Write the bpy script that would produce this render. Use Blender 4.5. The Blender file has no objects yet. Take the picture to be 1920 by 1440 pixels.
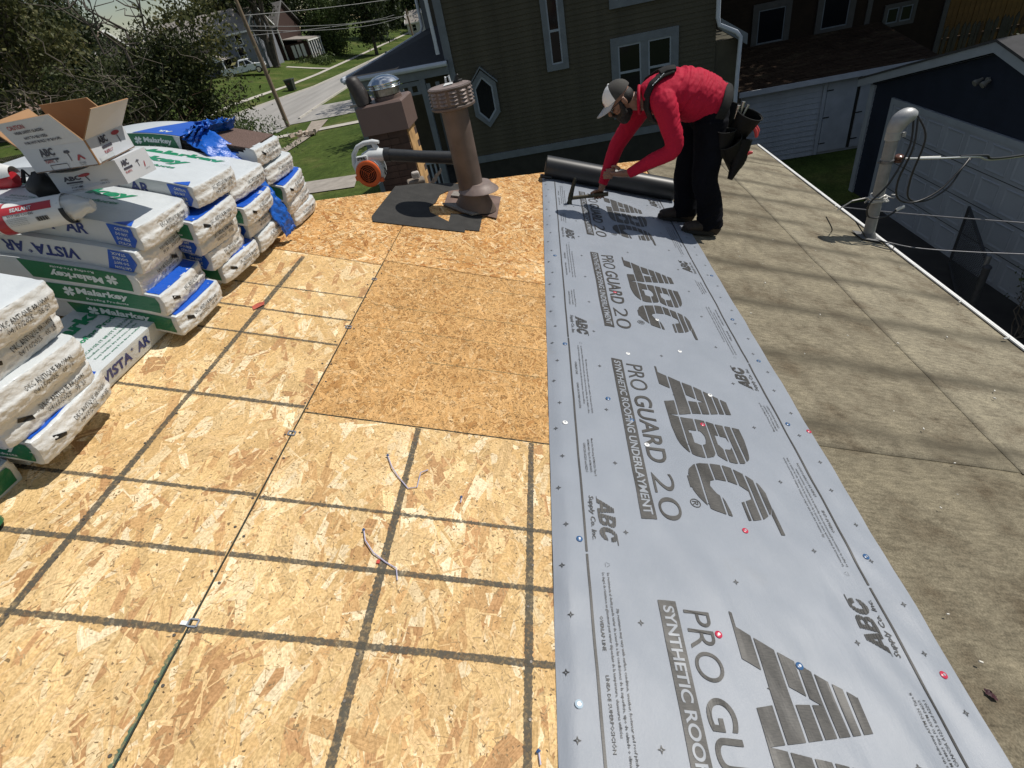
import bpy, bmesh, math, random
import numpy as np
from mathutils import Vector, Matrix

random.seed(7)
SC = bpy.context.scene
COL = SC.collection
PI = math.pi

# ------------------------------------------------------------------ camera
cam_d = bpy.data.cameras.new('camera')
cam = bpy.data.objects.new('camera', cam_d); COL.objects.link(cam)
cam_d.sensor_width = 36.0
cam_d.lens = 36.0 * 977.15 / 1920.0
cam_d.clip_start = 0.05; cam_d.clip_end = 1500.0
_X = Vector((0.98390206, -0.11505642, -0.13674343))
_Y = Vector((0.0371387, -0.61682681, 0.78622224))
_Z = Vector((-0.17480692, -0.77864415, -0.60262412))
cam.matrix_world = Matrix(((_X[0], -_X[1], -_X[2], 0.0),
                           (_Y[0], -_Y[1], -_Y[2], 0.0),
                           (_Z[0], -_Z[1], -_Z[2], 1.55),
                           (0, 0, 0, 1)))
SC.camera = cam

# ------------------------------------------------------------------ sky, sun, exposure
SUN = Vector((0.506, 0.218, 0.834)).normalized()
world = bpy.data.worlds.new('World'); SC.world = world; world.use_nodes = True
wn = world.node_tree.nodes; wl = world.node_tree.links
bg = wn['Background']
sky = wn.new('ShaderNodeTexSky'); sky.sky_type = 'NISHITA'; sky.sun_disc = False
sky.sun_elevation = math.asin(SUN.z); sky.sun_rotation = math.atan2(SUN.x, SUN.y)
sky.air_density = 1.2; sky.dust_density = 0.1; sky.ozone_density = 1.0
ctc = wn.new('ShaderNodeTexCoord'); cmp_ = wn.new('ShaderNodeMapping'); cmp_.inputs['Scale'].default_value = (1, 1, 2.6); cno = wn.new('ShaderNodeTexNoise'); cno.inputs['Scale'].default_value = 2.3; cno.inputs['Detail'].default_value = 7
wl.new(ctc.outputs['Generated'], cmp_.inputs[0]); wl.new(cmp_.outputs[0], cno.inputs['Vector'])
crp = wn.new('ShaderNodeValToRGB'); crp.color_ramp.elements[0].position = .51; crp.color_ramp.elements[1].position = .68; wl.new(cno.outputs[0], crp.inputs[0])
cmx = wn.new('ShaderNodeMix'); cmx.data_type = 'RGBA'; wl.new(crp.outputs[0], cmx.inputs[0]); wl.new(sky.outputs[0], cmx.inputs[6]); cmx.inputs[7].default_value = (12.0, 12.6, 13.4, 1)     # scattered white clouds
wl.new(cmx.outputs[2], bg.inputs[0]); bg.inputs[1].default_value = 0.06
sun_d = bpy.data.lights.new('sun', 'SUN'); sun_d.energy = 4.3; sun_d.angle = math.radians(0.5)
sun_d.color = (1.0, 0.95, 0.87)
sun_o = bpy.data.objects.new('sun', sun_d); COL.objects.link(sun_o)
sun_o.rotation_euler = SUN.to_track_quat('Z', 'Y').to_euler()
sun_o.location = SUN * 40
vs = SC.view_settings
vs.view_transform = 'Standard'; vs.look = 'None'; vs.exposure = 0.0; vs.gamma = 1.0
vs.use_curve_mapping = False
SC.cycles.max_bounces = 6; SC.cycles.transparent_max_bounces = 12

# ------------------------------------------------------------------ helpers
SL = math.atan(4 / 12.0); cS = math.cos(SL); sS = math.sin(SL)
RF = Matrix(((cS, 0, sS, 0), (0, 1, 0, 0), (-sS, 0, cS, 0), (0, 0, 0, 1)))   # roof frame: u down the slope, v along the eave, w off the roof
def rw(u, v, w=0.0): return Vector((u * cS + w * sS, v, -u * sS + w * cS))
G = -4.1
def smooth(a, b, x):
    t = min(1.0, max(0.0, (x - a) / (b - a))); return t * t * (3 - 2 * t)
def terr(x, y): return G + 2.4 * smooth(-27, -42, x) * smooth(48, 66, y)

def _h(ix, iy, iz, seed):
    n = (ix * 374761393 + iy * 668265263 + iz * 2147483647 + seed * 974634777) & 0xffffffff
    n = ((n ^ (n >> 13)) * 1274126177) & 0xffffffff
    return ((n ^ (n >> 16)) & 0xffff) / 65535.0
def vnoise(P, seed=0):
    P = np.asarray(P, float); i = np.floor(P).astype(np.int64); f = P - i; f = f * f * (3 - 2 * f)
    r = 0
    for a in (0, 1):
        for b in (0, 1):
            for c in (0, 1):
                wgt = (f[:, 0] if a else 1 - f[:, 0]) * (f[:, 1] if b else 1 - f[:, 1]) * (f[:, 2] if c else 1 - f[:, 2])
                r = r + wgt * _h(i[:, 0] + a, i[:, 1] + b, i[:, 2] + c, seed)
    return r
def fbm(P, seed=0, o=3):
    P = np.asarray(P, float); s = 0; a = 1.0; t = 0
    for k in range(o): s = s + a * vnoise(P * 2 ** k, seed + k * 17); t += a; a *= .5
    return s / t

def wmat(o):
    if o.parent is None: return o.matrix_basis.copy()
    return wmat(o.parent) @ o.matrix_parent_inverse @ o.matrix_basis
def setparent(o, p):
    o.parent = p; o.matrix_parent_inverse = wmat(p).inverted()
def tag(o, label=None, cat=None, group=None, kind=None):
    if label: o['label'] = label
    if cat: o['category'] = cat
    if group: o['group'] = group
    if kind: o['kind'] = kind
    return o
def thing(name, label, cat, loc=(0, 0, 0), group=None, M=None):
    o = bpy.data.objects.new(name, None); COL.objects.link(o); o.empty_display_size = .1
    o.matrix_basis = M.copy() if M is not None else Matrix.Translation(Vector(loc))
    return tag(o, label, cat, group)
def link(name, me, parent=None, M=None):
    o = bpy.data.objects.new(name, me); COL.objects.link(o)
    if M is not None: o.matrix_basis = M.copy()
    if parent is not None: setparent(o, parent)
    return o
def copy_tree(o, parent=None):
    c = o.copy(); COL.objects.link(c)
    if parent is not None: c.parent = parent
    for ch in list(o.children): copy_tree(ch, c)
    return c

class MB:
    def __init__(s): s.v = []; s.f = []; s.m = []
    def add(s, vs, fs, mi=0):
        n = len(s.v); s.v.extend([tuple(p) for p in vs]); s.f.extend([tuple(i + n for i in f) for f in fs]); s.m.extend([mi] * len(fs)); return s
    def box(s, c, d, rot=None, mi=0):
        c = Vector(c); h = Vector(d) * .5; vs = []
        for z in (-1, 1):
            for y in (-1, 1):
                for x in (-1, 1):
                    p = Vector((x * h.x, y * h.y, z * h.z)); p = rot @ p if rot is not None else p; vs.append(c + p)
        return s.add(vs, [(0, 2, 3, 1), (4, 5, 7, 6), (0, 1, 5, 4), (2, 6, 7, 3), (0, 4, 6, 2), (1, 3, 7, 5)], mi)
    def bb(s, a, b, mi=0):
        a = Vector(a); b = Vector(b); return s.box((a + b) / 2, b - a, None, mi)
    def prism(s, poly, fn, h0, h1, mi=0):
        n = len(poly); vs = [fn(x, y, h0) for x, y in poly] + [fn(x, y, h1) for x, y in poly]
        fs = [tuple(range(n))[::-1], tuple(range(n, 2 * n))] + [(i, (i + 1) % n, n + (i + 1) % n, n + i) for i in range(n)]
        return s.add(vs, fs, mi)
    def loft(s, rings, closed=True, cap=True, mi=0):
        n = len(rings[0]); vs = [p for r in rings for p in r]; fs = []
        for k in range(len(rings) - 1):
            for i in range(n if closed else n - 1):
                j = (i + 1) % n; fs.append((k * n + i, k * n + j, (k + 1) * n + j, (k + 1) * n + i))
        if cap and closed: fs.append(tuple(range(n))[::-1]); fs.append(tuple(range((len(rings) - 1) * n, len(rings) * n)))
        return s.add(vs, fs, mi)
    def tube(s, path, r, n=8, mi=0, cap=True, ref=None, flat=1.0):
        P = [Vector(p) for p in path]; rings = []; prev = None
        for i, p in enumerate(P):
            t = (P[min(i + 1, len(P) - 1)] - P[max(i - 1, 0)]).normalized()
            if prev is None:
                a = Vector(ref) if ref is not None else (Vector((0, 0, 1)) if abs(t.z) < .9 else Vector((1, 0, 0)))
            else: a = prev
            a = (a - t * a.dot(t)).normalized(); b = t.cross(a); prev = a
            rr = r[i] if isinstance(r, list) else r
            ra, rb = rr if isinstance(rr, tuple) else (rr, rr * flat)
            rings.append([p + a * math.cos(2 * PI * k / n) * ra + b * math.sin(2 * PI * k / n) * rb for k in range(n)])
        return s.loft(rings, True, cap, mi)
    def lathe(s, prof, c, n=24, rot=None, mi=0, cap=True):
        c = Vector(c); rings = []
        for r, z in prof:
            ring = []
            for k in range(n):
                p = Vector((r * math.cos(2 * PI * k / n), r * math.sin(2 * PI * k / n), z)); p = rot @ p if rot is not None else p; ring.append(c + p)
            rings.append(ring)
        return s.loft(rings, True, cap, mi)
    def mesh(s, name, mats, smooth=False):
        me = bpy.data.meshes.new(name); me.from_pydata(s.v, [], s.f)
        for m in (mats if isinstance(mats, (list, tuple)) else [mats]): me.materials.append(m)
        if max(s.m, default=0) > 0: me.polygons.foreach_set('material_index', s.m)
        if smooth is True: me.polygons.foreach_set('use_smooth', [True] * len(s.f))
        elif smooth:
            me.polygons.foreach_set('use_smooth', [True] * len(s.f)); me.set_sharp_from_angle(angle=math.radians(smooth))
        me.update(); return me
    def build(s, name, mats, parent=None, M=None, smooth=False, org=None):
        """vertices are in the space of M (world when None)"""
        if parent is None and M is None:
            if org is None:
                a = np.array(s.v); org = (float((a[:, 0].min() + a[:, 0].max()) / 2), float((a[:, 1].min() + a[:, 1].max()) / 2), float(a[:, 2].min()))
            s.v = [(p[0] - org[0], p[1] - org[1], p[2] - org[2]) for p in s.v]; M = Matrix.Translation(Vector(org))
        return link(name, s.mesh(name, mats, smooth), parent, M)

def rotz(a): return Matrix.Rotation(a, 3, 'Z')
def roty(a): return Matrix.Rotation(a, 3, 'Y')
def rotx(a): return Matrix.Rotation(a, 3, 'X')
ROF3 = RF.to_3x3()

# ------------------------------------------------------------------ materials
class NT:
    def __init__(s, name):
        s.m = bpy.data.materials.new(name); s.m.use_nodes = True; s.t = s.m.node_tree; s.n = s.t.nodes; s.l = s.t.links
        s.b = s.n['Principled BSDF']; s.out = s.n['Material Output']; s.tc = s.n.new('ShaderNodeTexCoord')
    def new(s, t, **k):
        n = s.n.new(t)
        for a, b in k.items(): setattr(n, a, b)
        return n
    def noise(s, scale, detail=5, vec=None, rough=.55, sx=None):
        n = s.n.new('ShaderNodeTexNoise'); n.inputs['Scale'].default_value = scale; n.inputs['Detail'].default_value = detail; n.inputs['Roughness'].default_value = rough
        v = vec if vec is not None else s.tc.outputs['Object']
        if sx is not None:
            mp = s.n.new('ShaderNodeMapping'); mp.inputs['Scale'].default_value = sx; s.l.new(v, mp.inputs['Vector']); v = mp.outputs[0]
        s.l.new(v, n.inputs['Vector']); return n.outputs[0]
    def ramp(s, fac, stops):
        r = s.n.new('ShaderNodeValToRGB'); e = r.color_ramp.elements
        while len(e) < len(stops): e.new(.5)
        for x, (p, c) in zip(e, stops): x.position = p; x.color = (*c, 1) if len(c) == 3 else c
        s.l.new(fac, r.inputs[0]); return r.outputs[0]
    def math(s, op, a, b=None, c=None):
        n = s.n.new('ShaderNodeMath'); n.operation = op
        for i, x in enumerate((a, b, c)):
            if x is None: continue
            if isinstance(x, (int, float)): n.inputs[i].default_value = x
            else: s.l.new(x, n.inputs[i])
        return n.outputs[0]
    def mix(s, fac, a, b, blend='MIX'):
        n = s.n.new('ShaderNodeMix'); n.data_type = 'RGBA'; n.blend_type = blend
        for sock, x in ((n.inputs[0], fac), (n.inputs[6], a), (n.inputs[7], b)):
            if isinstance(x, (int, float)): sock.default_value = x
            elif isinstance(x, tuple): sock.default_value = (*x, 1)
            else: s.l.new(x, sock)
        return n.outputs[2]
    def bump(s, h, st=.3, d=.01):
        b = s.n.new('ShaderNodeBump'); b.inputs['Strength'].default_value = st; b.inputs['Distance'].default_value = d
        s.l.new(h, b.inputs['Height']); s.l.new(b.outputs[0], s.b.inputs['Normal'])
    def set(s, **k):
        for a, v in k.items():
            i = s.b.inputs[a.replace('_', ' ')]
            if isinstance(v, tuple) and len(v) == 3: i.default_value = (*v, 1)
            elif isinstance(v, (int, float)): i.default_value = v
            else: s.l.new(v, i)
        return s

def mat(name, col, rough=.6, metal=0.0, var=.15, sc=6.0, bump=0.0, bsc=60.0, bd=.004, col2=None, spec=None, sx=None, fine=.0):
    t = NT(name); n = t.noise(sc, 6, sx=sx)
    lo = tuple(c * (1 - var) for c in col); hi = tuple(min(1, c * (1 + var)) for c in (col2 or col))
    c = t.ramp(n, [(.3, lo), (.7, hi)])
    if fine:
        c = t.mix(1.0, c, t.ramp(t.noise(bsc * 1.3, 3), [(.3, (1 - fine,) * 3), (.7, (1 + fine,) * 3)]), 'MULTIPLY')
    t.set(Base_Color=c, Roughness=rough, Metallic=metal)
    if spec is not None: t.set(Specular_IOR_Level=spec)
    if bump: t.bump(t.noise(bsc, 4), bump, bd)
    return t.m

# ------------------------------------------------------------------ lettering
_tc = {}
def text_geo(body, bold=0.0, shear=0.0, res=2):
    k = (body, bold, shear, res)
    if k in _tc: return _tc[k]
    cu = bpy.data.curves.new('t', 'FONT'); cu.body = body; cu.size = 1.0; cu.offset = bold; cu.shear = shear; cu.resolution_u = res; cu.fill_mode = 'FRONT'
    o = bpy.data.objects.new('t', cu); COL.objects.link(o)
    dg = bpy.context.evaluated_depsgraph_get(); me = bpy.data.meshes.new_from_object(o.evaluated_get(dg))
    v = np.array([tuple(p.co) for p in me.vertices]).reshape(-1, 3)[:, :2]; f = [tuple(p.vertices) for p in me.polygons]
    bpy.data.objects.remove(o); bpy.data.curves.remove(cu); bpy.data.meshes.remove(me)
    _tc[k] = (v, f); return _tc[k]
def put_text(mb, body, fn, L=None, H=None, cap=None, bold=0.0, shear=0.0, mi=0, res=2, x0=0, y0=0, wob=0.0):
    """fn(x,y)->3D; text is scaled to length L and (cap-)height H"""
    v, f = text_geo(body, bold, shear, res)
    if len(v) == 0: return
    mn = v.min(0); mx = v.max(0); d = mx - mn
    if L is not None and H is not None: s = np.array([L / d[0], H / d[1]])
    elif L is not None: s = np.array([L / d[0]] * 2)
    else: s = np.array([H / .7] * 2)
    base = mn if (L is not None and H is not None) else np.array([mn[0], 0.0])
    w = (v - base) * s
    mb.add([fn(x0 + p[0], y0 + p[1] + (wob * math.sin(p[0] * 40) if wob else 0)) for p in w], f, mi)
def even_odd(polys, t):
    xs = []
    for P in polys:
        n = len(P)
        for i in range(n):
            (a, b), (c, d) = P[i], P[(i + 1) % n]
            if (b > t) != (d > t): xs.append(a + (t - b) * (c - a) / (d - b))
    return sorted(xs)
def banded(mb, polys, bands, fn, sub=5, mi=0):
    """fills the outline only inside the given bands: striped lettering"""
    for b0, b1 in bands:
        for k in range(sub):
            e = 1e-5; t0 = b0 + (b1 - b0) * k / sub + e; t1 = b0 + (b1 - b0) * (k + 1) / sub - e
            A = even_odd(polys, t0); B = even_odd(polys, t1)
            if len(A) != len(B): A = B = even_odd(polys, (t0 + t1) / 2)
            for i in range(0, len(A) - 1, 2):
                n_ = max(1, int((A[i + 1] - A[i]) / .025))
                for q in range(n_):
                    a0, a1 = A[i] + (A[i + 1] - A[i]) * q / n_, A[i] + (A[i + 1] - A[i]) * (q + 1) / n_; b0_, b1_ = B[i] + (B[i + 1] - B[i]) * q / n_, B[i] + (B[i + 1] - B[i]) * (q + 1) / n_
                    mb.add([fn(a0, t0 - e), fn(a1, t0 - e), fn(b1_, t1 + e), fn(b0_, t1 + e)], [(0, 1, 2, 3)], mi)
LOGO_A = [[(.0555, 0), (.229, .312), (.316, .312), (.373, 0), (.281, 0), (.270, .0495), (.181, .0495), (.153, 0)], [(.214, .112), (.256, .196), (.263, .112)]]
LOGO_B = [[(.372, 0), (.414, .318), (.489, .318), (.564, .311), (.608, .300), (.634, .272), (.636, .235), (.628, .200), (.606, .172), (.591, .160), (.612, .150), (.624, .114), (.618, .070), (.602, .042), (.568, .018), (.512, .004), (.45, 0)],
          [(.460, .078), (.462, .128), (.50, .142), (.539, .134), (.552, .108), (.536, .080)], [(.478, .186), (.481, .240), (.535, .247), (.558, .236), (.559, .203), (.534, .186)]]
LOGO_C = [[(.658, .175), (.655, .120), (.660, .075), (.676, .042), (.705, .016), (.746, .003), (.802, .004), (.845, .022), (.898, .058), (.917, .111), (.924, .135), (.837, .123), (.818, .098), (.782, .083), (.755, .091), (.742, .123), (.747, .175), (.760, .212), (.788, .241), (.822, .241), (.845, .194), (.931, .194), (.917, .255), (.889, .291), (.854, .310), (.794, .310), (.741, .293), (.696, .250), (.668, .205)]]
LOGO_BANDS = [(0, .048), (.056, .110), (.118, .160), (.168, .203), (.211, .244), (.253, .277), (.286, .318)]
def logo(mb, fn, k=1.0, mi=0, sub=5, letters=None):
    g = lambda x, y: fn(x * k, y * k)
    for P in (LOGO_A, LOGO_B, LOGO_C):
        if letters is None or P is letters: banded(mb, P, LOGO_BANDS, g, sub, mi)
    if letters in (None, LOGO_A): mb.add([g(.012, 0), g(.058, 0), g(.063, .009), g(.016, .009)], [(0, 1, 2, 3)], mi)
    if letters in (None, LOGO_C): mb.add([g(.858, .3095), g(.890, .2935), g(.980, .298), g(.980, .312)], [(0, 1, 2, 3)], mi)
# ================================================================== the house under the roofer
HX, RIDGE, EAVE = 5.4, -2.7, 2.9                       # hip line y = x + 5.4; ridge x; eave x
def osb_mat():
    t = NT('osb')
    at = t.new('ShaderNodeAttribute', attribute_name='col'); uv = t.new('ShaderNodeAttribute', attribute_name='grain')
    gr = t.noise(1.0, 4, vec=uv.outputs['Vector'], sx=(9, 260, 1))
    c = t.mix(1.0, at.outputs['Color'], t.ramp(gr, [(.3, (.78, .75, .70)), (.62, (1.06, 1.06, 1.06))]), 'MULTIPLY')
    big = t.noise(2.2, 4)
    c = t.mix(1.0, c, t.ramp(big, [(.3, (.86, .82, .76)), (.65, (1.04, 1.04, 1.04))]), 'MULTIPLY')
    sp = t.noise(75, 2)                                  # dark knots and pin holes
    c = t.mix(t.ramp(sp, [(.70, (0, 0, 0)), (.76, (1, 1, 1))]), c, (.10, .06, .025))
    rs = t.noise(1.0, 3, sx=(30, 11, 1)); c = t.mix(t.ramp(rs, [(.62, (0, 0, 0)), (.80, (.55,) * 3)]), c, (.34, .20, .075))
    fz = t.noise(150, 4); c = t.mix(1.0, c, t.ramp(fz, [(.34, (.74, .72, .68)), (.6, (1.07, 1.07, 1.07))]), 'MULTIPLY')
    t.set(Base_Color=c, Roughness=.75, Specular_IOR_Level=.25)
    t.bump(t.noise(1.0, 4, vec=uv.outputs['Vector'], sx=(14, 180, 1)), .25, .002)
    return t.m
M_osb = osb_mat()
M_sheath = mat('bare sheathing', (.42, .30, .15), .8, var=.2, sc=12)
M_wood_dark = mat('old rafter timber', (.10, .06, .03), .85)
M_wall_white = mat('white house siding', (.6, .6, .58), .6)
M_ink = None
def ink_mat(name, col, dens=.86):
    t = NT(name); n = t.noise(95, 4); n2 = t.noise(9, 3)
    tr = t.new('ShaderNodeBsdfTransparent'); mx = t.new('ShaderNodeMixShader')
    f = t.math('MULTIPLY', t.ramp(n, [(.30, (.45,) * 3), (.55, (1,) * 3)]), t.ramp(n2, [(.25, (.80,) * 3), (.6, (1,) * 3)]))
    f = t.math('MULTIPLY', f, dens)
    t.set(Base_Color=col, Roughness=.8)
    t.l.new(f, mx.inputs[0]); t.l.new(tr.outputs[0], mx.inputs[1]); t.l.new(t.b.outputs[0], mx.inputs[2]); t.l.new(mx.outputs[0], t.out.inputs[0])
    return t.m
M_stripe = ink_mat('mill line ink', (.080, .073, .055), .84)
M_green_edge = ink_mat('green edge seal', (.03, .13, .09), .7)
M_dkseam = ink_mat('dark board gap', (.020, .030, .022), .95)
M_chalk = ink_mat('thin mill line', (.16, .16, .08), .55)

house = thing('low_house', 'low hip roofed house under the roofer, half bare boards and half old grey felt', 'house', (0, 0, G))
_pl = np.array([(.68, .475, .215), (.74, .55, .28), (.62, .41, .165), (.78, .62, .37), (.55, .33, .125), (.70, .49, .22), (.44, .235, .085), (.84, .71, .48), (.66, .46, .20), (.60, .40, .16)])
PAL_LIGHT = _pl.mean(0) * np.array([1.02, 1.03, 1.12]) + (_pl - _pl.mean(0)) * .82
PAL_TAN = np.array([(.60, .385, .165), (.53, .32, .125), (.65, .44, .21), (.46, .26, .095), (.58, .36, .15), (.70, .50, .27), (.37, .20, .072), (.56, .345, .14)])
PAL_TAN = PAL_TAN.mean(0) * np.array([1.02, .97, .92]) + (PAL_TAN - PAL_TAN.mean(0)) * .85
PAL_WARM = np.array([(.66, .405, .175), (.60, .33, .12), (.72, .48, .23), (.52, .265, .085), (.64, .375, .15), (.40, .18, .055), (.78, .58, .34)])
def osb_panel(u0, u1, v0, v1, n, ln, wd, pal, seed, hip=False, sd=32, fines=0, mean=90):
    rg = np.random.default_rng(seed)
    def lim(a):
        a[..., 0] = np.clip(a[..., 0], u0, u1); a[..., 1] = np.clip(a[..., 1], v0, v1)
        if hip: a[..., 1] = np.minimum(a[..., 1], a[..., 0] * cS + HX - .01)
        return a
    def batch(n, ln, wd, sd, z0, z1, pal, dark=0):
        c = np.stack([rg.uniform(u0 - .03, u1 + .03, n), rg.uniform(v0 - .05, v1 + .05, n)], 1)
        if hip: c = c[c[:, 1] < c[:, 0] * cS + HX + .03]
        n = len(c)
        a = np.radians(rg.normal(mean, sd, n)); L = ln * rg.lognormal(0, .42, n) * .5; W = wd * rg.lognormal(0, .45, n) * .5
        d = np.stack([np.cos(a), np.sin(a)], 1); p = np.stack([-d[:, 1], d[:, 0]], 1)
        sk = rg.uniform(-.5, .5, (n, 2)) * W[:, None]
        e = rg.uniform(.55, 1.0, (n, 4))
        q = np.stack([c - d * (L + sk[:, 0])[:, None] - p * (W * e[:, 0])[:, None], c + d * (L - sk[:, 1])[:, None] - p * (W * e[:, 1])[:, None],
                      c + d * (L + sk[:, 1])[:, None] + p * (W * e[:, 2])[:, None], c - d * (L - sk[:, 0])[:, None] + p * (W * e[:, 3])[:, None]], 1)
        q = lim(q)
        z = np.repeat(np.linspace(z0, z1, n)[:, None], 4, 1) + rg.uniform(0, .00025, (n, 4))
        V = np.concatenate([q, z[..., None]], 2).reshape(-1, 3)
        col = pal[rg.integers(0, len(pal), n)] * rg.lognormal(0, .06, (n, 1)) * (1 - dark)
        off = rg.uniform(0, 50, (n, 2))
        uv = np.stack([off[:, None, 0] + np.stack([0 * L, 2 * L, 2 * L, 0 * L], 1), off[:, None, 1] + np.stack([0 * W, 0 * W, 2 * W, 2 * W], 1)], 2).reshape(-1, 2)
        return V, np.repeat(col, 4, 0), uv
    A = [batch(n, ln, wd, sd, .0004, .0020, pal)]
    if fines:
        m_ = pal.mean(0)[None]
        A.append(batch(int(fines * .7), .016, .0026, 60, .0021, .0026, m_, .33)); A.append(batch(int(fines * .6), .0055, .0034, 90, .0022, .0027, m_, .62)); A.append(batch(fines // 2, .035, .007, 40, .0021, .0027, np.clip(m_ * 1.10, 0, .9)))
    V = np.concatenate([x[0] for x in A]); Cc = np.concatenate([x[1] for x in A]); U = np.concatenate([x[2] for x in A])
    # board under the strands
    base = [(u0, v0), (u1, v0), (u1, v1), (u0, v1)]
    if hip:
        ua = max(u0, (v0 - HX) / cS); ub = min(u1, (v1 - HX) / cS)
        base = [(ua, v0), (u1, v0)]
        if u1 * cS + HX < v1: base.append((u1, u1 * cS + HX - .01))
        else: base += [(u1, v1), (ub, v1)]
        if u0 > (v0 - HX) / cS: base.append((u0, min(v1, u0 * cS + HX - .01)))
    mb = MB(); mb.prism(base, lambda x, y, h: (x, y, h), -.011, 0.0)
    nb = len(mb.v); nf = len(mb.f); nq = len(V) // 4
    verts = np.concatenate([np.array(mb.v), V]); faces = mb.f + [tuple(x) for x in (np.arange(nq * 4).reshape(-1, 4) + nb).tolist()]
    me = bpy.data.meshes.new('osb_panel'); me.from_pydata(verts.tolist(), [], faces); me.materials.append(M_osb)
    ca = me.attributes.new('col', 'FLOAT_COLOR', 'POINT')
    cc = np.ones((len(verts), 4)); cc[:nb, :3] = pal[2] * .8; cc[nb:, :3] = np.clip(Cc, 0, .92); ca.data.foreach_set('color', cc.ravel())
    ga = me.attributes.new('grain', 'FLOAT2', 'POINT'); gg = np.zeros((len(verts), 2)); gg[:nb] = verts[:nb, :2]; gg[nb:] = U; ga.data.foreach_set('vector', gg.ravel())
    return link('osb_panel', me, house, RF)

osb_panel(-2.40, -1.166, -.50, 2.84, 10500, .128, .040, PAL_LIGHT, 1, fines=6000, sd=27)
osb_panel(-1.160, .10, -.50, 1.514, 6400, .128, .040, PAL_LIGHT, 2, fines=4800, sd=27)
pb = osb_panel(-1.160, .10, 1.520, 2.90, 8000, .070, .017, PAL_TAN, 3, fines=8000, sd=50); pb['label'] = 'browner fine stranded board'
osb_panel(-2.40, -1.166, 2.846, 5.3, 7000, .075, .018, PAL_WARM, 4, True, 50, 5000)
osb_panel(-1.160, .10, 2.906, 5.6, 9000, .075, .018, PAL_WARM, 5, True, 50, 6000)
osb_panel(.106, 1.00, 4.5, 6.5, 3500, .075, .018, PAL_WARM, 6, True, 50, 2500)
osb_panel(.106, 1.30, -.5, 4.494, 60, .1, .03, PAL_LIGHT, 7)

def jag_strip(mb, a, b, wd, seed, step=.0045, j=.0036, w=.0034):
    rg = random.Random(seed); a = Vector(a); b = Vector(b); d = (b - a); L = d.length; d /= L; p = Vector((-d.y, d.x)); n = max(2, int(L / step)); vs = []
    ph = rg.uniform(0, 9)
    for i in range(n + 1):
        q = a + d * (L * i / n); m = wd * .5 * (1 + .12 * math.sin(i * .021 + ph) + .10 * math.sin(i * .0073 + 2 * ph))
        e0 = m + rg.uniform(-j, j) * rg.random(); e1 = m + rg.uniform(-j, j) * rg.random()
        vs.append((q.x - p.x * e0, q.y - p.y * e0, w)); vs.append((q.x + p.x * e1, q.y + p.y * e1, w))
    mb.add(vs, [(2 * i, 2 * i + 1, 2 * i + 3, 2 * i + 2) for i in range(n)])
k = 0
def line_part(a, b, wd, m=None, name='mill_line', w=.0034, j=.0034):
    global k; k += 1
    mb = MB(); jag_strip(mb, a, b, wd, k, w=w, j=j); return mb.build(name, m or M_stripe, house, RF)
for a, b, wd in [((-1.609, -.45), (-1.609, 2.80), .021), ((-.708, -.45), (-.708, 1.51), .022), ((-.253, -.45), (-.253, 1.51), .022)]: line_part(a, b, wd)
for i, (a, b, wd) in enumerate([((-2.4, .643), (-1.168, .648), .018), ((-2.4, .872), (-1.168, .874), .017), ((-2.4, 1.095), (-1.168, 1.098), .015), ((-2.4, 1.54), (-1.168, 1.545), .015),
                  ((-2.4, 1.98), (-1.168, 1.986), .013), ((-2.4, 2.19), (-1.168, 2.204), .012), ((-2.4, 2.41), (-1.168, 2.436), .010),
                  ((-1.158, .652), (.09, .655), .018), ((-1.158, .876), (.09, .878), .017), ((-1.158, 1.09), (.09, 1.092), .014)]):
    line_part(a, b, wd, w=.0040 + i * .00002)
for v in (1.96, 2.187, 2.40, 2.732, 3.05, 3.16): line_part((-.75 if v < 2 else -1.1, v - .01), (.09, v), .0045, M_chalk, 'thin_mill_line', .0033, .0018)
line_part((-1.163, -.45), (-1.163, 1.50), .005, M_dkseam, 'dark_seam', .0036, .0008)
line_part((-1.1675, -.45), (-1.1675, .62), .011, M_green_edge, 'green_seam_edge', .0030, .006)
line_part((-1.163, 1.51), (-1.163, 2.89), .005, M_dkseam, 'dark_seam', .0036, .0008)
line_part((-1.16, 1.517), (.09, 1.517), .0055, M_dkseam, 'dark_seam', .0036, .0012)
M_clip = mat('blue grey panel clip', (.22, .25, .30), .45, .3, bump=.1)
M_clip2 = mat('pale panel clip', (.75, .75, .73), .5)
for u, v, mm in [(-1.163, 1.393, M_clip), (-1.156, .665, M_clip), (-1.178, .662, M_clip2), (-1.163, 2.143, M_clip), (-1.162, 2.654, M_clip)]:
    mb = MB()
    for dx, dy, sx, sy in ((-.012, 0, .004, .02), (.012, 0, .004, .02), (0, .010, .02, .004), (0, -.010, .02, .004)): mb.box((u + dx, v + dy, .0055), (sx, sy, .003))
    if mm is M_clip2: mb = MB(); mb.box((u, v, .006), (.016, .011, .004))
    mb.build('panel_clip', mm, house, RF)
# sheathing nail heads
M_nailh = mat('nail head', (.10, .09, .08), .5, .6)
mb = MB(); rg = random.Random(11)
for uu in (-1.609, -1.18, -1.146, -.708, -.253):
    for i in range(22):
        v = .2 + i * .15 + rg.uniform(-.02, .02)
        if v > 1.5 and uu > -1.1: continue
        mb.lathe([(.0045, .0030), (.004, .0046)], (uu + rg.uniform(-.012, .012), v, 0), 8)
sn = mb.build('nail_heads', M_nailh, house, RF); sn['kind'] = 'stuff'

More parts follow.
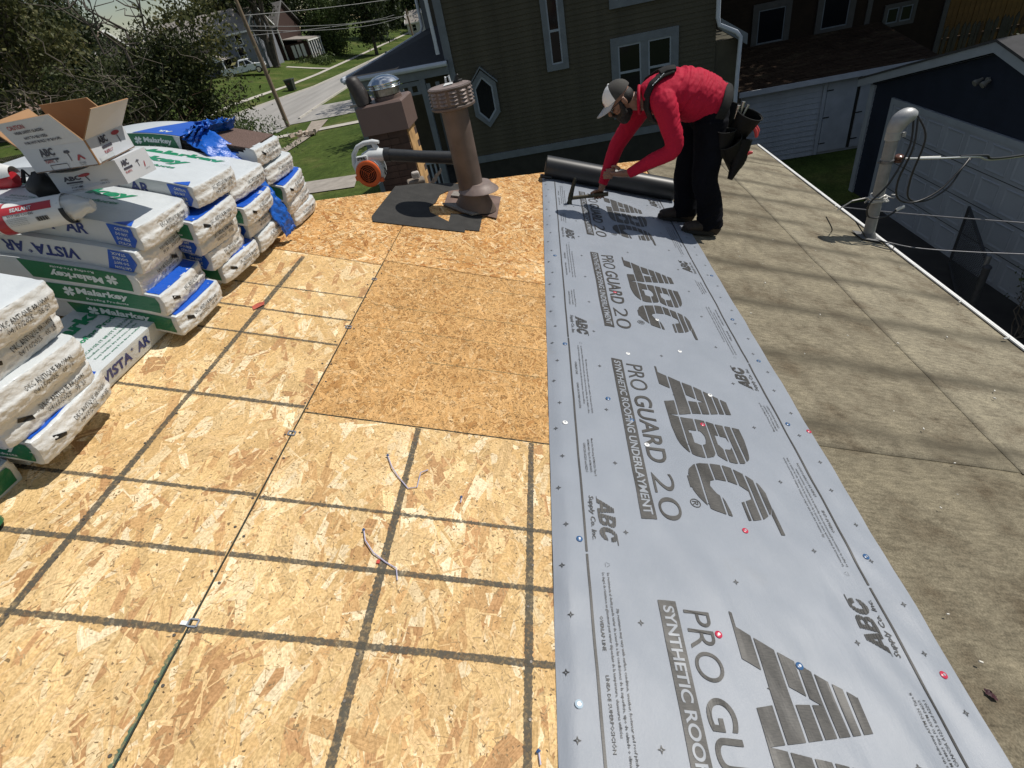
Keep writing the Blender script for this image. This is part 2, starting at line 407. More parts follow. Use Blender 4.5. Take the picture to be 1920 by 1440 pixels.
# deck below, other roof faces, walls
mb = MB()
zz = lambda x: -x / 3.0
mb.add([rw(-2.85, -5, -.02), rw(3.0, -5, -.02), rw(3.0, 8.2, -.02), rw(-2.85, 2.68, -.02)], [(0, 1, 2, 3)])
mb.build('roof_deck', M_wood_dark, house)
mb = MB(); zr = .9
mb.add([(RIDGE, -5, zr - .012), (RIDGE, 2.7, zr - .012), (-8.3, 8.3, -.967), (-8.3, -5, -.967)], [(0, 1, 2, 3)])
mb.build('far_roof_slope', M_sheath, house)
mb = MB(); mb.add([(RIDGE, 2.7, zr - .014), (2.9, 8.3, -.98), (-8.3, 8.3, -.98)], [(0, 1, 2)])
mb.build('back_roof_slope', mat('grey brown old felt on back slope', (.17, .145, .12), .9, var=.3, sc=3), house)
# drip-edge style nosing along the hip
mb = MB()
for i in range(40):
    x0 = -2.6 + i * .1365; x1 = x0 + .1365
    mb.add([(x0, x0 + HX - .02, -x0 / 3 + .002), (x1, x1 + HX - .02, -x1 / 3 + .002), (x1, x1 + HX + .03, -x1 / 3 - .012), (x0, x0 + HX + .03, -x0 / 3 - .012)], [(0, 1, 2, 3)])
mb.build('hip_edge', mat('weathered hip board', (.33, .25, .17), .85, var=.3, sc=9), house)
mb = MB(); mb.bb((-7.9, -4.9, G), (2.5, 7.9, -1.0)); mb.build('wall', M_wall_white, house)

# old felt
def felt_mat(name, col):
    t = NT(name)
    n = t.noise(1.0, 9, sx=(16, 48, 1), rough=.72); n2 = t.noise(3.6, 8, rough=.65); n3 = t.noise(170, 4)
    c = t.ramp(n, [(.34, tuple(x * .66 for x in col)), (.5, col), (.68, tuple(x * 1.34 for x in col))])
    c = t.mix(1.0, c, t.ramp(n2, [(.34, (.62, .58, .55)), (.5, (.95, .95, .94)), (.66, (1.18, 1.18, 1.15))]), 'MULTIPLY')
    c = t.mix(1.0, c, t.ramp(n3, [(.35, (.72,) * 3), (.65, (1.22,) * 3)]), 'MULTIPLY')
    # worn dark bands over the rafters
    sx = t.new('ShaderNodeSeparateXYZ'); t.l.new(t.tc.outputs['Object'], sx.inputs[0])
    wob = t.math('MULTIPLY_ADD', t.noise(2.0, 4), .14, -.07)
    v = t.math('ADD', sx.outputs[1], wob)
    v = t.math('ADD', v, t.math('MULTIPLY', sx.outputs[0], .03))
    d = t.math('ABSOLUTE', t.math('SUBTRACT', t.math('FRACT', t.math('DIVIDE', t.math('ADD', v, .245), .612)), .5))
    band = t.math('SUBTRACT', 1.0, t.math('SMOOTH_MIN', t.math('MULTIPLY', d, 6.0), 1.0, .2)) 
    band = t.math('MULTIPLY', band, t.ramp(t.noise(1.7, 3), [(.30, (.45,) * 3), (.5, (1,) * 3)]))
    band = t.math('MULTIPLY', band, t.ramp(sx.outputs[1], [(0, (0,) * 3), (1, (1,) * 3)]))
    gt = t.math('GREATER_THAN', sx.outputs[1], 1.75)
    band = t.math('MULTIPLY', band, gt)
    c = t.mix(t.math('MULTIPLY', band, .80), c, tuple(x * .34 for x in col))
    t.set(Base_Color=c, Roughness=.95, Specular_IOR_Level=.15); t.bump(t.noise(90, 4), .35, .003)
    return t.m
M_felt = felt_mat('weathered roof felt', (.205, .178, .128)); M_felt2 = felt_mat('weathered roof felt paler', (.245, .216, .158))
M_felt3 = felt_mat('weathered roof felt near', (.185, .160, .113))
def felt(u0, u1, v0, v1, w, m, seed, hip=False):
    nu = max(2, int((u1 - u0) / .05)); nv = max(2, int((v1 - v0) / .06)); g = []
    for j in range(nv + 1):
        for i in range(nu + 1):
            u = u0 + (u1 - u0) * i / nu; v = v0 + (v1 - v0) * j / nv
            if hip: v = min(v, u * cS + HX - .005)
            g.append((u, v, w))
    g = np.array(g); n = fbm(np.stack([g[:, 0] * 2.2, g[:, 1] * 5, g[:, 0] * 0 + seed], 1), seed, 3); g[:, 2] += (n - .5) * .008
    # wavy cut edges
    e = (fbm(np.stack([g[:, 1] * 3, g[:, 0] * 0, g[:, 0] * 0 + seed], 1), seed + 5, 2) - .5) * .018
    g[:, 0] += np.where(np.isclose(g[:, 0], u0), e, 0)
    f = [(j * (nu + 1) + i, j * (nu + 1) + i + 1, (j + 1) * (nu + 1) + i + 1, (j + 1) * (nu + 1) + i) for j in range(nv) for i in range(nu)]
    me = bpy.data.meshes.new('felt_strip'); me.from_pydata(g.tolist(), [], f); me.materials.append(m); me.polygons.foreach_set('use_smooth', [True] * len(f))
    o = link('felt_strip', me, house, RF)
    md = o.modifiers.new('t', 'SOLIDIFY'); md.thickness = .004; md.offset = -1
    return o
felt(.98, 3.02, -1.5, 1.745, .0125, M_felt3, 1)
felt(.98, 2.045, 1.725, 6.2, .0160, M_felt, 1, True)
felt(2.03, 3.02, 1.715, 7.12, .0190, M_felt2, 1)
felt(1.0, 2.06, 6.08, 8.0, .0145, M_felt, 1, True)
felt(2.05, 3.02, 7.09, 8.3, .0225, M_felt2, 1, True)
M_white_metal = mat('white painted metal', (.80, .80, .78), .35, var=.05)
mb = MB(); mb.bb((3.018, -1.6, -.035), (3.042, 8.24, .036)); mb.bb((3.004, -1.6, .026), (3.018, 8.2, .034)); mb.build('drip_edge', M_white_metal, house, RF)
mb = MB(); mb.bb((3.0, -1.6, -.19), (3.014, 8.2, -.036)); mb.build('fascia_board', mat('old fascia paint', (.5, .5, .48), .7), house, RF)

# ================================================================== underlayment
def und_mat():
    t = NT('grey woven underlayment'); n = t.noise(5, 6); n2 = t.noise(220, 2)
    c = t.ramp(n, [(.3, (.240, .264, .302)), (.7, (.268, .292, .332))])
    dirt = t.ramp(t.noise(3.1, 6), [(.64, (0,) * 3), (.80, (.38,) * 3)])
    c = t.mix(dirt, c, (.21, .20, .175))
    t.set(Base_Color=c, Roughness=.42, Specular_IOR_Level=.45)
    w = t.new('ShaderNodeTexWave'); w.inputs['Scale'].default_value = 160; w.inputs['Distortion'].default_value = 2; w.bands_direction = 'X'; t.l.new(t.tc.outputs['Object'], w.inputs[0])
    wr = t.noise(1.0, 5, sx=(16, 5, 1)); h = t.math('MULTIPLY_ADD', w.outputs['Fac'], .06, t.math('MULTIPLY', wr, 1.0))
    h = t.math('ADD', h, t.math('MULTIPLY', n2, .08)); t.bump(h, .42, .006)
    return t.m
def print_mat():
    t = NT('dark grey print'); n = t.noise(1.0, 4, sx=(60, 260, 1)); n2 = t.noise(14, 3)
    c = t.ramp(n, [(.35, (.026, .025, .023)), (.65, (.058, .054, .048))]); c = t.mix(1.0, c, t.ramp(n2, [(.3, (.8,) * 3), (.7, (1.15,) * 3)]), 'MULTIPLY')
    t.set(Base_Color=c, Roughness=.5); return t.m
M_und = und_mat(); M_print = print_mat()
M_und_txt = mat('knocked out lettering', (.25, .27, .30), .45, var=.08, sc=9)
M_black_film = mat('black film', (.015, .016, .017), .42, var=.2, sc=5, bump=.05, bsc=20)
und = thing('underlayment', 'grey synthetic underlayment sheet with big dark print, black roll at its far end', 'underlayment', rw(.43, 2, 0))
U0, U1, V0, V1 = -.178, 1.045, -.4, 5.06
UW = .031
def wr(u, v):
    u = np.asarray(u, float); v = np.asarray(v, float)
    P = np.stack([u.ravel() * 7, v.ravel() * 3.2, np.zeros(u.size)], 1); n = (fbm(P, 3, 3) * .6 + .4 * fbm(np.stack([u.ravel() * 16 + v.ravel() * 5, v.ravel() * 4, np.zeros(u.size)], 1), 8, 2)).reshape(u.shape)
    e = np.clip((U1 - u) / .25, 0, 1)
    return UW - .004 + (n - .5) * .021 - (1 - np.clip((u - U0) / .05, 0, 1)) * .020
nu, nv = 62, 272
uu, vv = np.meshgrid(np.linspace(U0, U1, nu), np.linspace(V0, V1, nv)); ww = wr(uu, vv)
me = bpy.data.meshes.new('sheet'); g = np.stack([uu, vv, ww], 2).reshape(-1, 3)
me.from_pydata(g.tolist(), [], [(j * nu + i, j * nu + i + 1, (j + 1) * nu + i + 1, (j + 1) * nu + i) for j in range(nv - 1) for i in range(nu - 1)])
me.materials.append(M_und); me.polygons.foreach_set('use_smooth', [True] * len(me.polygons)); link('sheet', me, und, RF)
# bilinear height for the print
def hgt(u, v):
    a = min(max((u - U0) / (U1 - U0) * (nu - 1), 0), nu - 1.001); b = min(max((v - V0) / (V1 - V0) * (nv - 1), 0), nv - 1.001)
    i = int(a); j = int(b); a -= i; b -= j
    return (ww[j, i] * (1 - a) + ww[j, i + 1] * a) * (1 - b) + (ww[j + 1, i] * (1 - a) + ww[j + 1, i + 1] * a) * b
# the roll
mb = MB(); rings = []
for i in range(26):
    u = -.165 + 1.205 * i / 25; r = .094 
    cv = 5.015 - .075 * (u - .0)
    rings.append([(u, cv + r * math.cos(2 * PI * q / 40), .026 + r + r * math.sin(2 * PI * q / 40)) for q in range(40)])
mb.loft(rings); roll = mb.build('roll', M_black_film, und, RF, smooth=40)
mb = MB(); mb.tube([(-.205, 4.965, .045), (-.10, 4.965, .045)], .018, 12); mb.build('film_edge', M_black_film, und, RF, smooth=40)
for uq in (-.168, 1.043):
    mb = MB(); mb.lathe([(.05, 0), (.05, .004)], (uq - .002, 5.02 - .075 * uq, .12), 20, roty(PI / 2)); mb.build('roll_core', mat('cardboard core', (.10, .085, .07), .8), und, RF)

EP = .0024
def fwd(u0, v0, e=EP): return lambda x, y: (u0 + y, v0 - x, hgt(u0 + y, v0 - x) + e)          # reads towards the camera
def rev(u0, v0, e=EP): return lambda x, y: (u0 - y, v0 + x, hgt(u0 - y, v0 + x) + e)          # same strip turned half round
def okv(v): return -.35 < v < 5.0
def clipmesh(mb):
    keep = [i for i, f in enumerate(mb.f) if all(V0 + .03 < mb.v[q][1] < 4.93 and U0 < mb.v[q][0] < U1 for q in f)]
    mb.f = [mb.f[i] for i in keep]; mb.m = [mb.m[i] for i in keep]; return mb
M_p = [M_print, M_und_txt]
SMALL = ['Le degré de résistance au glissement peut varier dépendant de la température, chaussures utilisées',
         'La resistencia al desliz puede variar de acuerdo a las condiciones de la superficie, tipo de calzado o clima',
         'Slip resistance may vary with surface condition, weather, footwear and roof pitch']
for kk in range(-1, 4):
    s0 = 2.161 + 1.29 * (kk - 0)
    if s0 > 6.1: continue
    for LT in (LOGO_A, LOGO_B, LOGO_C):
        mb = MB(); logo(mb, fwd(.366, s0), 1.0, 0, 6, LT)
        if len(clipmesh(mb).f): mb.build('logo_letter', M_p, und, RF)
    mb = MB(); v, f = text_geo('®', 0, 0, 3); mn = v.min(0); d = v.max(0) - mn; q = .042 / d[1]
    F = fwd(.345, s0 - .86); mb.add([F(*((p - mn) * q)) for p in v], f)
    if len(clipmesh(mb).f): mb.build('registered_mark', M_p, und, RF)
    mb = MB(); F = fwd(.145, s0 + .002)
    nn = 40
    for i in range(nn):
        for q in range(3): mb.add([F(.981 * i / nn, .0187 * q), F(.981 * (i + 1) / nn, .0187 * q), F(.981 * (i + 1) / nn, .0187 * (q + 1)), F(.981 * i / nn, .0187 * (q + 1))], [(0, 1, 2, 3)])
    put_text(mb, 'SYNTHETIC ROOFING UNDERLAYMENT', fwd(.145, s0 + .002, EP + .0012), L=.945, H=.034, bold=.022, mi=1, x0=.018, y0=.011, res=5)
    if len(clipmesh(mb).f): mb.build('banner', M_p, und, RF)
    for tx_, o_, L_, b_ in (('PRO', 0, .205, -.004), ('GUARD', .245, .425, .014), ('20', .725, .226, -.010)):
        mb = MB(); put_text(mb, tx_, fwd(.219, s0 - .022 - o_), L=L_, H=.083, bold=b_, res=7)
        if len(clipmesh(mb).f): mb.build('product_name', M_p, und, RF)
    for F0, sg in ((fwd, 1), (rev, -1)):
        P = (lambda u, v: (u, v + 1.29 * kk)) if sg > 0 else (lambda u, v: (.845 - u, 2.025 - v + 1.29 * kk))
        mb = MB()
        a, b = P(-.071, 1.014 + 1.284); F = F0(a, b); nn = 46
        for i in range(nn): mb.add([F(1.281 * i / nn, 0), F(1.281 * (i + 1) / nn, 0), F(1.281 * (i + 1) / nn, .0075), F(1.281 * i / nn, .0075)], [(0, 1, 2, 3)])
        if len(clipmesh(mb).f): mb.build('margin_line', M_p, und, RF)
        mb = MB(); a, b = P(-.017, 1.253); logo(mb, F0(a, b), .203, 0, 3)
        a, b = P(-.049, 1.251); put_text(mb, 'Supply Co. Inc.', F0(a, b), L=.186, H=.022, bold=.012, shear=.2)
        if len(clipmesh(mb).f): mb.build('small_logo', M_p, und, RF)
        LN = [(SMALL[0], -.026, .945, .46, .0105), (SMALL[1], -.010, .945, .52, .0105), (SMALL[2], .006, .828, .40, .0105), ('OVERLAP LINE', -.046, .800, .102, .0105), ('LÍNEA DE SUPERPOSICIÓN', -.046, .632, .182, .0115),
              ('Meets the following ASTM D226 Type II,', -.012, 1.557, .205, .010), ('ASTM D4869 Type IV, ASTM D8257,', -.028, 1.550, .180, .010), ('CAN/CSA A123.3 and A220.1', -.044, 1.528, .158, .010)]
        for txt, uu0, vs0, LL, HH in LN:
            mb = MB(); a, b = P(uu0, vs0); put_text(mb, txt, F0(a, b), L=LL, H=HH, res=1, bold=.012)
            if len(clipmesh(mb).f): mb.build('print_line', M_p, und, RF)
        mb = MB()
        a, b = P(-.010, .978); F = F0(a, b)                       # recycling triangle
        for q in range(3):
            t0 = PI / 2 + q * 2 * PI / 3; t1 = t0 + 2 * PI / 3
            for r0, r1 in ((.010, .0078),):
                mb.add([F(.004 + r0 * math.cos(t0 + .25), .006 + r0 * math.sin(t0 + .25)), F(.004 + r0 * math.cos(t1 - .1), .006 + r0 * math.sin(t1 - .1)), F(.004 + r1 * math.cos(t1 - .2), .006 + r1 * math.sin(t1 - .2)), F(.004 + r1 * math.cos(t0 + .35), .006 + r1 * math.sin(t0 + .35))], [(0, 1, 2, 3)])
        if len(clipmesh(mb).f): mb.build('recycling_mark', M_p, und, RF)
# nail position marks: four-pointed stars
mb = MB()
def star(u, v, s=.0105):
    if not (V0 + .05 < v < 4.95): return
    P = []
    for i in range(8):
        r = s if i % 2 == 0 else s * .36; a = i * PI / 4; P.append((u + r * math.cos(a), v + r * math.sin(a)))
    Q = [(u + (x - u) * .42, v + (y - v) * .42) for x, y in P]
    h = lambda p: (p[0], p[1], hgt(*p) + EP)
    for i in range(8): j = (i + 1) % 8; mb.add([h(P[i]), h(P[j]), h(Q[j]), h(Q[i])], [(0, 1, 2, 3)])
v = -.30; i = 0
while v < 5:
    star(-.152 if i % 2 else -.132, v + .13); star(.998 if i % 2 else .972, v + .128)
    if i % 2 == 0: star(.078, v + .125); star(.425, v + .30); star(.763, v + .14)
    v += .161; i += 1
stars = mb.build('nailing_marks', M_print, und, RF); stars['kind'] = 'stuff'
# plastic cap nails
CAPC = {'white': mat('white plastic cap', (.82, .82, .80), .35, var=.03), 'blue': mat('blue plastic cap', (.035, .105, .24), .3, var=.1), 'red': mat('red plastic cap', (.50, .03, .07), .3, var=.1), 'clear': mat('pale blue plastic cap', (.42, .52, .60), .25, var=.1)}
M_steel = mat('bright steel', (.6, .6, .6), .3, 1.0, var=.1)
capme = {}
for cn, cm in CAPC.items():
    mb = MB(); mb.lathe([(.0112, 0), (.0112, .0010), (.0102, .0019), (.0085, .0021), (.0075, .0028), (.0045, .0030), (.0042, .0036)], (0, 0, 0), 20); capme[cn] = mb.mesh('cap_nail', cm, 40)
    mb = MB(); mb.lathe([(.0042, .0030), (.0040, .0042)], (0, 0, 0), 12); capme[cn + 'h'] = mb.mesh('nail_head', M_steel)
for u, v, cn in [(-.088, 2.236, 'blue'), (-.113, 1.634, 'white'), (-.089, 1.062, 'blue'), (-.123, .556, 'clear'), (.244, 2.235, 'white'), (.538, 2.322, 'white'), (.094, 1.835, 'blue'), (.608, 1.967, 'white'),
                 (.228, 1.563, 'white'), (.185, 1.706, 'blue'), (.514, 1.742, 'red'), (.527, 1.181, 'red'), (.316, .784, 'red'), (.539, .715, 'blue'), (.981, 2.339, 'blue'), (.946, 1.832, 'blue'), (.962, 1.133, 'blue'),
                 (.997, .735, 'red'), (.968, 2.772, 'blue'), (.471, 2.629, 'white'), (.255, 2.897, 'red'), (1.003, 3.371, 'blue'), (.30, 4.78, 'white'), (-.11, 3.3, 'blue'), (1.035, 1.80, 'red')]:
    o = link('cap_nail', capme[cn], und, RF @ Matrix.Translation((u, v, hgt(u, v) + .0012)))
    c = link('nail_head', capme[cn + 'h'], o); c.matrix_parent_inverse = Matrix.Identity(4)
# ================================================================== ground, street
def ground_mat():
    t = NT('lawn'); n = t.noise(.35, 6); n2 = t.noise(3.0, 5); n3 = t.noise(26, 3)
    c = t.ramp(n, [(.30, (.042, .068, .014)), (.52, (.066, .096, .021)), (.72, (.130, .128, .046))])
    c = t.mix(1.0, c, t.ramp(n2, [(.3, (.74,) * 3), (.7, (1.2,) * 3)]), 'MULTIPLY')
    c = t.mix(1.0, c, t.ramp(n3, [(.3, (.62,) * 3), (.7, (1.3,) * 3)]), 'MULTIPLY')
    t.set(Base_Color=c, Roughness=.95, Specular_IOR_Level=.1); t.bump(n3, .6, .05); return t.m
M_lawn = ground_mat()
xs = np.concatenate([np.linspace(-700, -80, 14), np.linspace(-74, 30, 66), np.linspace(60, 600, 8)]); ys = np.concatenate([np.linspace(-60, 0, 5), np.linspace(4, 124, 76), np.linspace(160, 900, 10)])
gv = [(x, y, terr(x, y)) for y in ys for x in xs]; nx = len(xs)
me = bpy.data.meshes.new('ground'); me.from_pydata(gv, [], [(j * nx + i, j * nx + i + 1, (j + 1) * nx + i + 1, (j + 1) * nx + i) for j in range(len(ys) - 1) for i in range(nx - 1)])
me.materials.append(M_lawn); me.polygons.foreach_set('use_smooth', [True] * len(me.polygons)); gr = link('ground', me); gr['kind'] = 'structure'
M_road = mat('old concrete road', (.30, .285, .265), .9, var=.16, sc=.5, bump=.2, bsc=30, sx=(2.2, .22, 1), fine=.1)
M_walk = mat('concrete pavement', (.42, .39, .34), .9, var=.15, sc=1.2, bump=.2, bsc=40)
M_walk2 = mat('brownish path', (.30, .255, .21), .9, var=.2, sc=2, bump=.2, bsc=40)
M_kerb = mat('kerb concrete', (.46, .43, .38), .9, var=.12, sc=2)
def strip(name, L, Rr, m, dz=.03, kind='structure'):
    """sheet between two polylines, draped on the terrain"""
    mb = MB(); n = len(L); A = []
    for k in range(n):
        (ax, ay), (bx, by) = L[k], Rr[k]
        for q in range(7):
            x = ax + (bx - ax) * q / 6; y = ay + (by - ay) * q / 6; A.append((x, y, terr(x, y) + dz))
    mb.add(A, [(k * 7 + q, k * 7 + q + 1, (k + 1) * 7 + q + 1, (k + 1) * 7 + q) for k in range(n - 1) for q in range(6)])
    o = mb.build(name, m, org=(0, 0, 0)); o['kind'] = kind; return o
LR = [(-40, 46), (-33.5, 49.5), (-31, 54.5), (-29.8, 58), (-28.6, 63), (-27.1, 68.6), (-26.3, 79), (-25.8, 91), (-25.6, 106), (-25.6, 130), (-26, 170), (-28, 240)]
RR = [(-25, 30), (-21.5, 37), (-19.8, 40.8), (-19.9, 45), (-20.2, 50), (-20.5, 57), (-20.7, 64), (-21.2, 74), (-21.6, 83), (-21.8, 105), (-22, 169), (-23.5, 239)]
strip('road', LR, RR, M_road, .03)
strip('side_street', [(-20.4, 50.8), (-17, 50.4), (-8, 50.0)], [(-20.2, 43.0), (-17, 42.9), (-8, 42.8)], M_road, .034)
strip('pavement', [(-20.6, 38.9), (-17, 38.8), (-9, 38.8)], [(-20.8, 37.9), (-17, 37.8), (-9, 37.8)], M_walk, .05)
strip('garden_path', [(-17.9, 42.4), (-16.7, 37.6), (-16.6, 35), (-16.8, 32.5), (-17.1, 28)], [(-16.4, 41.9), (-15.7, 37.6), (-15.7, 35), (-15.9, 32.5), (-16.2, 28)], M_walk2, .056)
strip('far_pavement', [(-34.2, 55.6), (-33.2, 60), (-32, 65.5), (-31.4, 71), (-31, 80), (-31, 92), (-31, 112), (-31.2, 150)], [(-33.5, 55.4), (-32.5, 59.8), (-31.4, 65.3), (-30.8, 71), (-30.4, 80), (-30.4, 92), (-30.4, 112), (-30.5, 150)], M_walk, .05)
strip('front_path', [(-30.4, 86.3), (-33, 85.9), (-36.5, 85.5)], [(-30.4, 85.3), (-33, 84.9), (-36.5, 84.5)], M_walk, .055)
def kerb(pts):
    mb = MB()
    for (ax, ay), (bx, by) in zip(pts, pts[1:]):
        d = Vector((bx - ax, by - ay, 0)).normalized(); p = Vector((-d.y, d.x, 0)) * .09
        A = Vector((ax, ay, terr(ax, ay))); B = Vector((bx, by, terr(bx, by))); h = Vector((0, 0, .14))
        mb.add([A - p, B - p, B + p, A + p, A - p + h, B - p + h, B + p + h, A + p + h], [(4, 5, 6, 7), (0, 1, 5, 4), (1, 2, 6, 5), (2, 3, 7, 6), (3, 0, 4, 7)])
    o = mb.build('kerb', M_kerb, org=(0, 0, 0)); o['kind'] = 'structure'
kerb(LR[1:10]); kerb(RR[3:10])
strip('yard_concrete', [(-12.6, 24.6), (-9, 24.2)], [(-12.4, 22.6), (-8.6, 22.2)], mat('paver', (.30, .27, .235), .9, var=.2, sc=2), .04)
strip('driveway', [(3.2, 12.9), (7.2, 12.9)], [(3.2, -6), (7.2, -6)], mat('dark driveway', (.030, .028, .026), .9, var=.3, sc=2), .03)

# ================================================================== dark clapboard house next door
M_clap = mat('dark olive clapboard paint', (.060, .055, .038), .75, var=.2, sc=3, bump=.15, bsc=40, spec=.25)
M_trim = mat('blue grey trim paint', (.125, .145, .165), .6, var=.12, sc=5, spec=.3)
M_trimL = mat('pale blue trim paint', (.24, .28, .33), .55, var=.1, sc=5)
M_found = mat('dark foundation', (.022, .022, .018), .9, var=.3, sc=4)
M_glass = NT('dark window glass').set(Base_Color=(.008, .009, .011), Roughness=.08, Specular_IOR_Level=.28).m
M_gutter = mat('pale grey gutter', (.42, .46, .52), .45, var=.08, sc=8)
nh = thing('clapboard_house', 'tall dark olive clapboard house with a six sided window, beyond the hip', 'house', (.8, 18, G))
YH = 15.0
mb = MB(); mb.bb((-2.34, YH + .02, G), (4.02, 24.5, 3.2)); mb.build('wall', M_clap, nh)
cb = MB(); cb.add([(-2.28, YH + .02, 0), (4.02, YH + .02, 0), (4.02, YH + .02, .108), (-2.28, YH + .02, .108), (-2.28, YH - .014, 0), (4.02, YH - .014, 0), (4.02, YH + .002, .108), (-2.28, YH + .002, .108)],
                  [(0, 3, 2, 1), (4, 5, 6, 7), (0, 1, 5, 4), (3, 7, 6, 2), (0, 4, 7, 3), (1, 2, 6, 5)])
cme = cb.mesh('clapboard', M_clap)
for i in range(47): link('clapboard', cme, nh, Matrix.Translation((0, 0, -2.03 + i * .108)))
mb = MB(); mb.bb((-2.47, YH - .035, -2.03), (-2.28, YH + .02, 3.1)); mb.build('corner_board', M_trim, nh)
mb = MB(); mb.bb((-2.50, YH - .05, -2.20), (4.03, YH + .03, -2.03)); mb.build('water_table', M_trim, nh)
mb = MB(); mb.bb((-2.40, YH - .01, G), (4.0, YH + .02, -2.201)); mb.build('foundation', M_found, nh)
mb = MB()
mb.add([(-3.0, YH - .45, 3.0), (4.6, YH - .45, 3.0), (4.6, 20, 5.6), (-3.0, 20, 5.6), (4.6, 25, 3.0), (-3.0, 25, 3.0), (-3.0, YH - .45, 3.12), (4.6, YH - .45, 3.12), (4.6, 20, 5.72), (-3.0, 20, 5.72), (4.6, 25, 3.12), (-3.0, 25, 3.12)],
       [(0, 1, 2, 3), (3, 2, 4, 5), (6, 9, 8, 7), (9, 11, 10, 8), (0, 6, 7, 1), (0, 3, 9, 6), (1, 7, 8, 2), (3, 5, 11, 9), (2, 8, 10, 4), (5, 4, 10, 11)])
mb.build('roof', mat('dark house shingles', (.04, .04, .045), .9, var=.2, sc=6), nh)
mb = MB(); mb.add([(-2.34, 15.02, 3.19), (-2.34, 24.5, 3.19), (-2.34, 20, 5.58), (4.02, 15.02, 3.19), (4.02, 24.5, 3.19), (4.02, 20, 5.58)], [(0, 2, 1), (3, 4, 5)]); mb.build('gable', M_clap, nh)
def window(parent, x0, x1, z0, z1, y, fw=.12, mid=None, mull=None, m=None, inner=None, sill=False, name='window'):
    """casing with a sash, pane(s) as sub-parts; y is the wall face, the window stands proud of it"""
    m = m or M_trim; inner = inner or M_trimL
    mb = MB()
    mb.bb((x0 - fw, y - .05, z0 - fw), (x0, y + .01, z1 + fw)); mb.bb((x1, y - .05, z0 - fw), (x1 + fw, y + .01, z1 + fw)); mb.bb((x0, y - .05, z1), (x1, y + .01, z1 + fw)); mb.bb((x0, y - .05, z0 - fw), (x1, y + .01, z0))
    w = mb.build(name, m, parent)
    cols = [(x0, x1)] if mull is None else [(x0, (x0 + x1) / 2 - mull / 2), ((x0 + x1) / 2 + mull / 2, x1)]
    if mull: mb = MB(); mb.bb((cols[0][1], y - .046, z0), (cols[1][0], y + .01, z1)); mb.build('mullion', m, w)
    for a, b in cols:
        s = .035; mb = MB()
        mb.bb((a, y - .034, z0), (a + s, y, z1)); mb.bb((b - s, y - .034, z0), (b, y, z1)); mb.bb((a + s, y - .034, z0), (b - s, y, z0 + s)); mb.bb((a + s, y - .034, z1 - s), (b - s, y, z1))
        if mid is not None: mb.bb((a + s, y - .030, mid - .025), (b - s, y, mid + .025))
        mb.build('sash', inner, w)
        zs = [(z0 + s, z1 - s)] if mid is None else [(z0 + s, mid - .025), (mid + .025, z1 - s)]
        for p, q in zs: mb = MB(); mb.bb((a + s, y - .022, p), (b - s, y - .012, q)); mb.build('pane', M_glass, w)
    if sill: mb = MB(); mb.bb((x0 - fw - .03, y - .09, z0 - fw - .03), (x1 + fw + .03, y, z0 - fw)); mb.build('sill', m, w)
    return w
window(nh, .12, .40, -.24, 1.70, YH - .012, .13, .45, m=M_trim)
window(nh, 1.72, 2.98, -1.55, -.12, YH - .012, .17, -.70, .17, m=M_trim)
window(nh, 1.72, 2.78, .78, 2.1, YH - .012, .15, None, .16, m=M_trim)
# hexagonal window
def hexpts(cx, cz, w, h, q): return [(cx, cz + h), (cx + w, cz + h * q), (cx + w, cz - h * q), (cx, cz - h), (cx - w, cz - h * q), (cx - w, cz + h * q)]
def ringframe(mb, O, I, y0, y1, mi=0):
    n = len(O)
    for i in range(n):
        j = (i + 1) % n
        vs = [(*O[i], y0), (*O[j], y0), (*I[j], y0), (*I[i], y0), (*O[i], y1), (*O[j], y1), (*I[j], y1), (*I[i], y1)]
        mb.add([(a, c, b) for a, b, c in vs], [(0, 1, 2, 3), (4, 7, 6, 5), (0, 4, 5, 1), (3, 2, 6, 7)], mi)
cx, cz = -1.655, -.70
H0, H1, H2 = hexpts(cx, cz, .33, .66, .52), hexpts(cx, cz, .235, .53, .54), hexpts(cx, cz, .195, .47, .55)
mb = MB(); ringframe(mb, H0, H1, YH - .065, YH); hw = mb.build('six_sided_window', M_trim, nh)
mb = MB(); ringframe(mb, H1, H2, YH - .045, YH); mb.build('sash', M_trimL, hw)
mb = MB(); mb.add([(a, YH - .03, b) for a, b in H2], [tuple(range(6))]); mb.build('pane', M_glass, hw)
mb = MB(); mb.add([(cx - .36, YH - .09, cz + .33), (cx, YH - .09, cz + .70), (cx + .38, YH - .09, cz + .33), (cx + .38, YH - .09, cz + .37), (cx, YH - .09, cz + .745), (cx - .36, YH - .09, cz + .37),
                   (cx - .36, YH, cz + .33), (cx, YH, cz + .70), (cx + .38, YH, cz + .33), (cx + .38, YH, cz + .37), (cx, YH, cz + .745), (cx - .36, YH, cz + .37)], [(0, 1, 4, 5), (1, 2, 3, 4), (5, 4, 10, 11), (4, 3, 9, 10), (0, 6, 7, 1), (1, 7, 8, 2)]); mb.build('drip_cap', M_trim, hw)
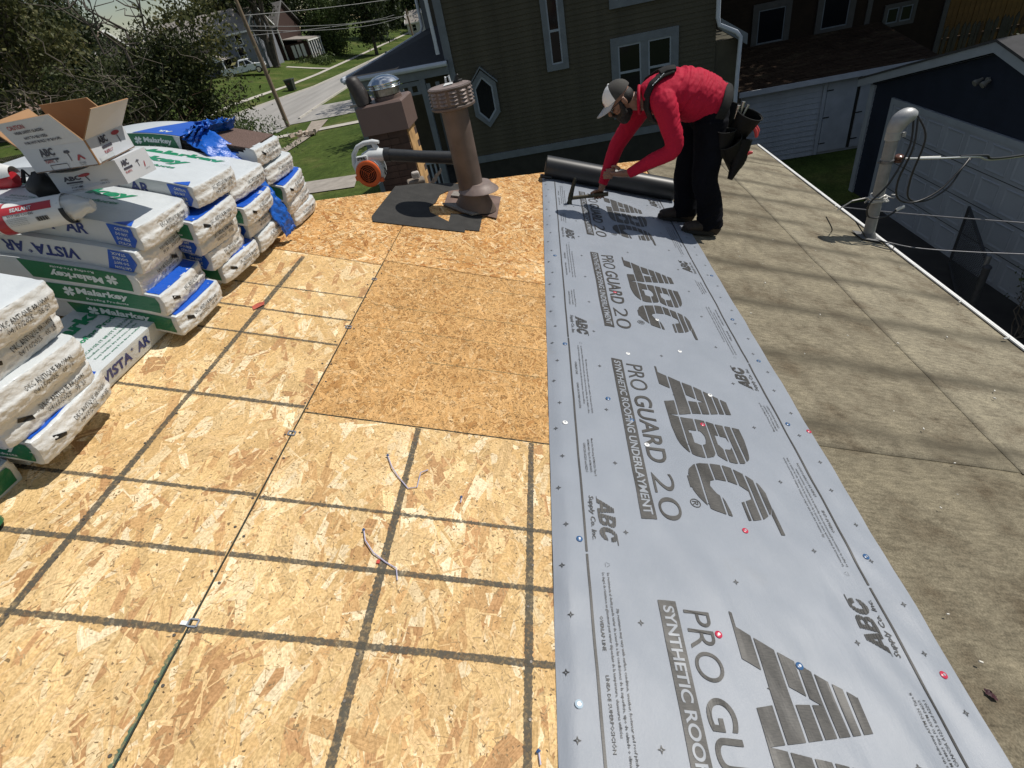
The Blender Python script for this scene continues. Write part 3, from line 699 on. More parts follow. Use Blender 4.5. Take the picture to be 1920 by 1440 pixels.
# downspouts and the recessed wing
mb = MB(); mb.tube([(-2.60, 14.93, 3.0), (-2.60, 14.93, .62)], .045, 8, flat=.7); mb.tube([(-2.60, 14.93, .62), (-2.60, 14.93, .46)], .05, 8, flat=.7); mb.build('downspout', M_gutter, nh, smooth=40)
mb = MB(); mb.tube([(3.98, 14.9, 3.0), (4.02, 14.9, .05), (4.06, 14.88, -.10), (4.45, 14.88, -.30), (4.56, 14.88, -.42), (4.55, 14.9, -1.2), (4.55, 14.9, -3.9)], .05, 8, flat=.8); mb.build('downspout', M_gutter, nh, smooth=40)
mb = MB(); mb.prism([(4.10, .02), (4.72, -.38), (4.72, -.60), (4.10, -.20)], lambda x, z, h: (x, h, z), YH - .12, YH + .2); mb.build('eave_return', M_trim, nh)
mb = MB(); mb.bb((4.02, YH + .05, G), (4.62, 20, -.45)); mb.build('side_wall', M_clap, nh)
mb = MB(); mb.bb((-3.42, 19.0, G), (-2.2, 24.5, 3.0)); mb.build('wing_wall', mat('wing clapboard', (.060, .055, .042), .75, var=.2, sc=4), nh)
mb = MB(); mb.bb((-3.50, 18.94, .4), (-3.36, 19.0, 3.0)); mb.build('corner_board', M_trim, nh)
mb = MB(); mb.tube([(-3.56, 18.93, 3.0), (-3.58, 18.93, .95), (-3.66, 18.9, .80), (-4.9, 18.2, .42), (-5.2, 17.9, .35)], .05, 8); mb.build('downspout', M_gutter, nh, smooth=40)
# porch
M_shingle_blue = mat('dark blue grey porch shingles', (.018, .020, .026), .9, var=.25, sc=9, bump=.3, bsc=30)
M_shingle_tan = mat('old tan shingles', (.24, .19, .14), .9, var=.3, sc=8)
pr = thing('porch', 'dark porch with white posts and lattice on the left side of the olive house', 'porch', (-3.8, 16.5, G))
mb = MB()
E0 = [(-5.05, 14.9, .34), (-2.40, 14.9, .30)]; T0 = [(-3.46, 18.9, .86), (-2.40, 18.9, .98)]; W0 = [(-5.10, 18.9, .36)]
mb.add([E0[0], E0[1], T0[1], T0[0], W0[0]], [(0, 1, 2, 3), (0, 3, 4)]); mb.add([(x, y, z - .04) for x, y, z in (E0[0], E0[1], T0[1], T0[0], W0[0])], [(3, 2, 1, 0), (4, 3, 0)])
mb.build('porch_roof', M_shingle_blue, pr)
mb = MB(); mb.add([(-4.98, 14.93, .352), (-3.70, 14.93, .332), (-3.55, 16.1, .495), (-4.35, 16.4, .52), (-4.9, 15.4, .405)], [(0, 1, 2, 3, 4)]); mb.build('old_shingle_patch', M_shingle_tan, pr)
mb = MB(); mb.tube([(-5.10, 14.86, .30), (-2.42, 14.86, .25)], .06, 8); mb.build('gutter', M_gutter, pr, smooth=40)
mb = MB(); mb.tube([(-5.13, 14.9, .33), (-5.14, 18.9, .35)], .06, 8); mb.build('gutter', M_gutter, pr, smooth=40)
mb = MB(); mb.bb((-5.05, 14.92, .02), (-2.42, 15.0, .24)); mb.build('frieze', M_trim, pr)
mb = MB(); mb.bb((-4.55, 18.6, -3.2), (-2.42, 18.7, .5)); mb.build('dark_backing', M_clap, pr); mb = MB(); mb.bb((-3.6, 18.55, -3.1), (-2.8, 18.6, -1.0)); mb.build('door', M_trim, pr)  # wall and door added to darken the porch interior
for i in range(9):
    x = -4.75 + i * .24; mb = MB(); mb.bb((x, 14.95, -.24), (x + .10, 14.99, -.10)); mb.build('fretwork', M_trim, pr)
mb = MB(); mb.bb((-5.0, 14.94, -.10), (-3.2, 15.0, .0)); mb.bb((-5.0, 14.94, -.30), (-3.2, 15.0, -.24)); mb.build('fret_rail', M_trim, pr)
for x, y in ((-3.15, 15.0), (-5.0, 15.0), (-5.0, 18.6)):
    mb = MB(); mb.bb((x - .07, y - .07, -3.2), (x + .07, y + .07, .03)); mb.build('post', M_trim, pr)
mb = MB(); mb.bb((-5.0, 14.95, -2.0), (-3.22, 15.03, -1.93)); mb.bb((-5.0, 14.95, -2.75), (-3.22, 15.03, -2.68)); mb.build('railing', M_trimL, pr)
bme = MB(); bme.bb((-.025, -.02, -2.68), (.025, .02, -2.0)); bme = bme.mesh('baluster', M_trimL)
for i in range(14): link('baluster', bme, pr, Matrix.Translation((-4.9 + i * .128, 14.99, 0)))
mb = MB(); mb.bb((-5.1, 15.05, -3.2), (-2.42, 18.9, -3.0)); mb.build('porch_floor', M_found, pr)

# ================================================================== brown house behind, lean-to shed, garage
M_brown = mat('dark brown siding', (.020, .013, .008), .85, var=.25, sc=3, spec=.2)
bh = thing('brown_house', 'dark brown house with three windows above the mossy lean-to roof', 'house', (8.3, 24, G))
mb = MB(); mb.bb((4.66, 20.0, G), (12.06, 28, 3.0)); mb.build('wall', M_brown, bh)
mb = MB()
for i in range(46):
    z = -2.6 + i * .115; mb.add([(4.66, 19.985, z), (12.06, 19.985, z), (12.06, 19.998, z + .112), (4.66, 19.998, z + .112), (4.66, 20.0, z), (12.06, 20.0, z)], [(0, 1, 2, 3), (0, 4, 5, 1)])
o = mb.build('siding_courses', M_brown, bh); o['kind'] = 'stuff'
M_btrim = mat('dull brown grey trim', (.050, .050, .048), .7, var=.2, sc=4)
window(bh, 6.60, 7.40, -1.40, -.50, 19.985, .17, None, m=M_btrim, inner=M_trim)
window(bh, 8.50, 9.27, -1.33, -.30, 19.985, .17, None, m=M_btrim, inner=M_trim)
window(bh, 10.42, 11.14, -1.52, -1.12, 19.985, .10, None, .06, m=M_btrim, inner=M_trim)
for x in (9.80, 12.04):
    mb = MB(); mb.bb((x, 19.95, -2.7), (x + .14, 20.0, 3.0)); mb.build('corner_board', M_btrim, bh)
mb = MB(); mb.add([(4.4, 19.6, 2.9), (12.3, 19.6, 2.9), (12.3, 24, 5.4), (4.4, 24, 5.4), (12.3, 28.4, 2.9), (4.4, 28.4, 2.9)], [(0, 1, 2, 3), (3, 2, 4, 5)]); mb.add([(4.66, 20, 3), (4.66, 28, 3), (4.66, 24, 5.3), (12.06, 20, 3), (12.06, 28, 3), (12.06, 24, 5.3)], [(0, 2, 1), (3, 4, 5)])
mb.build('roof', mat('brown house shingles', (.03, .025, .022), .9), bh)
def moss_mat():
    t = NT('mossy brown shingles'); n = t.noise(1.6, 6, sx=(1, 2.2, 1)); n2 = t.noise(14, 4)
    c = t.ramp(n, [(.35, (.030, .019, .013)), (.55, (.043, .028, .019)), (.72, (.070, .054, .034))]); c = t.mix(1.0, c, t.ramp(n2, [(.3, (.7,) * 3), (.7, (1.25,) * 3)]), 'MULTIPLY')
    t.set(Base_Color=c, Roughness=.95, Specular_IOR_Level=.1); t.bump(n2, .5, .02); return t.m
M_moss = moss_mat()
sh = thing('lean_to_shed', 'white boarded lean-to shed with mossy brown shingle roof and flat doors', 'shed', (7.6, 18.4, G))
ya, za, yb, zb = 16.55, -1.99, 19.97, -1.42
mb = MB(); mb.add([(5.15, ya, za - .03), (10.25, ya, za - .03), (10.25, yb, zb - .03), (5.15, yb, zb - .03), (5.15, ya, za), (10.25, ya, za), (10.25, yb, zb), (5.15, yb, zb)], [(0, 3, 2, 1), (0, 1, 5, 4), (0, 4, 7, 3), (1, 2, 6, 5), (4, 5, 6, 7)]); mb.build('roof', M_moss, sh)
rg = random.Random(3)
for r in range(16):
    a = r / 16; b = (r + 1.25) / 16; y0 = ya + (yb - ya) * a; y1 = min(yb, ya + (yb - ya) * b); z0 = za + (zb - za) * a; z1 = za + (zb - za) * min(1, b)
    mb = MB(); x = 5.15 + rg.uniform(0, .3) - .3
    while x < 10.25:
        w = .30; xa = max(5.15, x); xb = min(10.25, x + w - .012); dz = rg.uniform(.010, .022)
        if xb > xa: mb.add([(xa, y0 - rg.uniform(0, .012), z0 + dz), (xb, y0, z0 + dz), (xb, y1, z1 + .004), (xa, y1, z1 + .004), (xa, y0, z0 + .001), (xb, y0, z0 + .001)], [(0, 1, 2, 3), (0, 4, 5, 1)])
        x += w
    mb.build('shingle_course', M_moss, sh)
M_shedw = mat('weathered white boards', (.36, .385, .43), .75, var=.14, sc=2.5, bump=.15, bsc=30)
mb = MB(); mb.bb((5.3, 16.86, G), (10.1, 19.9, -1.98)); mb.build('wall', M_shedw, sh)
sb = MB(); sb.add([(5.3, 16.86, 0), (7.50, 16.86, 0), (7.50, 16.86, .14), (5.3, 16.86, .14), (5.3, 16.825, 0), (7.5, 16.825, 0), (7.5, 16.848, .136), (5.3, 16.848, .136)], [(4, 5, 6, 7), (0, 1, 5, 4), (3, 7, 6, 2), (0, 4, 7, 3), (1, 2, 6, 5)])
sbm = sb.mesh('board', M_shedw)
for i in range(14): link('board', sbm, sh, Matrix.Translation((0, 0, -4.08 + i * .143)))
mb = MB(); mb.bb((5.14, 16.50, -2.10), (10.25, 16.545, -1.97)); mb.build('fascia', M_shedw, sh)
for x0, x1 in ((7.62, 8.40), (8.50, 9.25)):
    mb = MB(); mb.bb((x0, 16.81, -4.02), (x1, 16.855, -2.09)); d = mb.build('door', M_shedw, sh)
    for z in (-2.4, -3.1, -3.8): mb = MB(); mb.bb((x0 - .02, 16.80, z), (x0 + .16, 16.812, z + .03)); mb.build('hinge', M_found, d)
mb = MB(); mb.bb((8.40, 16.84, -4.02), (8.50, 16.856, -2.09)); mb.build('door_gap', M_found, sh)
mb = MB(); mb.bb((7.50, 16.80, -4.08), (7.60, 16.858, -2.05)); mb.build('door_post', M_shedw, sh)

GX = 7.23
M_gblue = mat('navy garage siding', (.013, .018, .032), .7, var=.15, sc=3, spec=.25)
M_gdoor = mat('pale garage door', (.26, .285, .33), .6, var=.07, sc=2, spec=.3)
ga = thing('garage', 'navy blue garage with white gable boards and a pale panelled door', 'garage', (10.5, 10.15, G))
mb = MB(); pts = [(6.5, G), (13.8, G), (13.8, -1.66), (10.15, -.66), (6.5, -1.66)]
mb.prism(pts, lambda y, z, h: (h, y, z), GX, 13.6); mb.build('wall', M_gblue, ga)
mb = MB(); zt = G
while zt < -.8:
    ext = 3.65 if zt < -1.7 else (3.65 * (-.66 - zt - .12) / 1.0)
    if ext > .1: mb.add([(GX - .014, 10.15 - ext, zt), (GX - .014, 10.15 + ext, zt), (GX - .002, 10.15 + ext, zt + .12), (GX - .002, 10.15 - ext, zt + .12), (GX, 10.15 - ext, zt), (GX, 10.15 + ext, zt)], [(0, 3, 2, 1), (0, 1, 5, 4)])
    zt += .125
o = mb.build('siding_courses', M_gblue, ga); o['kind'] = 'stuff'
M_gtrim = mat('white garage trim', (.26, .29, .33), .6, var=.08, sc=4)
for sg in (-1, 1):
    mb = MB(); a = Vector((0, 10.15, -.53)); b = Vector((0, 10.15 + sg * 4.0, -1.62))
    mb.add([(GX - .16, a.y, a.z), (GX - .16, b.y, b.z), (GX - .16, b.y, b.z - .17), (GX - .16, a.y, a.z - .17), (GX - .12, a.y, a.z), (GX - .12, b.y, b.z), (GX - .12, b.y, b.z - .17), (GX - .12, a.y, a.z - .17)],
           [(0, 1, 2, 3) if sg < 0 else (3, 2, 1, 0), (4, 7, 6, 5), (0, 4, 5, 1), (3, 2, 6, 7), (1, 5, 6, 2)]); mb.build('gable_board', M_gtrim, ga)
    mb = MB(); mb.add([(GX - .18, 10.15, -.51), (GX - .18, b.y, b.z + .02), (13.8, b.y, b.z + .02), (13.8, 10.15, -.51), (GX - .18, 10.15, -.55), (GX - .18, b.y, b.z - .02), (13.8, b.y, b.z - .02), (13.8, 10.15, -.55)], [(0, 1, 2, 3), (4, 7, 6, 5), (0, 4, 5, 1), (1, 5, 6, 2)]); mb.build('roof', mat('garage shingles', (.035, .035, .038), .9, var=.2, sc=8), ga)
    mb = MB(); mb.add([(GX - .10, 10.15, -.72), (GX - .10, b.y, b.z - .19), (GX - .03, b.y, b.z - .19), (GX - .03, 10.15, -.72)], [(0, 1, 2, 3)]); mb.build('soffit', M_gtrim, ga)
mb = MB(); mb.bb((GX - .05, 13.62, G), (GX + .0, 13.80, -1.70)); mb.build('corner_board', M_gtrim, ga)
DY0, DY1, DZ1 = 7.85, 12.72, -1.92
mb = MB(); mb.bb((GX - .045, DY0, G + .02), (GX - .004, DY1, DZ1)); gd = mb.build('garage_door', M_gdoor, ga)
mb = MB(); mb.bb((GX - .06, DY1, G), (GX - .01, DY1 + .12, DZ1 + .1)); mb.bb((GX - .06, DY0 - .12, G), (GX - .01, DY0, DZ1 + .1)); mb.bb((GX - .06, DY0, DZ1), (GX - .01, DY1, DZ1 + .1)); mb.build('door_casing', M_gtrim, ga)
pw = (DY1 - DY0) / 8; ph = (DZ1 - G) / 4
pm = MB(); f0, f1, d0, d1 = .06, .11, 0, .014
O = [(f0, f0), (pw - f0, f0), (pw - f0, ph - f0), (f0, ph - f0)]; I = [(f1, f1), (pw - f1, f1), (pw - f1, ph - f1), (f1, ph - f1)]; I0 = [(f0 + .015, f0 + .015), (pw - f0 - .015, f0 + .015), (pw - f0 - .015, ph - f0 - .015), (f0 + .015, ph - f0 - .015)]
for i in range(4):
    j = (i + 1) % 4
    pm.add([(-.002, *O[i]), (-.002, *O[j]), (-.016, *I0[j]), (-.016, *I0[i])], [(3, 2, 1, 0)]); pm.add([(-.016, *I0[i]), (-.016, *I0[j]), (-.006, *I[j]), (-.006, *I[i])], [(3, 2, 1, 0)])
pm.add([(-.006, *q) for q in I], [(3, 2, 1, 0)])
pme = pm.mesh('raised_panel', M_gdoor)
for r in range(4):
    for c in range(8): link('raised_panel', pme, gd, Matrix.Translation((GX - .045, DY0 + c * pw, G + .02 + r * ph * .995)))
for r in range(1, 4): mb = MB(); z = G + .02 + r * ph * .995; mb.bb((GX - .0475, DY0, z - .006), (GX - .044, DY1, z + .006)); mb.build('section_joint', M_found, gd)
# gable floodlight
fl = thing('floodlight', 'small twin floodlight on the navy garage gable', 'lamp', (GX - .03, 10.25, -1.13))
M_fl = mat('grey lamp housing', (.15, .15, .14), .5)
mb = MB(); mb.lathe([(.05, 0), (.05, .03)], (GX - .014, 10.25, -1.13), 14, roty(-PI / 2)); mb.build('base', M_fl, fl)
for dy in (-.09, .10):
    mb = MB(); rr = roty(-PI / 2 - .5) ; mb.lathe([(.02, 0), (.028, .05), (.05, .09), (.052, .13), (.045, .132)], (GX - .05, 10.25 + dy, -1.11), 14, rr); mb.build('lamp_head', M_fl, fl, smooth=40)
# yellow boarded building and pickets
yb_ = thing('yellow_building', 'ochre yellow board-and-batten building at the far right edge', 'building', (18, 27, G))
M_yel = mat('ochre yellow boards', (.16, .085, .018), .8, var=.2, sc=4)
mb = MB(); mb.bb((13.4, 24.02, G), (24, 30, 2.2)); mb.build('wall', M_yel, yb_)
bm_ = MB(); bm_.bb((.004, 0, G), (.172, .03, 2.2)); bme = bm_.mesh('board', M_yel)
for i in range(40): link('board', bme, yb_, Matrix.Translation((13.4 + i * .18, 23.985 + (i % 3) * .004, 0)))
pf = thing('picket_fence', 'weathered grey brown picket fence in front of the yellow boards', 'fence', (14.9, 22.5, G))
pm = [MB(), MB()]; rg = random.Random(5)
M_pick = [mat('grey weathered picket', (.055, .05, .042), .85, var=.3, sc=6), mat('brown weathered picket', (.065, .035, .018), .85, var=.3, sc=6)]
pmes = []
for mm in M_pick:
    mb = MB(); mb.prism([(0, G), (.12, G), (.12, -2.46), (.06, -2.34), (0, -2.46)], lambda x, z, h: (x, h, z), 0, .025); pmes.append(mb.mesh('picket', mm))
for i in range(18):
    link('picket', pmes[0 if i < 7 else rg.randint(0, 1)], pf, Matrix.Translation((13.55 + i * .158, 22.5, rg.uniform(-.05, .05))) @ Matrix.Rotation(rg.uniform(-.02, .02), 4, 'Y'))
mb = MB(); mb.bb((13.5, 22.53, -2.8), (16.6, 22.58, -2.7)); mb.bb((13.5, 22.53, -3.8), (16.6, 22.58, -3.7)); mb.build('rail', M_pick[1], pf)

# chain-link gate by the eave
M_galv = mat('dull galvanised steel', (.16, .16, .17), .5, .6, var=.2, sc=20)
M_galvd = mat('dark galvanised steel', (.035, .037, .042), .6, .4, var=.2, sc=20)
cg = thing('chain_link_gate', 'open chain-link gate leaf hanging from a round post below the eave', 'gate', (6.05, 7.38, G))
A0 = Vector((7.0, 9.4, -2.95)); B0 = Vector((6.12, 7.5, -2.95)); dz = Vector((0, 0, -1.05))
mb = MB(); mb.tube([A0 + dz, A0, B0, B0 + dz, A0 + dz], .024, 8); mb.build('frame', M_galvd, cg, smooth=40)
mb = MB(); n = 30
for i in range(-12, n):
    for sg in (0, 1):
        s0 = i / n; s1 = s0 + 12 / n; h0, h1 = (0, 1) if sg else (1, 0)
        ca, cb_ = max(0, s0), min(1, s1)
        if cb_ <= ca: continue
        t0 = (ca - s0) / (s1 - s0); t1 = (cb_ - s0) / (s1 - s0)
        p = A0 + (B0 - A0) * ca + dz * (h0 + (h1 - h0) * t0); q = A0 + (B0 - A0) * cb_ + dz * (h0 + (h1 - h0) * t1)
        mb.tube([p, q], .0035, 4, cap=False)
o = mb.build('wire_mesh', M_galvd, cg); o['kind'] = 'stuff'
mb = MB(); mb.tube([(6.04, 7.36, G), (6.04, 7.36, -2.98)], .05, 14); mb.lathe([(.058, 0), (.058, .02), (.03, .05), (0.004, .06)], (6.04, 7.36, -2.98), 14); mb.build('post', M_galvd, cg, smooth=40)
mb = MB(); mb.tube([(6.12, 7.5, -2.86), (6.12, 7.5, -3.02)], .034, 10); mb.build('hinge_pin', M_galv, cg, smooth=40)

# ================================================================== trees
def leafmat(name, a, b, c):
    t = NT(name); at = t.new('ShaderNodeAttribute', attribute_name='tone')
    col = t.ramp(at.outputs['Fac'], [(0, a), (.55, b), (1, c)])
    t.set(Base_Color=col, Roughness=.6, Specular_IOR_Level=.3)
    tr = t.new('ShaderNodeBsdfTranslucent'); mx = t.new('ShaderNodeMixShader'); mx.inputs[0].default_value = .25
    t.l.new(col, tr.inputs[0]); t.l.new(t.b.outputs[0], mx.inputs[1]); t.l.new(tr.outputs[0], mx.inputs[2]); t.l.new(mx.outputs[0], t.out.inputs[0])
    return t.m
LM = {'bush': leafmat('bush leaves', (.022, .032, .010), (.060, .075, .024), (.16, .165, .065)),
      'dark': leafmat('dark leaves', (.013, .022, .008), (.032, .047, .015), (.07, .09, .03)),
      'light': leafmat('pale green leaves', (.035, .055, .016), (.07, .105, .03), (.13, .16, .055)),
      'olive': leafmat('olive leaves', (.034, .040, .012), (.085, .092, .030), (.20, .18, .07))}
M_bark = mat('grey brown bark', (.075, .062, .050), .9, var=.3, sc=4, bump=.5, bsc=25, bd=.02)
M_twig = mat('dry grey twigs', (.17, .14, .115), .85, var=.25, sc=8)
M_rtwig = mat('reddish brown twigs', (.095, .048, .032), .85, var=.25, sc=8)
def foliage(name, clumps, per, spread, size, m, parent, seed, flat=.8, aspect=2.0):
    rg = np.random.default_rng(seed); C = np.array(clumps); n = len(C) * per
    c = np.repeat(C[:, :3], per, 0) + rg.normal(0, 1, (n, 3)) * spread * np.array([1, 1, flat]) * np.repeat(C[:, 3:4], per, 0)
    a = rg.normal(0, 1, (n, 3)); a[:, 2] -= .3; a /= np.linalg.norm(a, axis=1)[:, None]; b = np.cross(a, rg.normal(0, 1, (n, 3))); b /= np.linalg.norm(b, axis=1)[:, None]
    s = size * rg.lognormal(0, .3, (n, 1)); w = s / aspect
    V = np.stack([c - a * s * .5, c + b * w * .5, c + a * s * .5, c - b * w * .5], 1).reshape(-1, 3)
    me = bpy.data.meshes.new(name); me.from_pydata(V.tolist(), [], np.arange(n * 4).reshape(-1, 4).tolist()); me.materials.append(m)
    tone = np.clip(rg.normal(.45, .22, n) + np.repeat(rg.normal(0, .15, len(C)), per), 0, 1)
    at = me.attributes.new('tone', 'FLOAT', 'POINT'); at.data.foreach_set('value', np.repeat(tone, 4))
    return link(name, me, parent)
def limb(mb, a, b, r0, r1, rg, n=5, wob=.06, sides=6):
    a = Vector(a); b = Vector(b); L = (b - a).length; pts = []; rs = []
    for i in range(n + 1):
        t = i / n; p = a.lerp(b, t)
        if 0 < i < n: p += Vector((rg.gauss(0, 1), rg.gauss(0, 1), rg.gauss(0, .6))) * L * wob
        pts.append(p); rs.append(r0 + (r1 - r0) * t)
    mb.tube(pts, rs, sides, cap=False); return pts
def tree(name, label, cat, base, h, cr, cz, kind, seed, clumps=60, per=90, leaf=.3, trunk_r=.25, group=None, spread=.5, shape=0, cut=None):
    """cr = crown radii (x,y,z), cz = crown centre height above base"""
    rg = random.Random(seed); bx, by, bz = base
    t = thing(name, label, cat, base, group)
    mb = MB(); top = Vector((bx, by, bz + h * .75)); tp = limb(mb, base, top, trunk_r, trunk_r * .25, rg, 6, .02, 9)
    cl = []; cc = Vector((bx, by, bz + cz))
    for i in range(clumps):
        while True:
            d = Vector((rg.uniform(-1, 1), rg.uniform(-1, 1), rg.uniform(-1, 1)))
            if .25 < d.length < 1: break
        if shape == 1: k = (1 - d.z) * .5 + .08; d = Vector((d.x * k * 1.2, d.y * k * 1.2, d.z))
        p = cc + Vector((d.x * cr[0], d.y * cr[1], d.z * cr[2]))
        cl.append((*p, rg.uniform(.6, 1.4)))
        if i % 3 == 0: limb(mb, tp[rg.randint(2, 5)], p, trunk_r * .28, trunk_r * .05, rg, 4, .05, 5)
    mb.build('trunk', M_bark, t)
    foliage('crown', cl, per, spread * (cr[0] + cr[2]) / 7, leaf, LM[kind], t, seed)
    return t
# big bushy tree at the left, several stems
rg = random.Random(21)
bt = thing('bushy_tree', 'dense dark multi-stemmed bushy tree behind the boxes and bundles', 'tree', (-20.3, 30, G), None)
mb = MB(); cl = []
for sx, sy, tz, r in [(-.3, 0, 5.5, .17), (.5, .3, 5.0, .16), (1.2, -.3, 3.6, .13), (-1.3, .2, 4.6, .13), (2.0, .3, 2.4, .10), (-2.2, -.2, 2.6, .10), (.2, -.5, 4.4, .12)]:
    b = (-20.3 + sx * .5, 30 + sy, G); p = limb(mb, b, (-20.3 + sx * 1.5 + rg.uniform(-.5, .5), 30 + sy * 3, tz - .3), r, .025, rg, 8, .03, 7)
    for k in range(14):
        q = p[rg.randint(3, 8)]; e = q + Vector((rg.uniform(-2.1, 2.1), rg.uniform(-1.3, 1.3), rg.uniform(.2, 2.0)))
        limb(mb, q, e, .04, .008, rg, 4, .06, 4)
        if e.z < (2.1 if e.x < -17.2 else 3.6): cl.append((*e, rg.uniform(.6, 1.4)))
mb.build('trunk', M_bark, bt)
for k in range(150):
    a = rg.uniform(0, 2 * PI); z = rg.uniform(-4.0, 2.3); R_ = 4.1 * (1 - abs(z + 1.2) / 6.6) * rg.uniform(.45, 1.0)
    if z > 1.3 and math.cos(a) < .5: continue
    cl.append((-20.5 + .10 * (z + 2) + math.cos(a) * R_, 30 + math.sin(a) * R_ * .7, z, rg.uniform(.6, 1.4)))
foliage('crown', [c for c in cl if c[2] < 3.3], 190, .44, .17, LM['bush'], bt, 31)
yl = [(-17.2 + rg.uniform(-1.3, 1.6), 30 + rg.uniform(-1, 1), rg.uniform(1.0, 4.0), 1) for _ in range(26)]
foliage('yellowing_leaves', yl, 70, .5, .19, LM['olive'], bt, 32)
# tangle of twigs low on the left of it
br = thing('brush_tangle', 'tangle of bare grey and reddish twigs beside the bushy tree', 'shrub', (-21.5, 27.5, G))
for nm, mm, nn, cx_, sd in (('reddish_twigs', M_rtwig, 230, -20.3, 5), ('grey_twigs', M_twig, 170, -22.8, 6)):
    mb = MB(); r2 = random.Random(sd)
    for i in range(nn):
        a = (cx_ + r2.gauss(0, 1.5 if nm[0] == 'r' else 2.4), 27.0 + r2.uniform(-1, 1), r2.uniform(-4, -.9) if nm[0] == 'r' else r2.uniform(-3, 1.4)); an = r2.uniform(-.4, PI + .4); L = r2.uniform(.9, 2.6)
        limb(mb, a, (a[0] + math.cos(an) * L, a[1] + r2.uniform(-.6, .6), a[2] + abs(math.sin(an)) * L * .8), .014, .004, r2, 4, .09, 4)
    mb.build(nm, mm, br)
bl = [(-21.2 + rg.gauss(0, 1.9), 27.5 + rg.uniform(-.9, .9), rg.uniform(-3.9, -1.4), 1) for _ in range(46)]
foliage('sparse_leaves', bl, 60, .5, .13, LM['olive'], br, 33)
hb_ = [(-16.4 + rg.gauss(0, 1.0), 28.5 + rg.uniform(-.8, .8), rg.uniform(-3.9, -1.7), 1) for _ in range(30)]
sb_ = thing('leafy_shrub', 'leafy green shrub arching over the road edge beside the blue torn wrapper', 'shrub', (-16.4, 28.5, G))
mb = MB()
for i in range(26): limb(mb, (-16.6 + rg.uniform(-.6, .6), 28.5 + rg.uniform(-.4, .4), G), hb_[i][:3], .03, .006, rg, 5, .05, 4)
mb.build('stems', M_bark, sb_); foliage('leaves', hb_, 110, .36, .16, LM['light'], sb_, 34, aspect=3)
# dark conifers to the far left with long grey dead branches
for i, (x, y, h, r, lab) in enumerate([(-38.0, 43, 15, 4.4, 'broad dark evergreen nearest the left edge'), (-45.5, 47, 17, 5.0, 'tall dark evergreen at the left edge of the view, behind the nearest one'), (-39.6, 50, 11.6, 3.0, 'dark evergreen just left of the gap of sky')]):
    t = tree('evergreen_tree', lab, 'tree', (x, y, G), h, (r, r, h * .40), h * .64, 'olive' if i == 0 else 'dark', 60 + i, 120, 120, .30, .3, 'dark evergreens at the left', .55)
    mb = MB(); r2 = random.Random(i + 90)
    for k_ in range(55):
        z = r2.uniform(1.5, h * .8); a = r2.uniform(PI, 2 * PI); d = Vector((math.cos(a), math.sin(a), r2.uniform(.1, .5)))
        p = Vector((x, y, G + z)); limb(mb, p + d * r * .45, p + d * r * r2.uniform(.95, 1.35), .035, .008, r2, 4, .05, 4)
    mb.build('dead_branches', M_twig, t)
# trees along and beyond the street
TR = [('leafy_tree', 'round mid green tree below the gap of sky', (-60, 96, -2), 6.5, (8, 6, 3.6), 3.9, 'olive', 70, 110, .5),
      ('leafy_tree', 'rounded green tree right of the sky gap, behind the bushy tree', (-52, 97, -2), 9.5, (5, 5, 4.2), 5.4, 'olive', 71, 80, .5),
      ('leafy_tree', 'tall yellowish green tree over the grey house', (-47, 99, -2), 15, (5, 5, 5.5), 9.5, 'olive', 72, 90, .5),
      ('street_tree', 'pale green bushy tree with light foliage beside the street', (-34.0, 101, -3.4), 9.2, (2.9, 2.9, 4.6), 4.6, 'light', 73, 110, .34),
      ('street_tree', 'dark tree with low hanging branches over the far street', (-27.6, 101, -4), 13, (3.2, 3.0, 5.6), 7.0, 'dark', 74, 110, .4),
      ('woodland_tree', 'black green tree behind the pale bushy one', (-38.5, 112, -2.5), 14, (5.5, 5, 6.5), 7.4, 'dark', 75, 110, .55),
      ('woodland_tree', 'dark tree at the end of the street, left side', (-33, 128, -3), 15, (6, 5, 7.3), 8.0, 'dark', 76, 110, .6),
      ('woodland_tree', 'dark tree at the end of the street beside the olive house roof', (-20.5, 150, -4), 15, (6, 6, 7), 8.5, 'dark', 77, 110, .7),
      ('woodland_tree', 'distant tree filling the gap at the top of the street', (-34, 160, -3), 16, (8, 6, 8), 8.5, 'dark', 78, 110, .8),
      ('woodland_tree', 'dark spreading tree behind the brown brick house', (-44, 104, -2), 14, (5.5, 5, 6), 8.0, 'dark', 79, 110, .55),
      ('woodland_tree', 'dark tree whose branches hang over the brick house gable', (-40.5, 90.5, -2), 12, (2.6, 1.6, 2.2), 7.4, 'dark', 85, 60, .4),
      ('woodland_tree', 'dark tree behind the grey house roof at the left', (-84, 105, -2), 15, (8, 6, 7), 8.0, 'dark', 80, 100, .6)]
for nm, lab, base, h, cr, cz, kd, sd, ncl, lf in TR:
    tree(nm, lab, 'tree', (base[0], base[1], terr(base[0], base[1])), h, cr, cz, kd, sd, ncl, 85, lf, .3, 'trees along the far street', .6)
# big bare-trunked tree before the brick house
t = tree('shade_tree', 'tall tree with a thick grey forked trunk before the brick house', 'tree', (-37.6, 84.5, terr(-37.6, 84.5)), 14, (4, 4, 3.4), 10.6, 'dark', 81, 60, 80, .45, .55, None, .6)
mb = MB(); r2 = random.Random(4); limb(mb, (-37.5, 84.4, -1.9), (-36.0, 84, 6.5), .4, .15, r2, 6, .02, 8); limb(mb, (-37.6, 84.4, .2), (-40.5, 84, 6), .26, .1, r2, 6, .02, 7); mb.build('limb', M_bark, t)
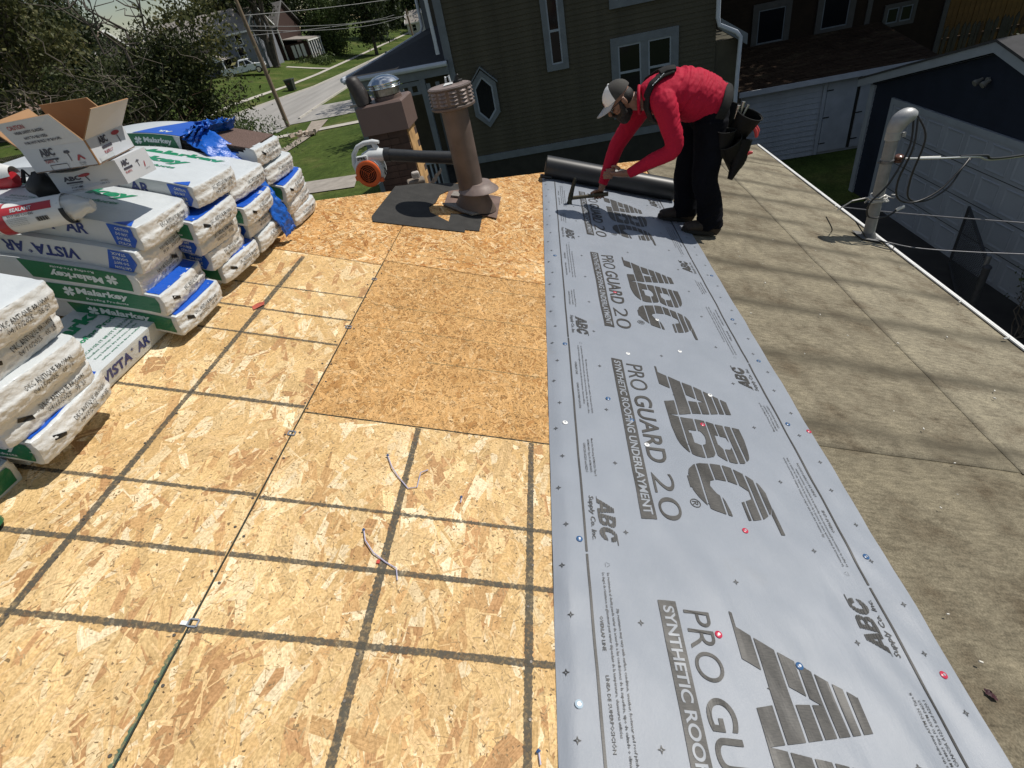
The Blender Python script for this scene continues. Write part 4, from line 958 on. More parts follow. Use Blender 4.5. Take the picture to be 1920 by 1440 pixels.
# the tree over the brown house and yard that keeps the shed in shade
tree('shade_tree', 'tall tree behind the olive house shading the street', 'tree', (-4.5, 51, G), 16, (4.6, 4, 3.6), 13.4, 'dark', 83, 60, 90, .4, .3, None, .7)
tree('shade_tree', 'slender tree behind the olive house shading the lawn', 'tree', (-2.6, 34.5, G), 13, (2.6, 2.2, 2.6), 11.2, 'dark', 84, 40, 80, .32, .2, None, .7)
tree('yard_tree', 'spreading tree overhanging the brown house and shed', 'tree', (14.6, 18.3, G), 12.5, (5.2, 4.4, 2.6), 10.2, 'dark', 82, 110, 190, .32, .28, None, .8)
t = thing('bare_branch_shrub', 'dark bare branched shrub beside the picket fence at the right edge', 'shrub', (16.6, 21, G)); mb = MB(); r2 = random.Random(8)
for i in range(26): limb(mb, (16.6, 21, G), (16.6 + r2.uniform(-1.9, 1.5), 21 + r2.uniform(-.7, .7), r2.uniform(-3.0, -1.2)), .03, .008, r2, 5, .05, 5)
mb.build('stems', M_bark, t); foliage('leaves', [(16.9 + r2.gauss(0, .5), 21, r2.uniform(-3.6, -1.8), 1) for _ in range(18)], 60, .25, .12, LM['dark'], t, 36)
t = thing('garden_weeds', 'dark weedy stems growing by the garage door', 'plant', (6.6, 6.9, G)); mb = MB()
for i in range(22): limb(mb, (6.6 + r2.uniform(-.2, .3), 7.0, G), (6.75 + r2.uniform(-.4, .45), 7.0 + r2.uniform(-.4, .4), r2.uniform(-3.5, -2.75)), .012, .004, r2, 5, .06, 4)
mb.build('stems', M_bark, t); foliage('leaves', [(6.8 + r2.gauss(0, .2), 7.0 + r2.gauss(0, .2), r2.uniform(-3.6, -2.8), 1) for _ in range(14)], 40, .12, .06, LM['dark'], t, 37)
# flowering shrubs by the brick house
t = thing('flower_bed', 'low pale flowering shrubs beside the brick house porch', 'shrubs', (-33, 88, -2.8)); 
foliage('leaves', [(-34.5 + r2.uniform(-2, 3), 90 + r2.uniform(-1, 2.5), terr(-33.5, 90) + r2.uniform(.1, .8), 1) for _ in range(30)], 60, .35, .25, LM['light'], t, 38)

# ================================================================== far houses
M_hgray = mat('grey house siding', (.19, .20, .225), .75, var=.12, sc=2); M_shgl = mat('grey brown shingles', (.26, .235, .21), .9, var=.2, sc=3, bump=.3, bsc=8); M_shgb = mat('brown shingles', (.22, .155, .12), .9, var=.25, sc=3)
M_wtrim = mat('white house trim', (.72, .72, .70), .6, var=.05); M_dkpane = M_glass
def gable_house(name, label, x0, x1, y0, y1, zg, ze, zr, wallm, roofm, over=.4, trim=None):
    trim = trim or M_wtrim
    h = thing(name, label, 'house', ((x0 + x1) / 2, (y0 + y1) / 2, zg)); ym = (y0 + y1) / 2
    mb = MB(); mb.prism([(y0, zg - .5), (y1, zg - .5), (y1, ze), (ym, zr - .1), (y0, ze)], lambda y, z, q: (q, y, z), x0, x1); mb.build('wall', wallm, h)
    s = (zr - ze) / (ym - y0); mb = MB()
    for sg, yy in ((-1, y0), (1, y1)):
        a, b = (x0 - over, x1 + over); e = yy + sg * over; zee = ze - s * over
        mb.add([(a, e, zee), (b, e, zee), (b, ym, zr), (a, ym, zr), (a, e, zee + .12), (b, e, zee + .12), (b, ym, zr + .12), (a, ym, zr + .12)], [(0, 1, 2, 3), (4, 5, 6, 7), (0, 1, 5, 4), (0, 3, 7, 4), (1, 2, 6, 5)])
    mb.build('roof', roofm, h); mb = MB(); mb.bb((x0 - over, y0 - over - .06, ze - s * over - .10), (x1 + over, y0 - over, ze - s * over + .10)); mb.build('gutter', trim, h)
    for xx in (x0 - over, x1 + over - .08):
        mb = MB()
        for sg, yy in ((-1, y0), (1, y1)):
            e = yy + sg * over; zee = ze - s * over; mb.add([(xx, e, zee), (xx, ym, zr), (xx, ym, zr + .22), (xx, e, zee + .22), (xx + .09, e, zee), (xx + .09, ym, zr), (xx + .09, ym, zr + .22), (xx + .09, e, zee + .22)], [(0, 1, 2, 3), (7, 6, 5, 4), (3, 2, 6, 7), (0, 4, 5, 1)])
        mb.build('rake_board', trim, h)
    return h
def fwin(h, x0, x1, z0, z1, y, m=None):
    mb = MB(); mb.bb((x0 - .1, y - .06, z0 - .1), (x1 + .1, y, z1 + .1)); w = mb.build('window', m or M_wtrim, h)
    mb = MB(); zm = (z0 + z1) / 2; mb.bb((x0, y - .09, z0), (x1, y - .061, zm - .03)); mb.bb((x0, y - .09, zm + .03), (x1, y - .061, z1)); mb.build('pane', M_dkpane, w)
gh = gable_house('grey_house', 'grey house with a small white trimmed porch gable across the street', -54, -38.7, 82, 90, -1.9, 2.75, 5.2, M_hgray, M_shgl)
mb = MB(); mb.add([(-53, 78.2, -.1), (-44.3, 78.2, -.1), (-44.3, 82, 1.7), (-53, 82, 1.7), (-53, 78.2, -.22), (-44.3, 78.2, -.22)], [(0, 1, 2, 3), (0, 4, 5, 1)]); mb.build('lower_roof', M_shgb, gh)
mb = MB(); mb.bb((-52.5, 78.7, -2.4), (-45.0, 82, -.15)); mb.build('front_room', M_hgray, gh)
pg = [(-44.2, .05), (-42.75, .90), (-41.3, .05)]
mb = MB(); mb.add([(x, 77.6, z) for x, z in pg] + [(x, 82, z) for x, z in pg], [(0, 1, 4, 3), (1, 2, 5, 4)]); mb.build('porch_roof', M_shgl, gh)
mb = MB(); ringframe(mb, [(-44.35, -.02), (-42.75, 1.02), (-41.15, -.02), (-41.3, -.10)], [(-44.05, -.02), (-42.75, .80), (-41.45, -.02), (-41.45, -.08)], 77.5, 77.6); mb.add([(-44.1, 77.56, -.02), (-41.4, 77.56, -.02), (-41.9, 77.56, .42), (-43.6, 77.56, .42)], [(0, 1, 2, 3)]); mb.build('porch_gable', M_wtrim, gh)
for x in (-44.0, -41.5): mb = MB(); mb.bb((x - .07, 77.6, -2.5), (x + .07, 77.74, 0)); mb.build('porch_post', M_wtrim, gh)
fwin(gh, -41.0, -40.1, -.9, .9, 82); fwin(gh, -43.3, -42.5, -1.5, .0, 82); fwin(gh, -47.0, -46.0, -1.2, -.4, 78.7); fwin(gh, -40.6, -39.9, 1.3, 2.3, 82)
M_brick = mat('red brown brick darkened for shade', (.045, .022, .017), .9, var=.2, sc=6, bump=.3, bsc=10)  # brick colour darkened in place of tree shade over this house
bk = gable_house('brick_house', 'shaded brown brick house with white windows across the street', -46, -38.9, 92, 101, -2.0, 2.4, 5.2, M_brick, mat('grey shingles darkened for shade', (.09, .085, .08), .9, var=.2, sc=3), trim=mat('shaded trim', (.16, .155, .15), .7))  # its shingles and trim also carry the shade in their colour
fwin(bk, -42.2, -41.2, .9, 2.0, 92); fwin(bk, -41.1, -40.3, -1.1, .35, 92); fwin(bk, -45, -44.2, -1.0, .4, 92)
mb = MB(); mb.bb((-38.95, 91.95, -2), (-38.75, 92.05, 2.4)); mb.build('downspout', M_wtrim, bk)
mb = MB(); mb.bb((-38.8, 92.5, -2.4), (-35.2, 98, -.1)); mb.build('sun_room', M_brick, bk)
mb = MB(); mb.add([(-38.9, 92.2, .55), (-35.0, 92.2, .0), (-35.0, 98.3, .0), (-38.9, 98.3, .55), (-38.9, 92.2, .7), (-35.0, 92.2, .15), (-35.0, 98.3, .15), (-38.9, 98.3, .7)], [(0, 3, 2, 1), (4, 5, 6, 7), (0, 1, 5, 4), (1, 2, 6, 5)]); mb.build('sun_room_roof', M_shgl, bk)
mb = MB(); mb.bb((-35.2, 92.4, -.15), (-34.95, 98.2, .02)); mb.build('sun_room_trim', M_wtrim, bk)
for i in range(6):
    y = 92.6 + i * 1.05; mb = MB(); mb.bb((-35.2, y, -2.3), (-35.02, y + .18, -.15)); mb.build('sun_room_column', M_wtrim, bk)
    mb = MB(); mb.bb((-35.19, y + .2, -1.7), (-35.15, y + 1.0, -.2)); mb.build('sun_room_pane', M_dkpane, bk)
for i in range(3): mb = MB(); mb.bb((-37.9 + i * .75, 92.42, -1.9), (-37.4 + i * .75, 92.49, -.3)); mb.build('sun_room_window', M_wtrim, bk)
wb = gable_house('bungalow', 'pale bungalow with white gable boards half hidden behind the bushy tree', -72, -58, 88, 97, -2.0, 1.0, 4.3, M_hgray, M_shgl)
fh = gable_house('white_house', 'tiny white house at the very end of the street', -29.8, -26.8, 140, 147, -4.0, -1.7, .2, mat('far white wall', (.50, .50, .48), .8), M_shgl); fwin(fh, -28.6, -27.8, -3.4, -2.2, 140)
# left neighbour with wreath and brown porch roof
M_lwall = mat('dark brown wall', (.040, .034, .030), .85, var=.2, sc=3)
ln = gable_house('left_house', 'dark house at the far left with a pale ring wreath and brown lower roof', -68, -47.5, 62.5, 71, -4.0, 2.35, 5.0, M_lwall, M_shgb)
mb = MB(); mb.add([(-68, 58.4, -.45), (-50.5, 58.4, -.30), (-51.5, 62.5, 1.25), (-68, 62.5, 1.1), (-68, 58.4, -.6), (-50.5, 58.4, -.45)], [(0, 1, 2, 3), (0, 4, 5, 1)]); mb.build('lower_roof', M_shgb, ln)
mb = MB(); mb.bb((-67, 59, -4.5), (-51.2, 62.5, -.5)); mb.build('front_room', M_lwall, ln)
wr_ = thing('wreath', 'pale ring wreath hanging on the dark house wall at the left', 'wreath', (-53.6, 62.38, 1.2)); mb = MB()
mb.tube([(-53.6 + .55 * math.cos(a), 62.38, 1.65 + .55 * math.sin(a)) for a in np.linspace(0, 2 * PI, 25)], [.12 + .03 * math.sin(q * 2.3) for q in range(25)], 7); mb.build('ring', mat('pale dried wreath', (.36, .34, .31), .9, var=.4, sc=6), wr_)
fwin(ln, -58.3, -56.9, -2.2, -.9, 59)
# far picket fence + shed at the left
fp = thing('far_picket_fence', 'dark picket fence on the lawn below the open box', 'fence', (-49.5, 50, G)); mb = MB(); mb.bb((0, 0, 0), (.10, .05, 1.0)); pme = mb.mesh('picket', M_bark)
for i in range(26): link('picket', pme, fp, Matrix.Translation((-53 + i * .22, 50.2 - i * .03, G + .05)))
for z in (.25, .8): mb = MB(); mb.tube([(-53, 50.28, G + z), (-47.3, 49.5, G + z)], .04, 4); mb.build('rail', M_bark, fp)

# ================================================================== street objects
M_pole = mat('weathered utility pole', (.17, .125, .085), .9, var=.25, sc=3, bump=.4, bsc=20, sx=(4, 4, .3))
po = thing('utility_pole', 'leaning brown wooden utility pole at the grass edge of the street', 'utility pole', (-19.85, 42.5, G))
mb = MB(); mb.tube([(-19.85, 42.5, G - .3), (-19.9, 42.5, 1.0), (-20.0, 42.5, 6.2)], [.16, .14, .11], 12); mb.build('pole', M_pole, po, smooth=40)
mb = MB(); mb.bb((-20.9, 42.4, 5.3), (-19.0, 42.55, 5.45)); mb.build('crossarm', M_pole, po)
p2 = thing('far_utility_pole', 'short far utility pole beside the olive house porch roof', 'utility pole', (-21.7, 105, -4)); mb = MB(); mb.tube([(-21.7, 105, -4.2), (-21.9, 105, 1.0)], .16, 8); mb.build('pole', M_pole, p2)
M_wire = mat('grey wire', (.22, .22, .22), .6, spec=.3); M_cable = mat('black cable', (.012, .012, .014), .45, var=.1)
def sagline(a, b, sag, n=16):
    a = Vector(a); b = Vector(b); return [a.lerp(b, i / n) - Vector((0, 0, sag * 4 * (i / n) * (1 - i / n))) for i in range(n + 1)]
for i, (a, b, s, r, lab) in enumerate([((-19.9, 42.5, 2.9), (2.0, 78, 2.6), .75, .022, 'topmost pale overhead wire crossing the dark trees'), ((-19.9, 42.5, 2.30), (-24, 105, .55), .5, .02, 'upper sagging wire along the street trees'),
                          ((-19.9, 42.5, 2.05), (-22, 105, .2), .7, .02, 'middle sagging wire along the street trees'), ((-19.9, 42.5, 1.75), (-4.0, 80, .6), .5, .016, 'lowest dark overhead wire'), ((-19.6, 42.5, 3.0), (-40, 82, 2.3), .3, .014, 'wire running from the pole to the grey house')]):
    mb = MB(); mb.tube(sagline(a, b, s), r, 4); tag(mb.build('overhead_wire', M_wire), lab, 'wire', 'overhead wires at the street pole')
mb = MB(); mb.tube([(-19.95, 42.4, 2.0), (-24.2, 42.0, G)], .012, 4); tag(mb.build('guy_wire', M_wire), 'thin pale guy wire slanting from the pole to the ground', 'wire')
# wheelie bin
bn = thing('rubbish_bin', 'dark green wheeled rubbish bin at the kerb by the street', 'bin', (-29.4, 67.6, terr(-29.4, 67.6)))
M_bin = mat('dark bin plastic', (.022, .028, .022), .5, var=.1); bx, by, bz = -29.4, 67.6, terr(-29.4, 67.6)
def frust(cx, cy, z0, z1, a0, b0, a1, b1): return [[(cx - a, cy - b, z), (cx + a, cy - b, z), (cx + a, cy + b, z), (cx - a, cy + b, z)] for a, b, z in ((a0, b0, z0), (a1, b1, z1))]
mb = MB(); mb.loft(frust(bx, by, bz + .06, bz + 1.12, .34, .30, .46, .44)); mb.build('body', M_bin, bn)
mb = MB(); mb.loft(frust(bx, by, bz + 1.12, bz + 1.2, .52, .5, .46, .44)); mb.build('lid', M_bin, bn)
for s in (-.3, .3): mb = MB(); mb.lathe([(.12, 0), (.12, .07)], (bx + s, by + .3, bz + .12), 12, roty(PI / 2)); mb.build('wheel', M_bin, bn)
mb = MB(); mb.box((bx, by - .44, bz + .75), (.2, .02, .16)); mb.build('emblem', mat('dull red emblem', (.12, .03, .03), .6), bn)
# pickup truck
tx, ty = -38.6, 77.0; tz = terr(tx, ty)
pk = thing('pickup_truck', 'white pickup truck parked on the lawn before the brick house', 'pickup truck', (tx, ty, tz))
TM = Matrix.Translation((tx, ty, tz)) @ Matrix.Rotation(.32, 4, 'Z')
M_wcar = mat('white car paint', (.68, .70, .72), .25, var=.03); M_tyre = mat('black tyre', (.014, .014, .014), .8); M_chrome = mat('dull chrome', (.5, .5, .5), .25, 1.0)
def carprism(mb, prof, y0, y1, inset=0): mb.prism(prof, lambda x, z, h: (x, h, z), y0, y1)
mb = MB(); carprism(mb, [(-2.7, .45), (2.55, .45), (2.7, .7), (2.65, .98), (1.5, 1.08), (1.45, 1.1), (-.5, 1.1), (-.55, 1.12), (-2.72, 1.12)], -.95, .95); mb.build('body', M_wcar, pk, TM)
mb = MB(); mb.loft([[(-.55, -.88, 1.1), (1.45, -.88, 1.1), (1.45, .88, 1.1), (-.55, .88, 1.1)], [(-.35, -.72, 1.72), (.75, -.72, 1.72), (.75, .72, 1.72), (-.35, .72, 1.72)], [(-.30, -.68, 1.77), (.70, -.68, 1.77), (.70, .68, 1.77), (-.30, .68, 1.77)]]); cab = mb.build('cab', M_wcar, pk, TM)
for yy in (-1, 1):
    for xa, xb, xc, xd in ((-.38, .38, .30, -.24), (.46, 1.22, .72, .40)):
        mb = MB(); f = lambda x, z: (x, yy * (.895 - (z - 1.1) * .258), z); mb.add([f(xa, 1.15), f(xb, 1.15), f(xc, 1.62), f(xd, 1.62)], [(0, 1, 2, 3)]); mb.build('side_window', M_glass, pk, TM)
mb = MB(); mb.add([(1.40, -.78, 1.16), (1.40, .78, 1.16), (.82, .66, 1.66), (.82, -.66, 1.66)], [(0, 1, 2, 3)]); mb.build('windscreen', M_glass, pk, TM)
mb = MB(); mb.bb((-2.6, -.80, 1.121), (-.65, .80, 1.13)); mb.build('bed_interior', M_tyre, pk, TM)
for x in (-1.75, 1.75):
    for y in (-.88, .88):
        mb = MB(); mb.lathe([(.25, -.11), (.36, -.11), (.38, -.06), (.38, .06), (.36, .11), (.25, .11)], (x, y, .38), 20, rotx(PI / 2)); w = mb.build('wheel', M_tyre, pk, TM, smooth=40)
        mb = MB(); mb.lathe([(.25, -.113), (.22, -.08), (.22, .08), (.25, .113)], (x, y, .38), 16, rotx(PI / 2)); mb.build('rim', M_chrome, w, TM)
mb = MB(); mb.bb((2.66, -.9, .48), (2.78, .9, .68)); mb.build('bumper', M_chrome, pk, TM)
mb = MB(); mb.bb((-2.8, -.9, .5), (-2.7, .9, .68)); mb.build('bumper', M_chrome, pk, TM)
for y in (-.72, .72): mb = MB(); mb.bb((2.60, y - .16, .74), (2.70, y + .16, .92)); mb.build('headlight', M_dkpane, pk, TM)
for y in (-.85, .85): mb = MB(); mb.bb((-2.74, y - .08, .74), (-2.715, y + .08, 1.05)); mb.build('tail_light', mat('red lamp', (.25, .02, .02), .3), pk, TM)
mbx = thing('mailbox', 'black mailbox on a post at the road edge by the porch roof', 'mailbox', (-20.6, 80, G)); mb = MB(); mb.tube([(-20.6, 80, G), (-20.6, 80, G + 1.1)], .05, 6); mb.build('post', M_bin, mbx); mb = MB(); mb.prism([(-.12, 0), (.12, 0), (.12, .15), (.06, .24), (-.06, .24), (-.12, .15)], lambda x, z, h: (-20.6 + x, 80 + h, G + 1.1 + z), -.28, .28); mb.build('box', M_bin, mbx)
# small heap of cut blocks on the garden path
hp = thing('firewood_heap', 'small heap of pale broken pieces on the garden path', 'debris heap', (-16.4, 36.5, G)); r2 = random.Random(12); M_pale = mat('pale broken stone', (.42, .34, .27), .9, var=.3, sc=4)
for i in range(11):
    mb = MB(); mb.box((-16.2 + r2.gauss(0, .35), 36.4 + r2.gauss(0, .25), G + .12 + r2.uniform(0, .25)), (r2.uniform(.15, .4), r2.uniform(.12, .3), r2.uniform(.1, .25)), Matrix.Rotation(r2.uniform(0, 3), 3, 'Z') @ Matrix.Rotation(r2.uniform(-.5, .5), 3, 'X')); mb.build('piece', M_pale, hp)
# ================================================================== shingle bundles
def plastic_mat(name, col, rough=.32, wr=.5):
    t = NT(name); n = t.noise(7, 4); c = t.ramp(n, [(.3, tuple(x * .92 for x in col)), (.7, tuple(min(1, x * 1.05) for x in col))])
    t.set(Base_Color=c, Roughness=rough, Specular_IOR_Level=.5)
    h = t.noise(1.0, 5, sx=(30, 60, 90)); h2 = t.noise(38, 4); t.bump(t.math('MULTIPLY_ADD', h, .6, t.math('MULTIPLY', h2, .5)), wr, .006); return t.m
M_wrapw = plastic_mat('white bundle wrapper', (.53, .56, .575)); M_blue = plastic_mat('blue bundle print', (.010, .085, .46)); M_green = plastic_mat('green bundle print', (.008, .135, .058))
M_endw = plastic_mat('crumpled white end wrap', (.66, .66, .645), .36, .8)
M_navy = plastic_mat('navy lettering', (.012, .030, .165)); M_ltr = plastic_mat('pale lettering', (.60, .66, .66)); M_greenl = plastic_mat('bright green lettering', (.01, .20, .09))
M_dot = mat('black ink jet print', (.035, .035, .033), .6); M_slot = mat('black strap slot', (.006, .006, .006), .5); M_smallp = mat('small green print', (.06, .20, .13), .6)
BL, BW, BH = 1.0, .345, .093
class Bundle:
    def __init__(s, seed, bend=1.0, L=BL, W=BW, H=BH):
        s.seed = seed; s.L, s.W, s.H = L, W, H; s.bend = bend; r = random.Random(seed); s.tilt = [r.uniform(-.006, .006) for _ in range(6)]; s.bulge = r.uniform(.000, .004); s.skew = r.uniform(-.012, .012)
    def D(s, P):
        P = np.asarray(P, float).reshape(-1, 3); L, W, H = s.L, s.W, s.H; r = .0065
        lo = np.array([-L + r, r, r]); hi = np.array([-r, W - r, H - r]); q = np.clip(P, lo, hi); d = P - q; mx = np.abs(d).max(1, keepdims=True); nn = np.linalg.norm(d, axis=1, keepdims=True) + 1e-9; n = d / nn
        p = q + n * mx
        e = np.clip((P[:, 0] + .11) / .11, 0, 1); e = e * e * (3 - 2 * e); off = s.seed * 7.31
        rid = 1 - np.abs(2 * fbm(np.stack([P[:, 0] * 16 + P[:, 2] * 9, P[:, 1] * 20 + P[:, 2] * 22, P[:, 2] * 34 + off], 1), s.seed, 3) - 1) * 2.0
        lowf = vnoise(np.stack([P[:, 0] * 5 + off, P[:, 1] * 7, P[:, 2] * 14], 1), s.seed + 3) - .5
        cr = np.abs(2 * fbm(np.stack([P[:, 0] * 30 + P[:, 2] * 12, P[:, 1] * 34 + P[:, 2] * 40, P[:, 2] * 46 - P[:, 1] * 14 + off], 1), s.seed + 9, 2) - 1)
        p = p + n * (rid * .0020 * e + (np.minimum(cr, .3) - .3) * -.009 * e + lowf * (.0030 + .001 * e))[:, None]
        # end bulges in the middle, pinched at the vertical edges
        yy = (P[:, 1] - W / 2) / (W / 2); zz = (P[:, 2] - H / 2) / (H / 2)
        p[:, 0] += e * (s.bulge * (1 - zz ** 2) - .011 * np.abs(yy) ** 5 + s.skew * yy + .0045 * np.tanh((.25 - zz + .35 * yy * np.sign(s.skew)) * 7))
        p[:, 2] += e * (-.002) * (zz > 0)
        p[:, 2] -= s.bend * .34 * np.clip(-.42 - P[:, 0], 0, 1) ** 2
        p[:, 2] += -.012 * np.clip(P[:, 0] + .16, 0, 1) / .16 * s.bend * .5
        p[:, 2] += s.tilt[0] * yy + s.tilt[1] * (P[:, 0] + .5)
        return p
    def shell(s, mb):
        L, W, H = s.L, s.W, s.H; nx, ny, nz = 46, 16, 8
        xs = -L + L * (1 - (1 - np.linspace(0, 1, nx)) ** 1.35); V = []; F = []
        def face(A, B, f, flip):
            a = len(V); na, nb = len(A), len(B)
            for i in A:
                for j in B: V.append(f(i, j))
            for i in range(na - 1):
                for j in range(nb - 1):
                    q = (a + i * nb + j, a + i * nb + j + 1, a + (i + 1) * nb + j + 1, a + (i + 1) * nb + j); F.append(q[::-1] if flip else q)
        ys = np.linspace(0, W, ny); zs = np.linspace(0, H, nz); ye = np.linspace(0, W, 60); ze = np.linspace(0, H, 20)
        face(xs, zs, lambda x, z: (x, 0, z), True); face(xs, zs, lambda x, z: (x, W, z), False); face(xs, ys, lambda x, y: (x, y, H), True); face(xs, ys, lambda x, y: (x, y, 0), False)
        sides = (len(V), len(F)); face(ye, ze, lambda y, z: (0, y, z), False); face(ye, ze, lambda y, z: (-L, y, z), True)
        ne = sides[1]; P = s.D(np.array(V))
        mb.add(P.tolist(), F); mb.m = [0] * ne + [1] * (len(F) - ne)
    def film(s, mb, face, poly, eps, mi=0, holes=None, step=.022):
        """conforming patch of printed film: polygon in face coordinates"""
        bm = bmesh.new(); vs = [bm.verts.new((x, y, 0)) for x, y in poly]; bm.faces.new(vs)
        P = np.array(poly); mn, mx = P.min(0), P.max(0)
        for ax in (0, 1):
            st = step if (ax == 0 or face != 'front') else .02
            for c in np.arange(mn[ax] + st * .5, mx[ax], st):
                co = [0, 0, 0]; co[ax] = c; no = [0, 0, 0]; no[ax] = 1
                bmesh.ops.bisect_plane(bm, geom=bm.verts[:] + bm.edges[:] + bm.faces[:], plane_co=co, plane_no=no)
        bm.verts.index_update(); v = np.array([tuple(x.co) for x in bm.verts]); f = [tuple(x.index for x in q.verts) for q in bm.faces]; bm.free()
        s.put(mb, face, v[:, :2], f, eps, mi)
    def put(s, mb, face, v2, f, eps, mi=0):
        a, b = v2[:, 0], v2[:, 1]; z = np.zeros(len(a))
        if face == 'front': P = np.stack([a, z - eps, b], 1)
        elif face == 'top': P = np.stack([a, b, z + s.H + eps], 1)
        else: P = np.stack([z + eps, a, b], 1)
        mb.add(s.D(P).tolist(), f, mi)
    def text(s, mb, face, body, x, y, L, H, eps, mi=0, inv=False, bold=.02, shear=0, res=2):
        v, f = text_geo(body, bold, shear, res); mn = v.min(0); d = v.max(0) - mn; w = (v - mn) * np.array([L / d[0], H / d[1]])
        if inv: w = np.array([L, H]) - w
        s.put(mb, face, w + np.array([x, y]), f, eps, mi)
CLOVER = []
for q in range(4):
    a0 = q * PI / 2 + PI / 4
    for r, da in ((.10, -.75), (.75, -.62), (1.0, -.34), (.80, 0.0), (1.0, .34), (.75, .62)): CLOVER.append((r * math.cos(a0 + da), r * math.sin(a0 + da)))
def clover(s, mb, face, cx, cy, r, eps, mi):
    v = np.array([(cx + x * r, cy + y * r) for x, y in CLOVER] + [(cx, cy)]); n = len(CLOVER); s.put(mb, face, v, [(i, (i + 1) % n, n) for i in range(n)], eps, mi)
DOTS = [('DKC ANTIQUE BROWN', '04/15/2025   05 20'), ('DKC ANTIQUE BROWN', '04/15/2025   05 16'), ('DKC ANTIQUE BROWN', '04/15/2025   05 25')]
def make_bundle(label, M, seed, side='green', inv=False, top=None, bend=1.0, endslot=None, W=BW, torn=False):
    b = Bundle(seed, bend, W=W); t = thing('shingle_bundle', label, 'shingle bundle', M=M, group='shingle bundles stacked along the ridge'); rg = random.Random(seed); H = b.H
    mb = MB(); b.shell(mb); mb.build('wrapper', [M_wrapw, M_endw], t, M, smooth=60)
    e1, e2 = .0014, .0028
    if side == 'green':
        mb = MB(); x0 = -.44 + rg.uniform(-.05, .05); a, c = (.014, H - .010) if not inv else (.016, H - .004)
        b.film(mb, 'front', [(x0 + .035, a), (-.020, a), (-.020, c), (x0, c)] if not inv else [(x0, c), (x0 + .035, a), (-.030, a), (-.030, c)], e1); mb.build('green_panel', M_green, t, M)
        mb = MB(); xx = x0 + .10
        if not inv:
            clover(b, mb, 'front', xx, .055, .024, e2, 0); b.text(mb, 'front', 'Malarkey', xx + .03, .040, .20, .036, e2, bold=.04); b.text(mb, 'front', 'Roofing Products', xx + .06, .022, .165, .013, e2, bold=.02, res=1)
        else:
            clover(b, mb, 'front', xx + .245, .055, .024, e2, 0); b.text(mb, 'front', 'Malarkey', xx + .01, .030, .20, .036, e2, inv=True, bold=.04); b.text(mb, 'front', 'Roofing Products', xx + .02, .070, .165, .013, e2, inv=True, bold=.02, res=1)
        mb.build('brand_lettering', M_ltr, t, M)
    else:
        mb = MB(); x1 = -.012; x0 = -.125
        if side != 'vista_plain':
            b.film(mb, 'front', [(x0 + (.018 if not inv else 0), .006), (x1 - .02, .006), (x1, H * .45), (x1 - .01, H - .006), (x0 + (.018 if inv else 0), H - .006)], e1); mb.build('blue_panel', M_blue, t, M)
            mb = MB()
            for i, w in enumerate(['CAUTION', 'DO NOT', 'DOUBLE', 'STACK']):
                yy = H - .026 - i * .019 if not inv else .012 + i * .019; b.text(mb, 'front', w, x0 + .028, yy, .055 if i else .062, .012, e2, inv=inv, bold=.02, res=1)
            mb.build('caution_lettering', M_ltr, t, M)
        mb = MB(); off = -.50 if side != 'vista_plain' else -.62
        if not inv: b.text(mb, 'front', 'VISTA', off, .030, .175, .045, e1, bold=.035); b.text(mb, 'front', '®', off + .178, .060, .018, .016, e1, res=1); b.text(mb, 'front', 'AR', off + .215, .030, .082, .045, e1, bold=.035)
        else: b.text(mb, 'front', 'VISTA', off + .10, .022, .175, .045, e1, inv=True, bold=.035); b.text(mb, 'front', '®', off + .08, .022, .018, .016, e1, inv=True, res=1); b.text(mb, 'front', 'AR', off - .01, .022, .082, .045, e1, inv=True, bold=.035)
        mb.build('name_lettering', M_navy, t, M)
    if top == 'blue':
        mb = MB(); b.film(mb, 'top', [(-.34, .012), (-.010, .012), (-.010, W - .014), (-.30, W - .014)], e1); mb.build('blue_panel', M_blue, t, M)
        mb = MB(); b.text(mb, 'top', 'MISE EN GARDE', -.27, .20, .17, .03, e2, bold=.02, res=1); b.text(mb, 'top', 'ATTENTION', -.27, .14, .15, .03, e2, bold=.02, res=1); mb.build('top_lettering', M_ltr, t, M)
    elif top == 'brand':
        mb = MB(); b.text(mb, 'top', 'Malarkey', -.62, W * .60, .46, .085, e1, bold=.05, shear=.12); b.text(mb, 'top', 'Roofing Products', -.52, W * .44, .34, .034, e1, bold=.03, shear=.1); clover(b, mb, 'top', -.70, W * .70, .05, e1, 0); mb.build('brand_lettering', M_greenl, t, M)
        mb = MB()
        for i in range(4): b.text(mb, 'top', ['BECAUSE IT MUST PERFORM', 'Excellent coverage and sealing strength', 'Keep bundles dry and store on a flat', 'surface away from direct weather'][i], -.55, W * (.30 - .075 * i), .30 - .02 * i, .013, e1, res=1, bold=.01)
        mb.build('small_print', M_smallp, t, M)
        if side == 'vista': mb = MB(); b.film(mb, 'top', [(-.10, .004), (-.02, .004), (-.045, .05)], e1); mb.build('blue_corner', M_blue, t, M)
    # dot matrix lettering and strap slot on the crumpled end
    mb = MB(); A, B_ = DOTS[seed % 3]; x = .10 + rg.uniform(0, .05)
    b.text(mb, 'end', A, x, H * .52, .17, .017, .0022, inv=inv, bold=.0, res=1); b.text(mb, 'end', B_, x + .012, H * .27, .155, .017, .0022, inv=inv, bold=.0, res=1); mb.build('date_print', M_dot, t, M)
    if endslot or (endslot is None and side == 'green'):
        mb = MB(); yy = .055 if not inv else .25; b.film(mb, 'end', [(yy, H * .78), (yy + .040, H * .58), (yy + .038, H * .42), (yy - .004, H * .62)], .0022); mb.build('strap_slot', M_slot, t, M)
    return t
